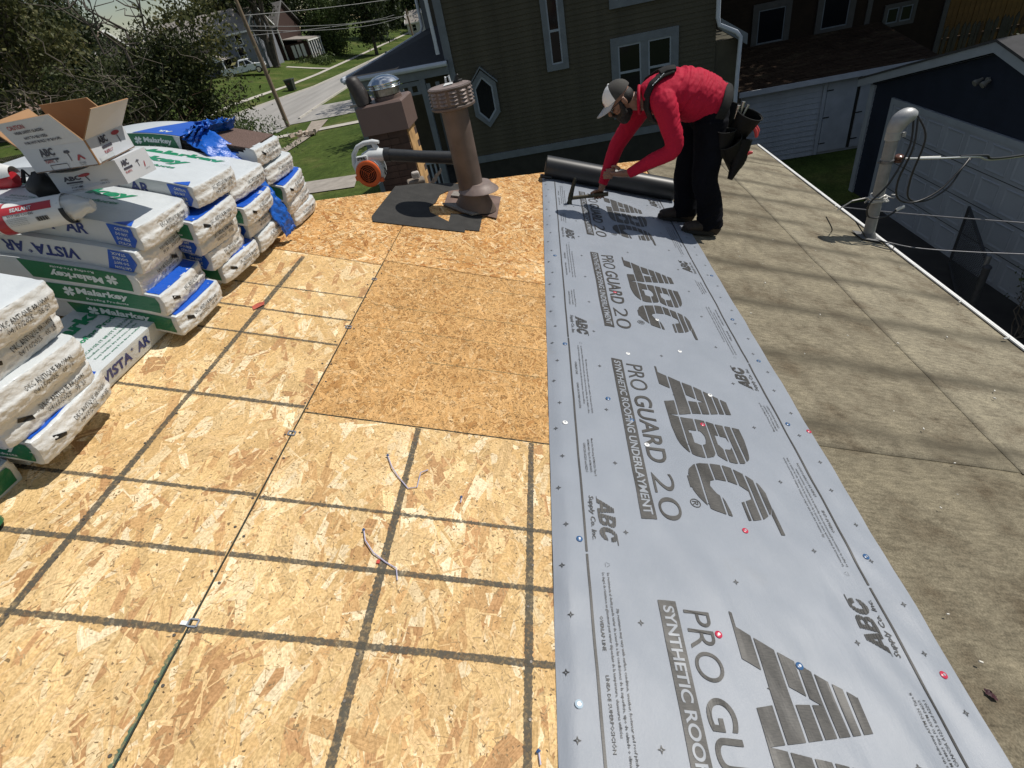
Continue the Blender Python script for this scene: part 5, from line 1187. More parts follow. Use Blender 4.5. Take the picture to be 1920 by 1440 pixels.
def BM(u, v, w, yaw=0.0, pitch=0.0): return RF @ Matrix.Translation((u, v, w)) @ Matrix.Rotation(yaw, 4, 'Z') @ Matrix.Rotation(pitch, 4, 'Y')
def BMs(u, v, w): return RF @ Matrix(((0, -1, 0, u), (1, 0, 0, v), (0, 0, 1, w), (0, 0, 0, 1)))
make_bundle('lengthwise bundle on the boards at lower left, blue top and green clover edge', BMs(-1.88, 1.055, .004), 101, 'green', top='blue', bend=0, endslot=False)
make_bundle('lengthwise bundle with navy lettering along its edge, just behind the nearest stack', BMs(-1.885, 2.10, .004), 102, 'vista_plain', top='brand', bend=0, endslot=False)
make_bundle('lengthwise bundle under the third stack, only a green bit of its edge showing', BMs(-1.875, 3.13, .004), 103, 'green', top='blue', bend=0, endslot=False)
LAY = ['bottom', 'second up', 'third up', 'fourth up', 'topmost']
STK = [('the nearest stack', [(-1.775, 1.055, .092, 'green', 0, 'blue'), (-1.800, 1.020, .185, 'green', 0, 'blue'), (-1.795, 1.015, .277, 'vista', 0, None), (-1.830, 1.040, .369, 'green', 0, None), (-1.812, 1.015, .461, 'vista', 0, 'brand')]),
       ('the second stack', [(-1.772, 1.835, .055, 'green', 0, 'blue'), (-1.815, 1.825, .147, 'green', 0, 'blue'), (-1.890, 1.820, .238, 'green', 1, None), (-1.872, 1.840, .329, 'vista', 1, None), (-1.850, 1.870, .419, 'vista', 0, 'brand')]),
       ('the third stack', [(-1.780, 2.275, .072, 'green', 0, 'blue'), (-1.805, 2.210, .166, 'vista', 0, None), (-1.808, 2.170, .260, 'vista', 0, None), (-1.785, 2.130, .353, 'green', 0, 'blue'), (-1.800, 2.215, .468, 'vista', 0, 'brand')]),
       ('the fourth stack', [(-1.785, 2.660, .066, 'vista', 0, None), (-1.805, 2.610, .160, 'vista', 0, None), (-1.780, 2.555, .256, 'green', 0, 'blue'), (-1.825, 2.565, .372, 'vista', 0, 'brand')]),
       ('the farthest stack', [(-1.765, 3.150, .020, 'vista', 0, None), (-1.785, 3.110, .114, 'vista', 0, None), (-1.780, 3.065, .208, 'green', 0, 'blue'), (-1.835, 3.000, .316, 'vista', 0, None)])]
DESC = {('green', 0): 'bundle with a green brand panel on its side', ('green', 1): 'bundle with its green panel upside down', ('vista', 0): 'bundle with navy lettering and blue patch', ('vista', 1): 'bundle, navy lettering upside down'}
sd = 1
for sn_, rows in STK:
    for i, (u, v, w, side, inv, top) in enumerate(rows):
        sd += 1; rg = random.Random(sd * 3); lay = 'topmost' if i == len(rows) - 1 else LAY[i]
        if sn_ == 'the farthest stack' and lay == 'topmost': lay = 'fourth up'
        make_bundle('%s, %s in %s' % (DESC[(side, inv)], lay, sn_), BM(u, v, w, rg.uniform(-.02, .02), rg.uniform(-.006, .006)), sd, side, bool(inv), top)
# the opened bundle on top of the farthest stack: bare shingles and a torn wrapper
OM = BM(-1.86, 2.945, .424, .0, 0)
op = thing('shingle_bundle', 'opened bundle of bare brown shingles with torn blue wrapper, topmost of the farthest stack', 'shingle bundle', M=OM, group='shingle bundles stacked along the ridge')
M_gran = NT('brown granules'); n_ = M_gran.noise(260, 3); M_gran.set(Base_Color=M_gran.ramp(n_, [(.3, (.050, .030, .024)), (.55, (.120, .075, .060)), (.72, (.24, .165, .14))]), Roughness=.95); M_gran.bump(n_, .5, .003); M_gran = M_gran.m
M_asph = mat('black asphalt shingle back', (.020, .019, .018), .85, fine=.2)
rg = random.Random(77)
for i in range(7):
    mb = MB(); y0 = .012 + rg.uniform(0, .008); xa = -.42 + rg.uniform(-.01, .01); z = .020 + i * .0105
    n = 14
    for (x, y) in [(0, 0)]:
        xs = np.linspace(xa, -.035 - rg.uniform(0, .012), n); rgs = []
        for x in xs: rgs.append([(x, y0, z), (x, .335 + rg.uniform(-.003, .003), z), (x, .335, z + .0085), (x, y0, z + .0085)])
        mb.loft(rgs)
    mb.build('shingle', M_gran if i == 6 else M_asph, op, OM)
b = Bundle(55, 1.0)
mb = MB(); b.shell(mb); 
keep = [i for i, f in enumerate(mb.f) if np.mean([mb.v[q][0] for q in f]) < -.40 or np.mean([mb.v[q][2] for q in f]) < .02 or np.mean([mb.v[q][0] for q in f]) > -.035 or (np.mean([mb.v[q][1] for q in f]) < .02 and np.mean([mb.v[q][2] for q in f]) < .02 + .08 * max(0, np.mean([mb.v[q][0] for q in f]) + .18) / .15)]
mb.f = [mb.f[i] for i in keep]; mb.m = [mb.m[i] for i in keep]; mb.build('wrapper', [M_wrapw, M_endw], op, OM, smooth=60)
mb = MB(); b.film(mb, 'front', [(-.70, .012), (-.41, .012), (-.44, .09), (-.70, .09)], .0014); mb.build('green_panel', M_green, op, OM)
mb = MB(); clover(b, mb, 'front', -.63, .056, .022, .0028, 0); b.text(mb, 'front', 'Malarkey', -.60, .040, .15, .034, .0028, bold=.04); b.text(mb, 'front', 'Roofing Products', -.58, .022, .13, .012, .0028, res=1); mb.build('brand_lettering', M_ltr, op, OM)
mb = MB(); b.text(mb, 'front', 'AR', -.97, .036, .085, .045, .0014, bold=.035); mb.build('name_lettering', M_navy, op, OM)
mb = MB(); b.film(mb, 'top', [(-.66, .006), (-.40, .006), (-.41, .34), (-.52, .34)], .0014); mb.build('blue_panel', M_blue, op, OM)
mb = MB(); b.text(mb, 'top', 'AR', -.545, .04, .07, .035, .003, inv=True, bold=.03); mb.build('top_lettering', M_ltr, op, OM)
mb = MB(); b.text(mb, 'end', 'DKC ANTIQUE BROWN', .10, .05, .18, .018, .0022, res=1, bold=0); b.text(mb, 'end', '04/15/2025   05 20', .11, .026, .16, .018, .0022, res=1, bold=0); mb.build('date_print', M_dot, op, OM)
mb = MB(); b.film(mb, 'end', [(.055, .078), (.095, .058), (.093, .042), (.051, .062)], .0022); mb.build('strap_slot', M_slot, op, OM)
# crumpled torn film: gathered lump at the tear, and the blue strip hanging down the stack
def crumple(mb, path, wid, seed, amp=.012, nw=9, thick=0, sc=22):
    P = [Vector(p) for p in path]; Q = []
    for i in range(len(P) - 1):
        for k in range(8): Q.append(P[i].lerp(P[i + 1], k / 8))
    Q.append(P[-1]); vs = []
    N = len(Q)
    for i, p in enumerate(Q):
        t = (Q[min(N - 1, i + 1)] - Q[max(0, i - 1)]).normalized(); f = i / (N - 1); wv = wid(f); d, wd = wv[0], wv[1]
        d = (d - t * d.dot(t)).normalized()
        for k in range(nw): vs.append(p + d * wd * (k / (nw - 1) - .5))
    A = np.array([tuple(v) for v in vs]); nz = np.stack([fbm(A * sc + 10 * c, seed + c, 3) - .5 + .5 * (np.abs(2 * fbm(A * sc * 2.2 + 7 * c, seed + c + 40, 2) - 1) - .3) for c in range(3)], 1); A = A + nz * amp * 2
    mb.add(A.tolist(), [(i * nw + k, i * nw + k + 1, (i + 1) * nw + k + 1, (i + 1) * nw + k) for i in range(N - 1) for k in range(nw - 1)])
M_bluef = plastic_mat('torn blue film', (.012, .11, .50), .34, 1.0)
yd = Vector((-.15, 1, .25))
path = [rw(-2.20, 3.0, .53), rw(-2.08, 2.93, .515), rw(-1.98, 2.915, .46), rw(-1.90, 2.92, .395), rw(-1.84, 2.92, .31), rw(-1.785, 2.925, .225), rw(-1.748, 2.945, .14), rw(-1.735, 2.97, .06)]
ts = MB(); crumple(ts, path, lambda f: (Vector((.35, .9, .35)), .135 - .035 * f + .015 * math.sin(f * 9)), 5, .013, 17, sc=30)
o = ts.build('torn_film', M_bluef, op, smooth=50); md = o.modifiers.new('s', 'SOLIDIFY'); md.thickness = .0006
ts = MB()
for k_ in range(3):
    a = random.Random(k_); p0 = rw(-2.245 + k_ * .035, 2.95, .520); crumple(ts, [p0, p0 + Vector((.02, .10, .035)), p0 + Vector((.05, .20, .015)), p0 + Vector((.06, .29, .0))], lambda f: (Vector((1, 0, .3 + .3 * k_)), .085), 30 + k_, .022, 14, sc=38)
o = ts.build('torn_film', M_bluef, op, smooth=50); md = o.modifiers.new('s', 'SOLIDIFY'); md.thickness = .0006
ts = MB(); crumple(ts, [rw(-2.22, 2.90, .44), rw(-2.06, 2.885, .40), rw(-1.96, 2.90, .41)], lambda f: (Vector((.1, 0, 1)), .075 * (1 - .7 * f)), 9, .006, 7); ts.build('torn_film', M_wrapw, op, smooth=50)

# ================================================================== cartons
M_card = mat('white printed carton', (.50, .52, .55), .6, var=.05, sc=4); M_cardb = mat('brown carton inside', (.30, .165, .075), .8, var=.08, sc=5)
M_cink = mat('dark carton ink', (.05, .05, .07), .6); M_cred = mat('red carton ink', (.30, .04, .05), .6)
def sheetbox(mb, A, B, Cc, Dd, th, mi_out=0, mi_in=1):
    A, B, Cc, Dd = map(Vector, (A, B, Cc, Dd)); n = (B - A).cross(Dd - A).normalized() * th
    mb.add([A, B, Cc, Dd], [(0, 1, 2), (0, 2, 3)], mi_out); mb.add([A - n, B - n, Cc - n, Dd - n], [(2, 1, 0), (3, 2, 0)], mi_in)
    mb.add([A, B, Cc, Dd, A - n, B - n, Cc - n, Dd - n], [(0, 4, 5, 1), (1, 5, 6, 2), (2, 6, 7, 3), (3, 7, 4, 0)], mi_in)
def face_print(parent, fn, Wd, Ht, mats=(0, 1)):
    """carton print: brand, bars, nail pictures"""
    mb = MB()
    for P in (LOGO_A, LOGO_B, LOGO_C):
        for q in P[:1]: pass
    put_text(mb, 'ABC', fn, L=.075 * Wd / .32, H=.026, x0=.085, y0=Ht * .62, bold=.05, mi=0)
    put_text(mb, 'Supply Co. Inc.', fn, L=.07, H=.006, x0=.086, y0=Ht * .55, res=1)
    mb.add([fn(.085, Ht * .46), fn(.165, Ht * .46), fn(.165, Ht * .52), fn(.085, Ht * .52)], [(0, 1, 2, 3)], 0)
    put_text(mb, 'PLASTIC', fn, L=.045, H=.010, x0=.088, y0=Ht * .34, bold=.03, mi=1, res=1); put_text(mb, '1"', fn, L=.014, H=.012, x0=.145, y0=Ht * .34, bold=.04, res=1)
    for x, y, w, m_ in ((.205, Ht * .66, .034, 0),):
        mb.add([fn(x, y), fn(x + w * .5, y - .004), fn(x + w, y), fn(x + w * .8, y + .007), fn(x + w * .2, y + .007)], [(0, 1, 2, 3, 4)], m_); mb.add([fn(x + w * .45, y - .028), fn(x + w * .55, y - .028), fn(x + w * .55, y - .003), fn(x + w * .45, y - .003)], [(0, 1, 2, 3)], m_)
    mb.add([fn(.25, Ht * .30), fn(.258, Ht * .28), fn(.272, Ht * .42), fn(.286, Ht * .30), fn(.294, Ht * .33), fn(.275, Ht * .52), fn(.266, Ht * .52)], [(0, 1, 2, 6), (2, 3, 4, 5, 6)], 1)
    put_text(mb, 'CAP NAILS', fn, L=.035, H=.006, x0=.25, y0=Ht * .16, res=1); put_text(mb, '3,000 PCS', fn, L=.03, H=.006, x0=.25, y0=Ht * .07, res=1)
    a = [(.10, .04), (.19, .04), (.19, Ht * .28), (.10, Ht * .28)]
    for i in range(4):
        (x0, y0), (x1, y1) = a[i], a[(i + 1) % 4]; dx, dy = (.0012, 0) if x0 == x1 else (0, .0012); mb.add([fn(x0 - dx, y0 - dy - .02), fn(x1 - dx, y1 - dy - .02), fn(x1 + dx, y1 + dy - .02), fn(x0 + dx, y0 + dy - .02)], [(0, 1, 2, 3)], 0)
    mb.build('carton_print', [M_cink, M_cred], parent)
lb = thing('carton', 'closed white crushed carton under the open one, printed with a red nail cap', 'carton', (-1.71, 2.0, 1.216))
z0 = 1.216; bA, bB = Vector((-1.862, 1.928, z0)), Vector((-1.560, 1.903, z0)); bD = Vector((-.004, .185, 0)); hh = Vector((0, 0, .084))
rng_ = np.random.default_rng(4)
mb = MB(); n1, n2 = 20, 8; g = []
def wrap(a, b_, c):   # crushed box surface
    p = bA.lerp(bB, a) + bD * b_ + hh * c
    crush = .022 * math.exp(-((a - .35) / .3) ** 2) * max(0, c - .3)
    return p + Vector((0, .012 * math.exp(-((a - .45) / .25) ** 2) * (c > .2) * (1 - b_), -crush))
for F in ((lambda i, j: (i, 0, j)), (lambda i, j: (i, 1, j)), (lambda i, j: (i, j, 1)), (lambda i, j: (i, j, 0)), (lambda i, j: (0, i, j)), (lambda i, j: (1, i, j))):
    n0 = len(g); mb2 = [tuple(wrap(*F(i / 12, j / 8))) for i in range(13) for j in range(9)]
    mb.add(mb2, [(i * 9 + j, i * 9 + j + 1, (i + 1) * 9 + j + 1, (i + 1) * 9 + j) for i in range(12) for j in range(8)])
mb.build('box', M_card, lb)
ff = lambda x, y: wrap(x / .302, 0, y / .095) + Vector((0, -.0016, 0))
mb = MB(); put_text(mb, 'ABC', ff, L=.07, H=.024, x0=.045, y0=.050, bold=.05)
mb.add([ff(.05, .038), ff(.115, .034), ff(.115, .042), ff(.05, .046)], [(0, 1, 2, 3)])
for i in range(3): put_text(mb, ['PLASTIC CAP', 'ROUND HEAD', 'ROOFING NAILS'][i], ff, L=.05, H=.006, x0=.06, y0=.027 - i * .010, res=1)
mb.add([ff(.135 + .028 * math.cos(q * PI / 8), .068 + .008 * math.sin(q * PI / 8)) for q in range(16)], [tuple(range(16))], 1); mb.add([ff(.143, .035), ff(.148, .035), ff(.140, .062), ff(.134, .062)], [(0, 1, 2, 3)])
put_text(mb, 'CAP NAILS', ff, L=.04, H=.007, x0=.19, y0=.025, res=1); put_text(mb, '3,000 PCS', ff, L=.04, H=.007, x0=.19, y0=.014, res=1); mb.build('carton_print', [M_cink, M_cred], lb)
rfn = lambda x, y: bB + bD * (x / .20) + hh * (y / .095) + Vector((.0016, 0, 0))
mb = MB(); put_text(mb, 'ABC', rfn, L=.045, H=.022, x0=.02, y0=.062, bold=.05); mb.add([rfn(.02, .048), rfn(.075, .048), rfn(.075, .056), rfn(.02, .056)], [(0, 1, 2, 3)]); put_text(mb, 'PLASTIC', rfn, L=.04, H=.008, x0=.02, y0=.035, mi=1, res=1, bold=.03)
mb.add([rfn(.10, .058), rfn(.13, .060), rfn(.115, .066)], [(0, 1, 2)]); mb.add([rfn(.113, .04), rfn(.116, .04), rfn(.116, .06), rfn(.113, .06)], [(0, 1, 2, 3)]); mb.add([rfn(.14, .03), rfn(.148, .03), rfn(.155, .05), rfn(.150, .05)], [(0, 1, 2, 3)], 1); put_text(mb, '3,000 PCS', rfn, L=.03, H=.006, x0=.14, y0=.018, res=1); mb.build('carton_print', [M_cink, M_cred], lb)

ob = thing('carton', 'open white carton with raised flaps and brown inside, on top of the crushed one', 'carton', (-1.74, 2.0, 1.303))
z1 = 1.303; A = Vector((-1.888, 1.915, z1)); B = Vector((-1.560, 1.830, z1)); Dv = Vector((-.050, .272, 0)); H2 = Vector((0, 0, .080)); D = A + Dv; Cc = B + Dv
mb = MB(); th = .004
sheetbox(mb, A, B, B + H2, A + H2, th); sheetbox(mb, B, Cc, Cc + H2, B + H2, th); sheetbox(mb, Cc, D, D + H2, Cc + H2, th); sheetbox(mb, D, A, A + H2, D + H2, th); sheetbox(mb, D, Cc, B, A, th)
mb.build('box', [M_card, M_cardb], ob)
ft = A + H2 + Vector((.006, -.035, .092)); ftr = B + H2 + Vector((-.062, -.006, .092))
mb = MB(); sheetbox(mb, A + H2, B + H2 + Vector((-.006, 0, 0)), ftr, ft, th); fl1 = mb.build('front_flap', [M_card, M_cardb], ob)
r1 = Cc + H2 + Vector((.080, .0, .076)); r2_ = B + H2 + Vector((.066, .025, .080))
mb = MB(); sheetbox(mb, B + H2, Cc + H2, r1, r2_, th); mb.build('side_flap', [M_card, M_cardb], ob)
mb = MB(); sheetbox(mb, Cc + H2, D + H2, D + H2 + Vector((-.015, .0, .112)), Cc + H2 + Vector((-.075, .005, .106)), th); mb.build('back_flap', [M_card, M_cardb], ob)
mb = MB(); sheetbox(mb, D + H2, A + H2, A + H2 + Vector((-.12, .05, .090)), D + H2 + Vector((-.10, .03, .105)), th); mb.build('side_flap', [M_card, M_cardb], ob)
ex = (B - A).normalized(); nrm = Vector((-.25, -1, 0)).normalized() * .0016
face_print(ob, lambda x, y: A + ex * x + Vector((0, 0, y)) + nrm, .33, .080)
ey = (Cc - B).normalized()
mb = MB(); f2 = lambda x, y: B + ey * x + Vector((.0016, 0, y)); put_text(mb, 'ABC', f2, L=.06, H=.024, x0=.07, y0=.052, bold=.05); mb.add([f2(.07, .038), f2(.14, .038), f2(.14, .046), f2(.07, .046)], [(0, 1, 2, 3)]); put_text(mb, 'PLASTIC 1"', f2, L=.06, H=.010, x0=.07, y0=.022, mi=1, bold=.03, res=1)
mb.add([f2(.20 + .03 * math.cos(q * PI / 8), .068 + .007 * math.sin(q * PI / 8)) for q in range(16)], [tuple(range(16))], 1); mb.add([f2(.203, .035), f2(.208, .035), f2(.206, .06), f2(.201, .06)], [(0, 1, 2, 3)]); mb.build('carton_print', [M_cink, M_cred], ob)
fP = [A + H2, B + H2 + Vector((-.006, 0, 0)), ftr, ft]; fnn = (fP[1] - fP[0]).cross(fP[3] - fP[0]).normalized() * .002
def f3(x, y):
    a_, b_ = x / .328, y / .10; q = fP[0] + (fP[1] - fP[0]) * a_ + (fP[2] - fP[1]) * b_ if a_ > b_ else fP[0] + (fP[3] - fP[0]) * b_ + (fP[2] - fP[3]) * a_
    return q + fnn
mb = MB(); put_text(mb, 'CAUTION', f3, L=.10, H=.015, x0=.05, y0=.072, mi=1, bold=.02); put_text(mb, 'WEAR SAFETY GLASSES', f3, L=.17, H=.010, x0=.06, y0=.055, bold=.03, res=1); put_text(mb, 'NOT TO BE USED', f3, L=.125, H=.010, x0=.09, y0=.034, bold=.03, res=1); put_text(mb, 'FOR HOT BUILT UP ROOFS', f3, L=.19, H=.010, x0=.065, y0=.017, bold=.03, res=1); mb.build('carton_print', [M_cink, M_cred], ob)
mb = MB(); mb.add([f2(.02, .006), f2(.12, .006), f2(.12, .020), f2(.02, .020)], [(0, 1, 2, 3)]); mb.build('packing_label', M_wrapw, ob)

# plastic wrapped roll on the second stack
tb = thing('wrapped_roll', 'clear plastic wrapped roll with red and white label on the second stack', 'wrapped roll', (-1.9, 1.84, 1.12))
M_sil = plastic_mat('silvery clear film', (.55, .57, .58), .18, .8); M_lab = plastic_mat('white label', (.68, .68, .66), .3, .2); M_labr = plastic_mat('red label band', (.42, .035, .045), .3, .2)
a0 = Vector((-2.33, 1.735, 1.205)); a1 = Vector((-1.765, 1.850, 1.182)); ax = (a1 - a0).normalized(); si = ax.cross(Vector((0, 0, 1))).normalized(); upv = si.cross(ax)
def cyl(t, r, a): return a0 + ax * t + si * math.cos(a) * r + upv * math.sin(a) * r
Lr = (a1 - a0).length
def cylpatch(mb, t0, t1, b0, b1, r, mi=0, n=14): mb.add([cyl(t, r, b0 + (b1 - b0) * k / n) for t in np.linspace(t0, t1, 6) for k in range(n + 1)], [(i * (n + 1) + k, i * (n + 1) + k + 1, (i + 1) * (n + 1) + k + 1, (i + 1) * (n + 1) + k) for i in range(5) for k in range(n)], mi)
mb = MB(); rings = []; r2 = random.Random(2)
for i, t in enumerate(np.linspace(-.05, Lr + .06, 40)):
    r = .050
    if t < .12: r = .050 - .025 * ((.12 - t) / .17)
    if t > Lr - .03: r = .050 - .032 * ((t - Lr + .03) / .09)
    rings.append([cyl(t, r + r2.uniform(-1, 1) * (.0015 if .12 < t < Lr - .03 else .005), 2 * PI * k / 28) for k in range(28)])
mb.loft(rings); mb.build('film', M_sil, tb, smooth=60)
mb = MB(); cylpatch(mb, .31, Lr - .02, -PI * .75, PI * .75, .0522, n=30); mb.build('label', M_lab, tb, smooth=60)
mb = MB(); cylpatch(mb, .315, .355, -PI * .75, PI * .75, .0532, n=30); cylpatch(mb, .355, Lr - .05, .45, 1.0, .0532); mb.build('red_band', M_labr, tb, smooth=60)
def cf(t0, b0): return lambda x, y: cyl(t0 + x, .0542, b0 + y / .055)
mb = MB(); put_text(mb, 'SEALANT', cf(.385, .58), L=.075, H=.014, bold=.03); mb.build('label_lettering', M_ltr, tb)
mb = MB(); put_text(mb, 'ROOF AND FLASHING', cf(.37, .26), L=.09, H=.008, bold=.02, res=1)
for i in range(5): put_text(mb, 'for use on clean dry surfaces only', cf(.365, .12 - i * .11), L=.065, H=.004, res=1)
for i in range(14): f = cf(.46 + i * .003, -.25); mb.add([f(0, 0), f(.0014 + .001 * (i % 3), 0), f(.0014 + .001 * (i % 3), .016), f(0, .016)], [(0, 1, 2, 3)])
mb.build('small_print', M_dot, tb)
mb = MB(); cylpatch(mb, Lr - .03, Lr - .012, -PI * .5, .3, .0536); mb.build('dark_band', M_slot, tb)

# red roofing nailer, cut by the left edge
nl = thing('nail_gun', 'red and grey roofing nail gun lying on the bundles at the left edge', 'nail gun', (-2.235, 2.075, 1.17))
M_nred = mat('red tool shell', (.45, .02, .03), .35); M_ngray = mat('worn grey metal', (.22, .22, .21), .4, .7, var=.25, sc=30); M_nblk = mat('black rubber', (.012, .012, .012), .6)
c = Vector((-2.235, 2.075, 1.250))
mb = MB(); mb.loft([[c + Vector((x, .035 * math.cos(a) * s, .045 * math.sin(a) * s + .03)) for a in np.linspace(0, 2 * PI, 17)[:-1]] for x, s in ((-.16, .7), (-.12, 1.1), (0, 1.2), (.05, 1.0), (.09, .6))]); mb.build('body', M_nred, nl, smooth=50)
mb = MB(); mb.loft([[c + Vector((x, .039 * math.cos(a) * s, .045 * math.sin(a) * s + .045)) for a in np.linspace(0, PI, 11)] for x, s in ((-.17, .75), (-.10, 1.2), (0, 1.3), (.06, 1.05), (.10, .7))], closed=False, cap=False); mb.build('hood', M_lab, nl, smooth=50)
mb = MB(); mb.tube([c + Vector((-.04, -.03, -.02)), c + Vector((.10, .0, -.018)), c + Vector((.26, .03, -.012))], [(.018, .014), (.016, .012), (.014, .01)], 10); mb.build('magazine', M_ngray, nl, smooth=50)
mb = MB(); mb.tube([c + Vector((-.10, -.03, 0)), c + Vector((-.11, -.06, -.10))], [.026, .022], 12); mb.build('grip', M_nblk, nl, smooth=50)
mb = MB(); mb.tube([c + Vector((.10, .01, .01)), c + Vector((.13, .01, .05)), c + Vector((.15, .01, .02)), c + Vector((.12, .01, -.01))], .008, 8); mb.build('trigger_guard', M_nblk, nl, smooth=50)
mb = MB(); mb.loft(frust(c.x + .02, c.y - .03, c.z - .075, c.z - .015, .10, .035, .09, .03)); mb.build('nose', M_nred, nl)
mb = MB(); mb.tube([c + Vector((.02, -.05, -.06)), c + Vector((.13, -.03, -.055)), c + Vector((.20, -.02, -.06))], [.022, .026, .012], 10); mb.build('coil_cover', M_ngray, nl, smooth=50)
gb = thing('black_filler', 'small black bag wedged beside the crushed carton', 'filler', (-1.945, 1.97, 1.2)); mb = MB(); P_ = []  # rounded solid put in for a black void beside the carton
for i in range(9):
    for k in range(16): a = 2 * PI * k / 16; zz_ = i / 8; r = .055 * math.sin(PI * (zz_ * .8 + .15)); P_.append((-1.945 + r * 1.0 * math.cos(a) + .01 * math.sin(k * 5 + i), 1.97 + r * math.sin(a), 1.205 + zz_ * .10))
mb.add(P_, [(i * 16 + k, i * 16 + (k + 1) % 16, (i + 1) * 16 + (k + 1) % 16, (i + 1) * 16 + k) for i in range(8) for k in range(16)]); mb.build('filler', M_nblk, gb, smooth=60)

# ================================================================== vent pipe
vp = thing('vent_pipe', 'tall brown metal vent pipe with a louvred round cap', 'vent pipe', (-.66, 3.955, .2))
M_brn = mat('brown painted metal', (.105, .078, .066), .5, .0, var=.26, sc=7, bump=.08, bsc=60); M_brn2 = mat('sun bleached brown metal', (.22, .17, .15), .5, .1, var=.2, sc=10)
px_, py_ = -.662, 3.955
mb = MB(); mb.lathe([(.092, .30), (.092, .95)], (px_, py_, 0), 36); mb.build('pipe', M_brn, vp, smooth=40)
mb = MB(); mb.lathe([(.093, .435), (.108, .415), (.148, .385), (.151, .378), (.133, .388), (.093, .42)], (px_ + .012, py_, 0), 36, roty(.10)); mb.build('storm_collar', M_brn2, vp, smooth=30)
ct = roty(-.03)
mb = MB(); mb.lathe([(.142, .945), (.152, .950), (.152, .962), (.142, .968), (.142, 1.062), (.149, 1.066), (.149, 1.074), (.142, 1.078)], (px_, py_, 0), 40); mb.build('cap', M_brn, vp, smooth=30)
mb = MB(); mb.lathe([(.135, 1.074), (.135, 1.080), (.003, 1.086)], (px_, py_, 0), 40); mb.build('cap_top', M_brn2, vp, smooth=20)
lm = MB()
for r in range(4):
    for k in range(12):
        a0_ = 2 * PI * k / 12 + .05; zz_ = .980 + r * .022; da = .40
        P = lambda a, rr, z: (px_ + rr * math.cos(a), py_ + rr * math.sin(a), z)
        v = []
        for q in range(5):
            a = a0_ + da * q / 4; b_ = .010 * math.sin(PI * q / 4); v += [P(a, .1425, zz_ + .014), P(a, .1425 + b_ + .002, zz_)]
        lm.add(v, [(2 * q, 2 * q + 1, 2 * q + 3, 2 * q + 2) for q in range(4)])
o = lm.build('louvres', M_brn2, vp); o.modifiers.new('s', 'SOLIDIFY').thickness = .001
fr = [(-.95, 3.93), (-.955, 4.26), (-.87, 4.32), (-.53, 4.305), (-.535, 3.825), (-.645, 3.862), (-.80, 3.84)]
mb = MB(); mb.prism(fr, lambda x, y, h: tuple(rw(x, y, h + .006 * math.sin(x * 20))), .010, .014); mb.build('flashing_plate', mat('rusty brown flashing', (.16, .105, .085), .6, .2, var=.35, sc=9), vp)
cc0 = rw(-.742, 4.03, 0.012); rings = []
for t_ in np.linspace(0, 1, 8):
    r = .150 * (1 - t_) + .094 * t_; z = cc0.z * (1 - t_) + .375 * t_
    rings.append([((px_ + r * 1.0 * math.cos(a)), (3.99 * (1 - t_) + py_ * t_) + r * math.sin(a), z - (1 - t_) * (r * math.cos(a)) / 3.0) for a in np.linspace(0, 2 * PI, 37)[:-1]])
mb = MB(); mb.loft(rings, cap=False); mb.build('cone_flashing', M_brn, vp, smooth=60)
for pl, h0 in (([(-.96, 3.93), (-.72, 3.80), (-.66, 3.86), (-.86, 3.98)], .018), ([(-.92, 4.12), (-.80, 4.13), (-.79, 4.22), (-.91, 4.23)], .02)):
    mb = MB(); mb.prism(pl, lambda x, y, h: tuple(rw(x, y, h)), h0, h0 + .012); mb.build('shingle_remnant', mat('grey granule remnant', (.22, .20, .18), .95, var=.3, sc=60), vp)
fp_ = MB(); pl = [(-1.37, 4.19), (-1.17, 4.37), (-.90, 4.50), (-.66, 4.42), (-.66, 4.27), (-.965, 4.27), (-1.01, 4.165), (-1.015, 3.975), (-1.05, 3.865), (-1.024, 3.765), (-.873, 3.645), (-.876, 3.805), (-.645, 3.86), (-.642, 3.56), (-.741, 3.545), (-.741, 3.50), (-1.365, 3.44), (-1.393, 3.53)]
fp_.prism(pl, lambda x, y, h: tuple(rw(x, y, h)), .0045, .0085); M_blackf = mat('black granular felt', (.030, .029, .027), .95, var=.25, sc=12, bump=.4, bsc=180, fine=.35, bd=.002)
tag(fp_.build('felt_patch', M_blackf, None, None, org=tuple(rw(-1.0, 3.9, 0))), 'black felt patch with a ragged notch lying around the vent pipe base', 'felt patch')
sc_ = thing('plastic_scrap', 'clear crumpled scrap and a white slip lying on the vent cap', 'litter', (px_ - .02, py_, 1.086))
mb = MB(); r2 = random.Random(1)
mb.add([(px_ - .03, py_ - .06, 1.088), (px_ + .035, py_ - .04, 1.090), (px_ + .03, py_ + .0, 1.094), (px_ - .02, py_ - .01, 1.096)], [(0, 1, 2, 3)]); mb.build('white_slip', M_lab, sc_)
mb = MB(); mb.tube([(px_ - .02, py_ + .03, 1.088), (px_ - .018, py_ + .03, 1.125), (px_ + .005, py_ + .035, 1.13), (px_ + .01, py_ + .03, 1.09)], .008, 6); mb.build('clear_scrap', M_sil, sc_)
mb = MB(); mb.tube([(px_ + .05, py_ + .03, 1.089), (px_ + .06, py_ + .03, 1.12), (px_ + .07, py_ + .02, 1.13)], [.016, .012, .004], 7); mb.tube([(px_ + .02, py_ + .02, 1.091), (px_ + .09, py_ + .04, 1.092)], .008, 5); mb.build('black_scrap', M_nblk, sc_)

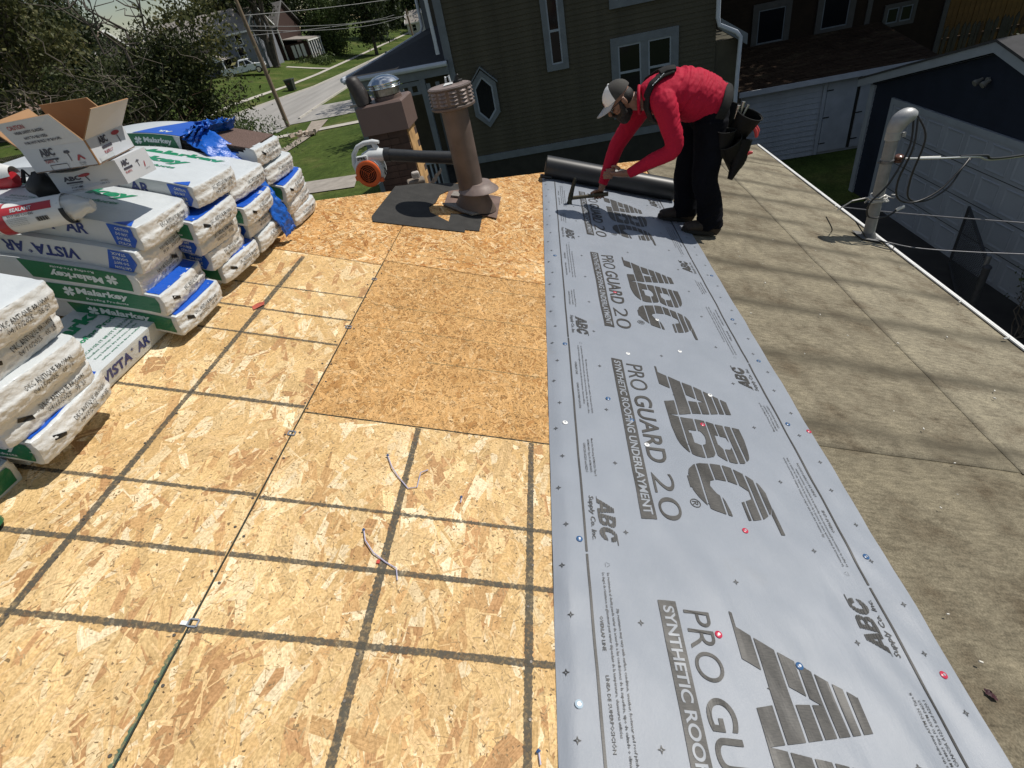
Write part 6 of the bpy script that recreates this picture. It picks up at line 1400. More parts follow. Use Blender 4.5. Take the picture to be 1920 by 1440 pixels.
# ================================================================== chimney
ch = thing('chimney', 'square chimney with brown metal shroud, rusty brick side and shiny round cap', 'chimney', (-1.62, 5.75, -.2))
M_shroud = mat('brown shroud metal', (.135, .092, .078), .5, var=.08, sc=4); M_brk = mat('stained brick', (.060, .036, .026), .9, var=.35, sc=6); M_rust = mat('ochre stained masonry', (.42, .25, .10), .9, var=.35, sc=9, bump=.3, bsc=30)
cx0, cx1, cy0, cy1 = -1.86, -1.40, 5.5, 5.98
mb = MB(); mb.loft([[(cx0, cy0, .60), (cx1, cy0, .60), (cx1, cy1, .60), (cx0, cy1, .60)], [(cx0, cy0, .845), (cx1, cy0, .845), (cx1, cy1, .845), (cx0, cy1, .845)], [(cx0 + .02, cy0 + .02, .862), (cx1 - .02, cy0 + .02, .862), (cx1 - .02, cy1 - .02, .862), (cx0 + .02, cy1 - .02, .862)]]); mb.build('shroud', M_shroud, ch)
mb = MB(); mb.bb((cx0 + .03, cy0 + .035, -1.0), (cx1 - .035, cy1 - .03, .61)); mb.build('core', M_brk, ch)
rg = random.Random(9); bw, bhh = .20, .062
brm = MB(); brm.bb((.003, .008, .003), (bw - .003, .02, bhh - .003)); brm = brm.mesh('brick', M_brk); brs = MB(); brs.bb((0, .003, .003), (.008, bw - .003, bhh - .003)); brs = brs.mesh('brick', M_rust)
for r in range(10):
    z = .600 - (r + 1) * bhh
    for k_ in range(3):
        x = cx0 + .03 + k_ * bw - (bw / 2 if r % 2 else 0)
        if x < cx0 + .0: x = cx0 + .03
        if x + bw > cx1 + .05: continue
        link('brick', brm, ch, Matrix.Translation((x, cy0 + .018 + rg.uniform(0, .004), z)))
        y = cy0 + .035 + k_ * bw - (bw / 2 if r % 2 else 0)
        if y + bw < cy1 and y > cy0: link('brick', brs, ch, Matrix.Translation((cx1 - .037 - rg.uniform(0, .006), y, z)))
mb = MB(); mb.bb((cx1 - .038, cy0 + .05, .02), (cx1 - .022, cy0 + .30, .60)); mb.build('stained_render', M_rust, ch)
M_ss = NT('polished steel').set(Base_Color=(.62, .64, .66), Metallic=1.0, Roughness=.16).m; M_ssd = mat('dull steel mesh', (.30, .28, .25), .4, .8, var=.3, sc=40)
sx_, sy_ = -1.575, 5.72
mb = MB(); mb.lathe([(.135, .862), (.135, .89), (.12, .895), (.12, .93)], (sx_, sy_, 0), 32); mb.build('flue_collar', M_shroud, ch, smooth=30)
mb = MB(); mb.lathe([(.128, .90), (.128, .965)], (sx_, sy_, 0), 32, cap=False); mb.build('cap_screen', M_ssd, ch)
mb = MB(); mb.lathe([(.14, .955), (.158, .962), (.150, .970), (.158, .978), (.150, .986), (.160, .994), (.160, 1.004), (.152, 1.010), (.135, 1.028), (.10, 1.050), (.05, 1.064), (.004, 1.068)], (sx_, sy_, 0), 48); mb.build('cap_dome', M_ss, ch, smooth=30)
# sooty boot-shaped piece on the back left corner
bt_ = thing('rubber_boot', 'scuffed black boot-like rubber piece standing at the chimney corner', 'boot', (-1.79, 5.58, .86))
mb = MB(); mb.tube([(-1.785, 5.60, .865), (-1.795, 5.60, .93), (-1.815, 5.60, 1.0), (-1.835, 5.60, 1.06), (-1.845, 5.60, 1.095), (-1.845, 5.60, 1.108)], [(.075, .095), (.075, .090), (.070, .084), (.066, .078), (.056, .066), (.03, .04)], 16); mb.build('leg', mat('sooty scuffed rubber', (.022, .017, .015), .55, var=.5, sc=25, bump=.4, bsc=60), bt_, smooth=50)
mb = MB(); mb.box((-1.88, 5.56, .875), (.08, .05, .022), rotz(.2)); mb.build('strap_end', M_ngray, bt_)
# rubble by the chimney foot
for i, (x, y, z, sz, mm, lab) in enumerate([(-1.30, 4.85, .24, (.16, .10, .12), M_found, 'broken grey brown masonry lump by the chimney foot'), (-1.28, 4.82, .34, (.07, .05, .06), M_pale, 'small pale fragment on the masonry lump')]):
    mb = MB(); mb.box((x, y, z), sz, rotz(.3) @ rotx(.15)); o = mb.build('masonry_lump', mat('rubble%d' % i, (.20, .165, .13) if i == 0 else (.42, .38, .34), .9, var=.3, sc=14, bump=.5, bsc=25)); md = o.modifiers.new('b', 'BEVEL'); md.width = .015; md.segments = 2; tag(o, lab, 'rubble')
mb = MB(); crumple(mb, [Vector((-1.16, 4.80, .22)), Vector((-1.10, 4.78, .30)), Vector((-1.03, 4.76, .36))], lambda f: (Vector((.3, 1, 0)), .16 * (1 - .6 * f)), 3, .02, 9); tag(mb.build('roofing_scrap', mat('grey curled scrap', (.20, .18, .17), .8, var=.3, sc=10), smooth=50), 'curled grey scrap of roofing beside the vent pipe', 'scrap')

# ================================================================== leaf blower
M_bw = mat('pale grey blower plastic', (.58, .60, .60), .4, var=.04); M_bo = mat('orange blower plastic', (.62, .105, .018), .42, var=.06); M_bb = mat('black blower tube', (.020, .021, .023), .45, var=.2, sc=20, bump=.1, bsc=80)
BP = Matrix.Translation((-1.552, 4.50, .525)) @ Matrix.Rotation(-.05, 4, 'Z') @ Matrix.Rotation(-.02, 4, 'X')
lbw = thing('leaf_blower', 'white and orange hand-held leaf blower with long black tube', 'leaf blower', M=BP)
def disc(c, r, y0, y1, n=40, b=.02):  # rounded drum along local y
    return [(r - b, y0), (r, y0 + b), (r, y1 - b), (r - b, y1)]
Ry = rotx(PI / 2)
mb = MB(); mb.lathe([(.02, -.085), (.09, -.085), (.112, -.070), (.122, -.04), (.122, .05), (.105, .075), (.02, .08)], (0, 0, 0), 40, Ry); mb.build('fan_housing', M_bw, lbw, BP, smooth=50)
mb = MB(); mb.tube([(-.02, 0, .085), (.05, 0, .105), (.12, 0, .098), (.165, 0, .090)], [(.05, .07), (.055, .075), (.05, .06), (.046, .05)], 18); mb.build('outlet', M_bw, lbw, BP, smooth=50)
hp_ = [(-.108, 0, -.03), (-.125, 0, .06), (-.105, 0, .135), (-.055, 0, .185), (.01, 0, .205), (.085, 0, .205), (.135, 0, .195)]
mb = MB(); mb.tube(hp_, [(.024, .03), (.022, .028), (.019, .025), (.018, .023), (.018, .023), (.019, .024), (.012, .018)], 14); mb.build('handle', M_bw, lbw, BP, smooth=50)
mb = MB(); mb.tube([(.085, 0, .20), (.098, 0, .15), (.105, 0, .10)], [(.018, .024), (.022, .03), (.03, .04)], 12); mb.build('handle_post', M_bw, lbw, BP, smooth=50)
mb = MB(); mb.lathe([(.104, .080), (.104, .098), (.094, .106), (.074, .104), (.072, .092)], (.002, 0, -.012), 40, Ry, cap=False); mb.build('intake_ring', M_bo, lbw, BP, smooth=50)
mb = MB(); mb.lathe([(.075, .086), (.01, .086)], (.002, 0, -.012), 32, Ry); mb.build('intake_back', mat('dark intake', (.030, .006, .004), .7), lbw, BP)
mb = MB()
for r in (.012, .027, .042, .057, .071): mb.lathe([(r - .0012, .094), (r - .0012, .097), (r + .0012, .097), (r + .0012, .094), (r - .0012, .094)], (.002, 0, -.012), 28, Ry, cap=False)
for a in (.3, .3 + 2 * PI / 3, .3 + 4 * PI / 3): mb.tube([(.002, -.096, -.012), (.002 + .075 * math.cos(a), -.096, -.012 + .075 * math.sin(a))], .0018, 5)
mb.build('intake_grille', M_bo, lbw, BP)
mb = MB(); mb.box((-.105, -.075, -.035), (.03, .03, .035)); mb.box((.095, -.075, -.075), (.03, .03, .03)); mb.build('latch', M_bo, lbw, BP)
mb = MB(); put_text(mb, 'STIHL', lambda x, y: (-.055 + x, -.0885 + 0 * x, .098 + y + .05 * 0), L=.075, H=.020, bold=.06, shear=.1); mb.build('brand_lettering', M_nblk, lbw, BP)
mb = MB(); mb.bb((-.062, -.0865, .070), (.03, -.04, .125)); mb.build('name_pad', M_bw, lbw, BP)
mb = MB(); mb.tube([(.155, 0, .092), (.20, 0, .086)], [.056, .054], 20); mb.tube([(.19, 0, .087), (.45, .01, .030), (.76, .02, -.03)], [.047, .047, .050], 20); mb.build('tube', M_bb, lbw, BP, smooth=50)
mb = MB(); mb.tube([(.13, -.02, .0), (.135, -.02, -.05), (.12, -.02, -.055), (.118, -.02, -.005), (.13, -.02, .0)], .005, 6); mb.build('hook', M_nblk, lbw, BP)

# ================================================================== service mast and wires
ms = thing('service_mast', 'grey electrical service mast with rounded weatherhead at the eave', 'service mast', (2.75, 4.78, -.92))
M_mast = mat('grey galvanised conduit', (.25, .25, .245), .6, .15, var=.22, sc=9, bump=.1, bsc=60); M_head = mat('weathered aluminium', (.36, .36, .36), .5, .35, var=.15, sc=14)
mx_, my_ = 2.752, 4.78
mb = MB(); mb.tube([(mx_, my_, -2.4), (mx_, my_, .03)], .046, 24); mb.build('conduit', M_mast, ms, smooth=40)
mb = MB(); rings = []
for t_ in np.linspace(0, 1, 12):
    a = t_ * 2.0; cxx = mx_ + .085 * (1 - math.cos(a)); czz = .03 + .105 * math.sin(a)
    r = .055 + .016 * math.sin(t_ * PI) - .010 * t_ ** 6; d = Vector((math.sin(a), 0, math.cos(a))); s1 = Vector((0, 1, 0)); s2 = d.cross(s1)
    rings.append([Vector((cxx, my_, czz)) + s1 * r * math.cos(2 * PI * k / 20) + s2 * r * math.sin(2 * PI * k / 20) for k in range(20)])
mb.loft(rings); mb.build('weatherhead', M_head, ms, smooth=50)
mb = MB(); mb.lathe([(.050, -.035), (.057, -.03), (.057, .03), (.050, .035)], (mx_, my_, .0), 20); mb.box((mx_ + .07, my_ - .02, .0), (.03, .02, .035)); mb.build('clamp', M_head, ms, smooth=30)
mb = MB(); mb.lathe([(.047, -.012), (.053, -.012), (.053, .012), (.047, .012)], (mx_, my_, -.205), 20); mb.tube([(mx_ - .07, my_, -.205), (mx_ + .12, my_, -.200)], .009, 6); mb.build('wire_bracket', M_galv, ms)
mb = MB(); mb.lathe([(.02, -.03), (.032, -.024), (.032, -.006), (.022, 0), (.032, .006), (.032, .024), (.02, .03)], (mx_ + .085, my_ - .01, -.195), 14, rotx(.3)); mb.build('insulator', mat('brown glazed insulator', (.10, .045, .03), .2), ms, smooth=30)
M_flash = mat('grey pipe boot', (.14, .14, .14), .6, .3, var=.2, sc=20)
mb = MB(); c0 = rw(2.897, my_, .028); mb.prism([(2.78, my_ - .10), (3.0, my_ - .10), (3.0, my_ + .10), (2.78, my_ + .10)], lambda x, y, h: tuple(rw(x, y, h)), .034, .038); mb.lathe([(.078, -.06), (.062, .02), (.048, .055)], (mx_, my_, c0.z), 20); mb.build('boot_flashing', M_flash, ms, smooth=40)
mb = MB(); r2 = random.Random(3)
for k_ in range(5): 
    ph = r2.uniform(0, 6); mb.tube([(mx_ + (.056 + .01 * k_ % 3) * math.cos(a + ph), my_ + .056 * math.sin(a + ph), -.50 - .012 * k_ + .012 * math.sin(2 * a)) for a in np.linspace(0, 5.2, 14)], .006, 5)
mb.tube([(mx_ - .04, my_, -.50), (mx_ - .20, my_ + .02, -.52), (mx_ - .30, my_ + .05, -.60)], .006, 5); mb.tube([(mx_ + .04, my_ - .02, -.50), (mx_ + .12, my_ - .03, -.53), (mx_ + .15, my_ - .03, -.51), (mx_ + .10, my_ - .02, -.50)], .006, 5)
mb.build('tied_off_wire', mat('pale bare wire', (.50, .49, .46), .5, .3), ms)
def cable(pts, r, m, label, nm='drop_cable'):
    P = [Vector(p) for p in pts]; Q = []
    for i in range(len(P) - 1):
        p0, p1, p2, p3 = P[max(0, i - 1)], P[i], P[i + 1], P[min(len(P) - 1, i + 2)]
        for k_ in range(8):
            t_ = k_ / 8; Q.append(.5 * ((2 * p1) + (p2 - p0) * t_ + (2 * p0 - 5 * p1 + 4 * p2 - p3) * t_ * t_ + (3 * p1 - p0 - 3 * p2 + p3) * t_ ** 3))
    Q.append(P[-1]); mb = MB(); mb.tube(Q, r, 8); return tag(mb.build(nm, m, smooth=50), label, 'cable', 'cables at the service mast')
W0 = (mx_ + .10, my_ - .02, -.195)
cable([W0, (3.2, 4.83, -.27), (3.6, 4.96, -.36), (4.2, 5.21, -.52), (7.5, 6.5, -1.0), (16, 10, -1.2)], .008, mat('bright stranded wire', (.62, .62, .60), .35, .6), 'bright bare service wire running right from the mast bracket')
cable([(3.42, 4.90, -.31), (3.7, 5.0, -.375), (4.2, 5.2, -.505), (7.5, 6.5, -.98), (16, 10, -1.17)], .010, M_cable, 'black insulated cable twisted along the bright service wire')
M_conn = mat('pale splice sleeve', (.60, .60, .56), .4, .2)
mb = MB(); mb.tube([(3.02, 4.80, -.232), (3.22, 4.845, -.272)], .014, 8); tag(mb.build('splice_sleeve', M_conn), 'pale splice sleeve on the bright service wire', 'splice')
hx_ = mx_ + .15
cable([(hx_ - .02, my_, .10), (2.87, 4.72, -.10), (2.76, 4.68, -.36), (2.64, 4.68, -.52), (2.66, 4.68, -.64), (2.82, 4.70, -.67), (2.90, 4.70, -.62)], .008, M_cable, 'black drip loop cable passing left behind the mast to a low splice')
cable([(hx_, my_ - .02, .11), (2.89, 4.70, -.10), (2.84, 4.70, -.36), (2.88, 4.70, -.52), (3.04, 4.72, -.585), (3.24, 4.76, -.53), (3.42, 4.84, -.40), (3.52, 4.92, -.345)], .008, M_cable, 'black drip loop cable swinging out to the right, upper one')
cable([(hx_ + .015, my_ + .02, .12), (2.99, 4.74, -.05), (2.95, 4.72, -.36), (2.98, 4.72, -.54), (3.14, 4.74, -.595), (3.34, 4.80, -.53), (3.46, 4.88, -.40), (3.55, 4.94, -.355)], .008, M_cable, 'black drip loop cable swinging out to the right, lower one')
mb = MB(); mb.tube([(2.89, 4.70, -.625), (2.95, 4.70, -.60)], .014, 8); tag(mb.build('splice_sleeve', M_conn), 'pale splice sleeve at the bottom of the drip loop', 'splice')
cable([(2.95, 5.88, -1.02), (4.2, 4.92, -1.04), (9, 1.3, -1.0)], .006, M_galv, 'thin grey wire from the eave to the right, above the gate', 'thin_wire')
cable([(2.95, 4.86, -1.0), (4.0, 4.54, -1.15), (9, 3.0, -1.4)], .005, M_galv, 'thin grey wire leaving the foot of the mast to the right', 'thin_wire')
for i, pts in enumerate([[(2.45, 4.62, -.80), (2.52, 4.66, -.72), (2.50, 4.68, -.60)], [(2.62, 4.68, -.85), (2.66, 4.66, -.75), (2.64, 4.64, -.66)]]):
    cable([rw(2.60 - .35 * i + .25, 4.72, .03), rw(2.55 - .3 * i + .2, 4.66, .09), rw(2.50 - .28 * i + .15, 4.70, .17)], .005, M_cable, ['curled dark wire end sticking up left of the mast foot', 'straight dark wire end sticking up farther left of the mast foot'][i], 'wire_end')
cable([rw(2.93, 4.75, .03), rw(3.0, 4.58, .06), rw(2.95, 4.50, .04), rw(2.80, 4.55, .035)], .005, M_cable, 'dark wire tail lying on the felt in front of the mast foot', 'wire_end')

# ================================================================== litter on the boards
M_str1 = mat('pale lilac strand', (.45, .43, .55), .5); M_str2 = mat('blue strand tip', (.04, .10, .25), .5)
def strand(pts, lab):
    mb = MB(); Q = [rw(u, v, .006 + w) for u, v, w in pts]; mb.tube(Q, .0022, 5); t_ = thing('plastic_strand', lab, 'litter', Q[0]); mb.build('strand', M_str1, t_)
    mb = MB(); mb.tube([Q[0] + Vector((-.005, 0, .002)), Q[0] + Vector((0, .004, .004)), Q[0] + Vector((.004, .002, .002))], [.003, .0045, .002], 6); mb.build('frayed_tip', M_str2, t_)
strand([(-.79, 1.335, .004), (-.765, 1.285, .006), (-.737, 1.249, .003), (-.69, 1.20, .001), (-.66, 1.21, .002), (-.658, 1.27, .012), (-.635, 1.295, .003)], 'frayed pale strand with a blue tip on the boards, nearer the browner board')
strand([(-.793, 1.005, .004), (-.78, .97, .006), (-.745, .931, .004), (-.70, .905, .001), (-.665, .888, .003), (-.654, .851, .001)], 'frayed pale strand with a blue tip crossing the dark line crossing')
strand([(-.499, 1.185, .003), (-.500, 1.165, .003)], 'tiny pale strand bit by itself in the middle of the boards')
strand([(-.226, .445, .003), (-.222, .420, .003)], 'tiny blue strand bit beside the dark line near the bottom edge')
mb = MB(); mb.box(rw(-.724, .905, .006), (.010, .012, .004), ROF3); tag(mb.build('red_chip', mat('red chip', (.5, .04, .02), .5)), 'red plastic chip at the crossing of dark lines', 'litter')
mb = MB(); mb.add([rw(-1.640, 2.235, .006), rw(-1.60, 2.225, .012), rw(-1.605, 2.245, .018), rw(-1.65, 2.20, .006), rw(-1.63, 2.17, .008)], [(0, 1, 2), (0, 4, 1), (0, 3, 4)]); tag(mb.build('red_scrap', mat('red tape scrap', (.42, .09, .06), .6)), 'crumpled red scrap on the long dark line', 'litter')
mb = MB(); crumple(mb, [rw(1.112, .705, .02), rw(1.127, .695, .028), rw(1.142, .688, .02)], lambda f: (Vector((.2, 1, .1)), .018), 8, .006, 6, sc=60); tag(mb.build('dark_petal', mat('dark red petal', (.040, .006, .012), .6), smooth=50), 'dark red crumpled petal on the old felt at lower right', 'litter')
mb = MB(); q0 = rw(-1.828, .870, .012); mb.lathe([(.035, 0), (.035, .025), (.028, .032), (.012, .034)], q0, 20); tag(mb.build('green_cap', M_green), 'green plastic cap at the left edge of the boards', 'cap')
mb = MB(); r2 = random.Random(19)
for i in range(70):
    u = r2.uniform(1.1, 2.95); v = r2.uniform(.3, 7); s = r2.uniform(.0022, .006); mb.box((u, v, .034), (s * 2.4, s, s), rotz(r2.uniform(0, 3)))
st = mb.build('roof_litter', mat('pale chips', (.65, .62, .55), .6), M=RF); st['kind'] = 'stuff'; st['label'] = 'pale chips and nail bits scattered on the old felt'; st['category'] = 'litter'
mb = MB()
for i, v in enumerate((3.05, 3.55, 4.15, 4.95, 5.6)): mb.tube([(2.93 + .02 * (i % 3), v, .040), (2.975, v + .01, .046)], .006, 6)
st = mb.build('loose_nails', M_conn, M=RF); st['kind'] = 'stuff'; st['label'] = 'pale loose nails along the drip edge'; st['category'] = 'litter'
# ================================================================== the roofer
def remeshed(name, mb, voxel, m, parent, smooth=4, disp=None, label=None):
    me = mb.mesh('tmp', m); o = bpy.data.objects.new('tmp', me); COL.objects.link(o)
    r = o.modifiers.new('r', 'REMESH'); r.mode = 'VOXEL'; r.voxel_size = voxel; r.use_smooth_shade = True
    if smooth: s = o.modifiers.new('s', 'SMOOTH'); s.iterations = smooth; s.factor = .5
    dg = bpy.context.evaluated_depsgraph_get(); me2 = bpy.data.meshes.new_from_object(o.evaluated_get(dg)); bpy.data.objects.remove(o); bpy.data.meshes.remove(me)
    me2.name = name
    if disp is not None:
        n = len(me2.vertices); co = np.empty(n * 3); me2.vertices.foreach_get('co', co); co = co.reshape(-1, 3); no = np.empty(n * 3); me2.vertices.foreach_get('normal', no); no = no.reshape(-1, 3)
        co = co + no * disp(co)[:, None]; me2.vertices.foreach_set('co', co.ravel()); me2.update()
    me2.materials.clear(); me2.materials.append(m); me2.polygons.foreach_set('use_smooth', [True] * len(me2.polygons))
    return link(name, me2, parent)
def ell(mb, c, ax, n=20, m=12):
    """ellipsoid with three axis vectors"""
    c = Vector(c); a, b, d = map(Vector, ax); rings = []
    for i in range(1, m):
        t = PI * i / m; rings.append([c + d * math.cos(t) + (a * math.cos(2 * PI * k / n) + b * math.sin(2 * PI * k / n)) * math.sin(t) for k in range(n)])
    mb.loft(rings); return mb
def chain(mb, pts, rs, n=14, sub=4, ref=None):
    P = [Vector(p) for p in pts]; Q = []; R_ = []
    tup = lambda r: r if isinstance(r, tuple) else (r, r)
    for i in range(len(P) - 1):
        p0, p1, p2, p3 = P[max(0, i - 1)], P[i], P[i + 1], P[min(len(P) - 1, i + 2)]
        for k_ in range(sub):
            t = k_ / sub; Q.append(.5 * ((2 * p1) + (p2 - p0) * t + (2 * p0 - 5 * p1 + 4 * p2 - p3) * t * t + (3 * p1 - p0 - 3 * p2 + p3) * t ** 3))
            a, b = tup(rs[i]), tup(rs[i + 1]); R_.append((a[0] + (b[0] - a[0]) * t, a[1] + (b[1] - a[1]) * t))
    Q.append(P[-1]); R_.append(tup(rs[-1])); mb.tube(Q, R_, n, ref=ref); return mb
man = thing('person', 'roofer in red long sleeved shirt, dark trousers and cap bending over with a hammer', 'person', (1.0, 4.32, -.34))
M_skin = mat('brown skin', (.23, .115, .072), .5, var=.08, sc=12); M_red = NT('red knit shirt')
_n = M_red.noise(3, 4); M_red.set(Base_Color=M_red.ramp(_n, [(.3, (.36, .007, .030)), (.7, (.47, .011, .042))]), Roughness=.75, Specular_IOR_Level=.2); M_red.bump(M_red.noise(420, 2), .25, .001); M_red = M_red.m
M_trous = mat('dark navy work trousers', (.0042, .0048, .0075), .9, spec=.12, var=.3, sc=7, bump=.2, bsc=200, bd=.001); M_beard = mat('black beard hair', (.008, .006, .005), .7, bump=.5, bsc=180); M_boot = mat('dark brown work boot', (.028, .018, .012), .7, var=.4, sc=16)
M_strap = mat('grey black harness webbing', (.020, .020, .019), .8, spec=.2, var=.2, sc=20, bump=.3, bsc=200); M_pouch = mat('black leather pouch', (.0055, .0055, .0055), .6, spec=.2, var=.2, sc=20, bump=.2, bsc=90); M_capw = mat('white cap cloth', (.80, .80, .78), .8, var=.04); M_capm = mat('dark grey cap mesh', (.045, .042, .037), .85, fine=.3, bsc=300); M_brim = mat('grey cap brim', (.46, .46, .45), .8)
HC = Vector((.497, 4.325, .732)); Fh = Vector((-.80, -.10, -.60)).normalized(); Uh = (Vector((-.58, 0, .80)) - Fh * Fh.dot(Vector((-.58, 0, .80)))).normalized(); Sh = Fh.cross(Uh)
hp = lambda f, s, u: HC + Fh * f + Sh * s + Uh * u
# joints
NS, NE, NW = Vector((.775, 4.15, .690)), Vector((.845, 4.105, .385)), Vector((.530, 4.235, .222))
FS, FE, FW = Vector((.700, 4.505, .655)), Vector((.475, 4.495, .370)), Vector((.335, 4.425, .108))
LH, LK, LA = Vector((1.145, 4.245, .47)), Vector((1.095, 4.195, .09)), Vector((1.150, 4.185, -.275))
RH, RK, RA = Vector((1.105, 4.425, .47)), Vector((.998, 4.405, .08)), Vector((.992, 4.400, -.235))
# hands
Hc = Vector((.315, 4.402, .052))                                   # fist on the hammer handle
hax = Vector((1.0, .03, -.06)).normalized(); hH = Vector((.30, 4.398, .038))
hup = Vector((0, .25, 1)).normalized(); hup = (hup - hax * hup.dot(hax)).normalized(); hsd = hax.cross(hup)
body = MB()
ell(body, hp(0, 0, .012), (Fh * .098, Sh * .076, Uh * .112)); ell(body, hp(.028, 0, -.062), (Fh * .066, Sh * .056, Uh * .062))
chain(body, [hp(.090, 0, .022), hp(.106, 0, -.004), hp(.116, 0, -.026), hp(.104, 0, -.034)], [.009, .011, .014, .010], 10)       # nose
ell(body, hp(.086, 0, -.056), (Fh * .014, Sh * .024, Uh * .007)); ell(body, hp(.085, 0, -.068), (Fh * .015, Sh * .021, Uh * .007))  # lips
for s in (-1, 1):
    ell(body, hp(-.010, s * .080, -.012), (Fh * .018 + Uh * .004, Sh * .009, Uh * .032)); ell(body, hp(.082, s * .030, .026), (Fh * .012, Sh * .022, Uh * .008)); ell(body, hp(.062, s * .040, -.022), (Fh * .024, Sh * .022, Uh * .020))
chain(body, [hp(-.035, 0, -.045), Vector((.615, 4.332, .700)), Vector((.74, 4.335, .70))], [(.060, .058), (.062, .060), (.085, .10)])
chain(body, [Vector((.72, 4.335, .69)), Vector((.92, 4.34, .68)), Vector((1.12, 4.34, .56))], [(.10, .15), (.135, .155), (.12, .14)])
for a, b, c in ((NS, NE, NW), (FS, FE, FW)): chain(body, [a, b, c], [.055, .043, .030])
for a, b, c in ((LH, LK, LA), (RH, RK, RA)): chain(body, [a, b, c], [.08, .06, .042])
# right fist: palm behind the handle, four fingers wrapped round it, thumb along it
chain(body, [FW, Hc + Vector((.016, .01, .045)), Hc + hup * .012 + hsd * .006], [(.028, .024), (.034, .026), (.036, .022)], 14)
for i, (dx, k_) in enumerate(((-.034, .96), (-.011, 1.03), (.012, 1.0), (.034, .88))):
    c0 = hH + hax * dx; rr = .026 * k_
    chain(body, [c0 + hup * .034 + hsd * .004, c0 + hup * .027 - hsd * .020, c0 - hup * .002 - hsd * rr * 1.15, c0 - hup * rr * .95 - hsd * .006, c0 - hup * .016 + hsd * .018], [.0108 * k_, .0102 * k_, .0096 * k_, .0090 * k_, .0078 * k_], 10, 5)
chain(body, [hH + hax * -.020 + hup * .036 + hsd * .012, hH + hax * -.048 + hup * .026 - hsd * .004, hH + hax * -.068 + hup * .016 - hsd * .016], [.0125, .0110, .0090], 10)
# left hand laid over the right forearm
lp = Vector((.448, 4.318, .205)); fa = (FW - FE).normalized()
chain(body, [NW, Vector((.485, 4.275, .215)), lp, Vector((.420, 4.352, .205))], [(.026, .024), (.026, .032), (.020, .041), (.017, .040)], 14, ref=fa)
for i, (o_, k_) in enumerate(((-.034, .92), (-.012, 1.03), (.011, 1.0), (.033, .86))):
    b0 = Vector((.425, 4.345, .205)) + fa * o_
    chain(body, [b0, b0 + Vector((-.034, .012, .002)) * k_ * 1.1, b0 + Vector((-.062, .040, -.004)) * k_ * 1.1, b0 + Vector((-.070, .075, -.008)) * k_], [.0112 * k_, .0102 * k_, .0092 * k_, .0078 * k_], 10, 5)
chain(body, [lp + fa * -.030 + Vector((.01, 0, .006)), lp + fa * -.052 + Vector((-.030, .005, .012)), lp + fa * -.056 + Vector((-.062, .025, .006))], [.0135, .0115, .0092], 10)
remeshed('body', body, .0042, M_skin, man, 3)
# shirt
def wrk(seed, amp, s1, dirv):
    def f(P):
        q = P @ dirv; return (1 - np.abs(2 * fbm(q * s1, seed, 3) - 1) - .55) * amp * 1.0
    return f
rotm = np.array(Matrix.Rotation(.7, 3, 'Y'))
sh_ = MB()
chain(sh_, [Vector((.655, 4.335, .705)), Vector((.76, 4.335, .715)), Vector((.95, 4.34, .690)), Vector((1.10, 4.34, .625)), Vector((1.195, 4.34, .565))], [(.078, .095), (.130, .195), (.172, .195), (.162, .180), (.140, .172)], 24, 5, ref=(0, 0, 1))
chain(sh_, [Vector((.80, 4.335, .70)), NS + Vector((.01, .03, .0)), NS * .55 + NE * .45 + Vector((.008, 0, 0)), NE + Vector((-.004, .01, 0)), NE * .5 + NW * .5, NW + (NE - NW).normalized() * .02], [(.11, .12), (.088, .090), (.070, .072), (.058, .060), (.050, .050), (.036, .036)], 18, 5)
chain(sh_, [Vector((.78, 4.335, .69)), FS + Vector((.01, -.03, 0)), FS * .5 + FE * .5, FE, FE * .5 + FW * .5, FW + (FE - FW).normalized() * .03], [(.11, .12), (.088, .09), (.070, .07), (.060, .06), (.050, .05), (.036, .036)], 18, 5)
f1 = wrk(3, .020, 1.0, rotm @ np.diag([34, 6, 8])); f2 = wrk(8, .005, 1.0, np.diag([30., 20, 20]))
remeshed('shirt', sh_, .0062, M_red, man, 6, lambda P: f1(P) * np.clip((P[:, 0] - .72) / .2, .25, 1) + f2(P))
col = MB(); col.tube([Vector((.638, 4.335, .705)) + Vector((.02 * math.cos(a), .092 * math.cos(a), .088 * math.sin(a))) for a in np.linspace(0, 2 * PI, 22)], .012, 8); col.build('collar', M_red, man, smooth=50)
for w_, e_ in ((NW, NE), (FW, FE)):
    d_ = (e_ - w_).normalized(); c_ = MB(); c_.tube([w_ + d_ * .004, w_ + d_ * .035], [.037, .040], 14); c_.build('cuff', M_red, man, smooth=50)
# trousers
tr_ = MB()
ell(tr_, (1.135, 4.34, .525), (Vector((.145, 0, .02)), Vector((0, .185, 0)), Vector((-.03, 0, .135))))
chain(tr_, [LH + Vector((-.01, 0, .03)), LH * .5 + LK * .5, LK, LK * .5 + LA * .5 + Vector((.015, 0, 0)), LA + Vector((0, 0, -.02))], [(.125, .115), (.108, .105), (.095, .092), (.092, .086), (.098, .080)], 20, 5)
chain(tr_, [RH + Vector((-.02, 0, .02)), RH * .5 + RK * .5, RK, RK * .5 + RA * .5 + Vector((.012, 0, 0)), RA + Vector((0, 0, -.01))], [(.125, .115), (.105, .105), (.092, .090), (.090, .085), (.095, .078)], 20, 5)
f3 = wrk(12, .014, 1.0, np.array(Matrix.Rotation(-.5, 3, 'Y')) @ np.diag([9., 9, 26])); remeshed('trousers', tr_, .009, M_trous, man, 4, lambda P: f3(P) * (.4 + np.clip((.1 - P[:, 2]) / .3, 0, 1)))
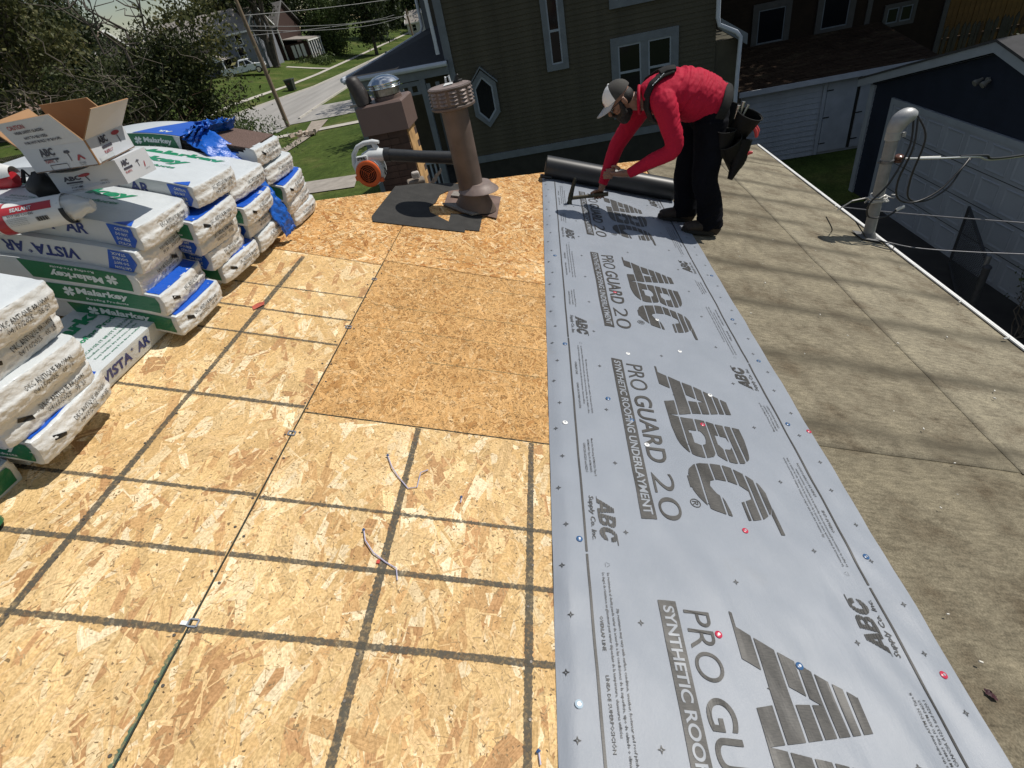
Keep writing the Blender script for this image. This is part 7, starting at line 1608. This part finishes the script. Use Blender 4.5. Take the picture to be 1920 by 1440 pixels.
# boots
for A_, toe, heel in ((LA, Vector((.925, 4.160, 0)), Vector((1.215, 4.190, 0))), (RA, Vector((.775, 4.385, 0)), Vector((1.060, 4.405, 0)))):
    for p in (toe, heel): p.z = -p.x / 3 + .045
    bt = MB(); up = Vector((.316, 0, .949)); d_ = (toe - heel).normalized(); s_ = d_.cross(up)
    chain(bt, [heel + up * .040, heel.lerp(toe, .3) + up * .050, heel.lerp(toe, .62) + up * .038, heel.lerp(toe, .86) + up * .026, toe + up * .018 - d_ * .012], [(.052, .040), (.060, .043), (.050, .050), (.038, .050), (.026, .036)], 18, 5, ref=up)
    chain(bt, [heel.lerp(toe, .18) + up * .05, A_ + Vector((0, 0, .05))], [.052, .056], 16)
    remeshed('boot', bt, .008, M_boot, man, 4)
    so = MB(); n = 22; O = []
    for k_ in range(n):
        a = 2 * PI * k_ / n; c_ = math.cos(a); w = .052 if c_ > 0 else .042; pt = heel.lerp(toe, .5 + .5 * c_ * 1.03) + s_ * w * math.sin(a); O.append(pt)
    so.loft([[p - up * .010 for p in O], [p + up * .018 for p in O]]); so.build('sole', mat('black rubber sole', (.012, .011, .010), .8), man, smooth=30)
# beard, hair, glasses, cap
bd = MB(); ell(bd, hp(.034, 0, -.086), (Fh * .066, Sh * .060, Uh * .060)); ell(bd, hp(.050, 0, -.118), (Fh * .045, Sh * .044, Uh * .040))
for s in (-1, 1): chain(bd, [hp(.016, s * .074, .010), hp(.026, s * .070, -.04), hp(.04, s * .052, -.085)], [.011, .018, .028], 10)
chain(bd, [hp(.094, -.030, -.060), hp(.104, 0, -.044), hp(.094, .030, -.060)], [.008, .010, .008], 8)
remeshed('beard', bd, .006, M_beard, man, 2, wrk(5, .007, 1.0, np.diag([60., 60, 60])))
hr = MB(); ell(hr, hp(-.030, 0, -.010), (Fh * .076, Sh * .079, Uh * .066)); remeshed('hair', hr, .007, M_beard, man, 2)
for s in (-1, 1):
    e_ = MB(); ell(e_, hp(.084, s * .031, .006), (Fh * .010, Sh * .012, Uh * .011), 12, 8); e_.build('eye', mat('eye white', (.6, .58, .55), .3), man, smooth=True)
gl = MB()
for s in (-1, 1):
    gl.tube([hp(.100, s * .006, .010), hp(.104, s * .034, .012), hp(.092, s * .064, .010), hp(.03, s * .082, .010), hp(-.02, s * .084, .008)], .0028, 6)
    ell(gl, hp(.098, s * .034, .0), (Fh * .006, Sh * .029 - Fh * s * .006, Uh * .019), 14, 8)
gl.build('glasses', mat('dark glasses', (.006, .006, .007), .1), man, smooth=50)
cp = MB(); rings = []
for i in range(9):
    t = i / 8 * PI / 2 * .96; u = .038 + .098 * math.sin(t); k_ = math.cos(t); rings.append([hp(-.002 + .112 * k_ * math.cos(a), .089 * k_ * math.sin(a), u) for a in np.linspace(0, 2 * PI, 41)[:-1]])
cp.loft(rings); cp.m = [0 if (math.cos(2 * PI * ((i % 40) + .5) / 40) > .35) else 1 for i in range(320)] + [1, 1]; cp.build('cap', [M_capw, M_capm], man, smooth=50)
bm2 = MB(); vs = []
for i in range(7):
    for k_ in range(17):
        a = -1.15 + 2.3 * k_ / 16; ext = .088 * math.cos(a * .9) ** .6 * i / 6; vs.append(hp(-.002 + .112 * math.cos(a) + ext, .089 * math.sin(a) * (1 - .04 * i / 6), .042 - .010 * (i / 6) - .022 * (math.sin(a) ** 2) * (.4 + .6 * i / 6)))
bm2.add(vs, [(i * 17 + k_, i * 17 + k_ + 1, (i + 1) * 17 + k_ + 1, (i + 1) * 17 + k_) for i in range(6) for k_ in range(16)]); o = bm2.build('cap_brim', M_brim, man, smooth=True); o.modifiers.new('s', 'SOLIDIFY').thickness = .003
bt2 = MB(); ell(bt2, hp(-.002, 0, .137), (Fh * .009, Sh * .009, Uh * .005), 10, 6); bt2.build('cap_button', M_capw, man, smooth=True)
ct_ = MB(); put_text(ct_, 'ABC', lambda x, y: hp(-.002 + .1125 * math.cos((x - .028) / .1) * math.cos(.25 + y * 8) ** .5 + .001, -.0905 * math.sin((x - .028) / .1), .052 + y * 1.1), L=.056, H=.017, bold=.05); ct_.build('cap_emblem', mat('dull red emblem thread', (.25, .05, .03), .8), man)
# harness
def band(path, wid, nrm, m, name, th=.006):
    mb = MB(); P = [Vector(p) for p in path]; V = []
    for i, p in enumerate(P):
        t = (P[min(len(P) - 1, i + 1)] - P[max(0, i - 1)]).normalized(); n = Vector(nrm[i]); s = t.cross(n).normalized(); V += [p - s * wid / 2, p + s * wid / 2]
    mb.add(V, [(2 * i, 2 * i + 1, 2 * i + 3, 2 * i + 2) for i in range(len(P) - 1)]); o = mb.build(name, m, man, smooth=True); md = o.modifiers.new('s', 'SOLIDIFY'); md.thickness = th; md.offset = 0; return o
for sy in (-1, 1):
    y0 = 4.335
    pts = [(.86, y0 + sy * .085, .868), (.78, y0 + sy * .10, .852), (.71, y0 + sy * .115, .815), (.672, y0 + sy * .120, .745), (.668, y0 + sy * .12, .665), (.70, y0 + sy * .12, .585), (.78, y0 + sy * .12, .525)]
    nr = [(.1, sy * .3, 1), (-.2, sy * .3, 1), (-.6, sy * .4, .8), (-1, sy * .5, .2), (-1, sy * .5, -.2), (-.7, sy * .4, -.7), (-.3, sy * .2, -1)]
    P = []; N_ = []
    for i in range(len(pts) - 1):
        for q in range(4): P.append(Vector(pts[i]).lerp(Vector(pts[i + 1]), q / 4)); N_.append(Vector(nr[i]).lerp(Vector(nr[i + 1]), q / 4))
    band(P, .060, N_, M_strap, 'shoulder_strap', .012)
lt = MB(); a_ = Vector((.79, 4.216, .862)); b_ = Vector((.692, 4.196, .792)); dd = (b_ - a_); put_text(lt, 'KLEIN', lambda x, y: a_ + dd * (x / .1) + Vector((0, -.024 + y, .006 + .0 * y)), L=.085, H=.020, bold=.04); lt.build('strap_lettering', M_ltr, man)
sq = MB(); sq.tube([(.88, 4.30, .87), (.82, 4.30, .872), (.78, 4.30, .858)], (.022, .07), 10, ref=(0, 0, 1)); sq.build('back_pad', M_strap, man, smooth=50)
# belt with pouches
bl_ = MB(); cbelt = Vector((1.185, 4.34, .565)); dbelt = Vector((.82, 0, -.40)).normalized(); ub = Vector((.40, 0, .82)).normalized()
rings = [[cbelt + dbelt * dx + ub * .165 * k_ * math.sin(a) + Vector((0, 1, 0)) * .192 * k_ * math.cos(a) for a in np.linspace(0, 2 * PI, 33)[:-1]] for dx, k_ in ((-.03, .99), (-.025, 1.02), (.035, 1.0), (.04, .97))]
bl_.loft(rings, cap=False); bl_.build('tool_belt', M_strap, man, smooth=50)
def pouch(c, ax, up, w, d, h, name='pouch'):
    c = Vector(c); up = Vector(up).normalized(); ax = Vector(ax); ax = (ax - up * ax.dot(up)).normalized(); sd = up.cross(ax); mb = MB()
    R_ = lambda z, kx, ky: [c + up * z + ax * w * kx * math.cos(a) + sd * d * ky * (math.sin(a)) for a in np.linspace(0, 2 * PI, 25)[:-1]]
    mb.loft([R_(-h, .55, .5), R_(-h * .8, .85, .8), R_(0, 1, 1), R_(h * .9, 1.12, 1.1), R_(h, 1.14, 1.12), R_(h * .98, 1.06, 1.04), R_(h * .3, .95, .92), R_(-h * .6, .8, .75)]); p = mb.build(name, M_pouch, man, smooth=50)
    mb = MB(); q = R_(h, 1.15, 1.13); mb.tube(q + [q[0]], .004, 6); mb.build('pouch_rim', M_strap, p); return p
pouch((1.335, 4.20, .42), (1, 0, -.4), (.35, -.35, .75), .085, .055, .115); pouch((1.30, 4.20, .24), (.8, 0, .5), (-.35, -.30, .85), .075, .06, .13); pouch((1.30, 4.42, .45), (1, 0, -.4), (.35, .2, .75), .07, .06, .10)
pouch((1.215, 4.155, .34), (1, 0, 0), (.05, -.2, 1), .055, .035, .10)
M_plr = mat('red pliers grip', (.50, .045, .05), .35); M_pipec = mat('pale metal tool', (.45, .45, .43), .35, .8)
for p in ([(1.415, 4.19, .43), (1.44, 4.18, .385), (1.445, 4.18, .345)], [(1.345, 4.15, .235), (1.39, 4.14, .255), (1.415, 4.14, .255)], [(1.43, 4.20, .435), (1.455, 4.19, .39), (1.452, 4.19, .35)]):
    mb = MB(); mb.tube(p, [.012, .014, .010], 10); mb.build('tool_grip', M_plr, man, smooth=50)
for p in ([(1.31, 4.18, .50), (1.335, 4.175, .60)], [(1.28, 4.17, .50), (1.30, 4.165, .585)], [(1.34, 4.2, .5), (1.375, 4.2, .57)]): mb = MB(); mb.tube(p, [.008, .012], 8); mb.build('hand_tool', M_pipec, man, smooth=50)
mb = MB(); mb.tube([(1.36, 4.17, .35), (1.33, 4.16, .22), (1.27, 4.15, .08)], [(.06, .045), (.055, .05), (.02, .02)], 12); mb.build('holster', M_pouch, man, smooth=50)

# hammer, held in the right hand
hm = thing('hammer', 'dark framing hammer held in the roofer fist just over the underlayment', 'hammer', (.06, 4.395, .02))
M_hm = mat('dark hammer steel', (.040, .042, .032), .4, .6, var=.2, sc=30); M_hh = mat('olive brown hammer handle', (.060, .048, .022), .55, var=.2, sc=30)
mb = MB(); mb.tube([hH + hax * .075, hH + hax * .02, hH + hax * -.08, hH + hax * -.235], [(.017, .014), (.017, .014), (.014, .010), (.016, .011)], 14, ref=hup); mb.build('handle', M_hh, hm, smooth=50)
h0 = hH + hax * -.238; hd = Vector((.30, .02, .95)).normalized()
mb = MB(); mb.tube([h0 - hd * .050, h0 - hd * .043, h0 - hd * .024, h0], [.021, .024, .018, .020], 16); mb.tube([h0 - hd * .01, h0 + hd * .04], [(.021, .019), (.020, .019)], 12); mb.build('head', M_hm, hm, smooth=50)
for s in (-1, 1):
    mb = MB(); y_ = Vector((0, 1, 0)) * s * .0085; mb.tube([h0 + hd * .03 + y_, h0 + hd * .095 + y_ * 1.2 + Vector((.003, 0, 0)), h0 + hd * .160 + y_ * 1.4 + Vector((.008, 0, 0))], [(.018, .008), (.015, .007), (.010, .006)], 10, ref=(1, 0, 0)); mb.build('claw', M_hm, hm, smooth=50)
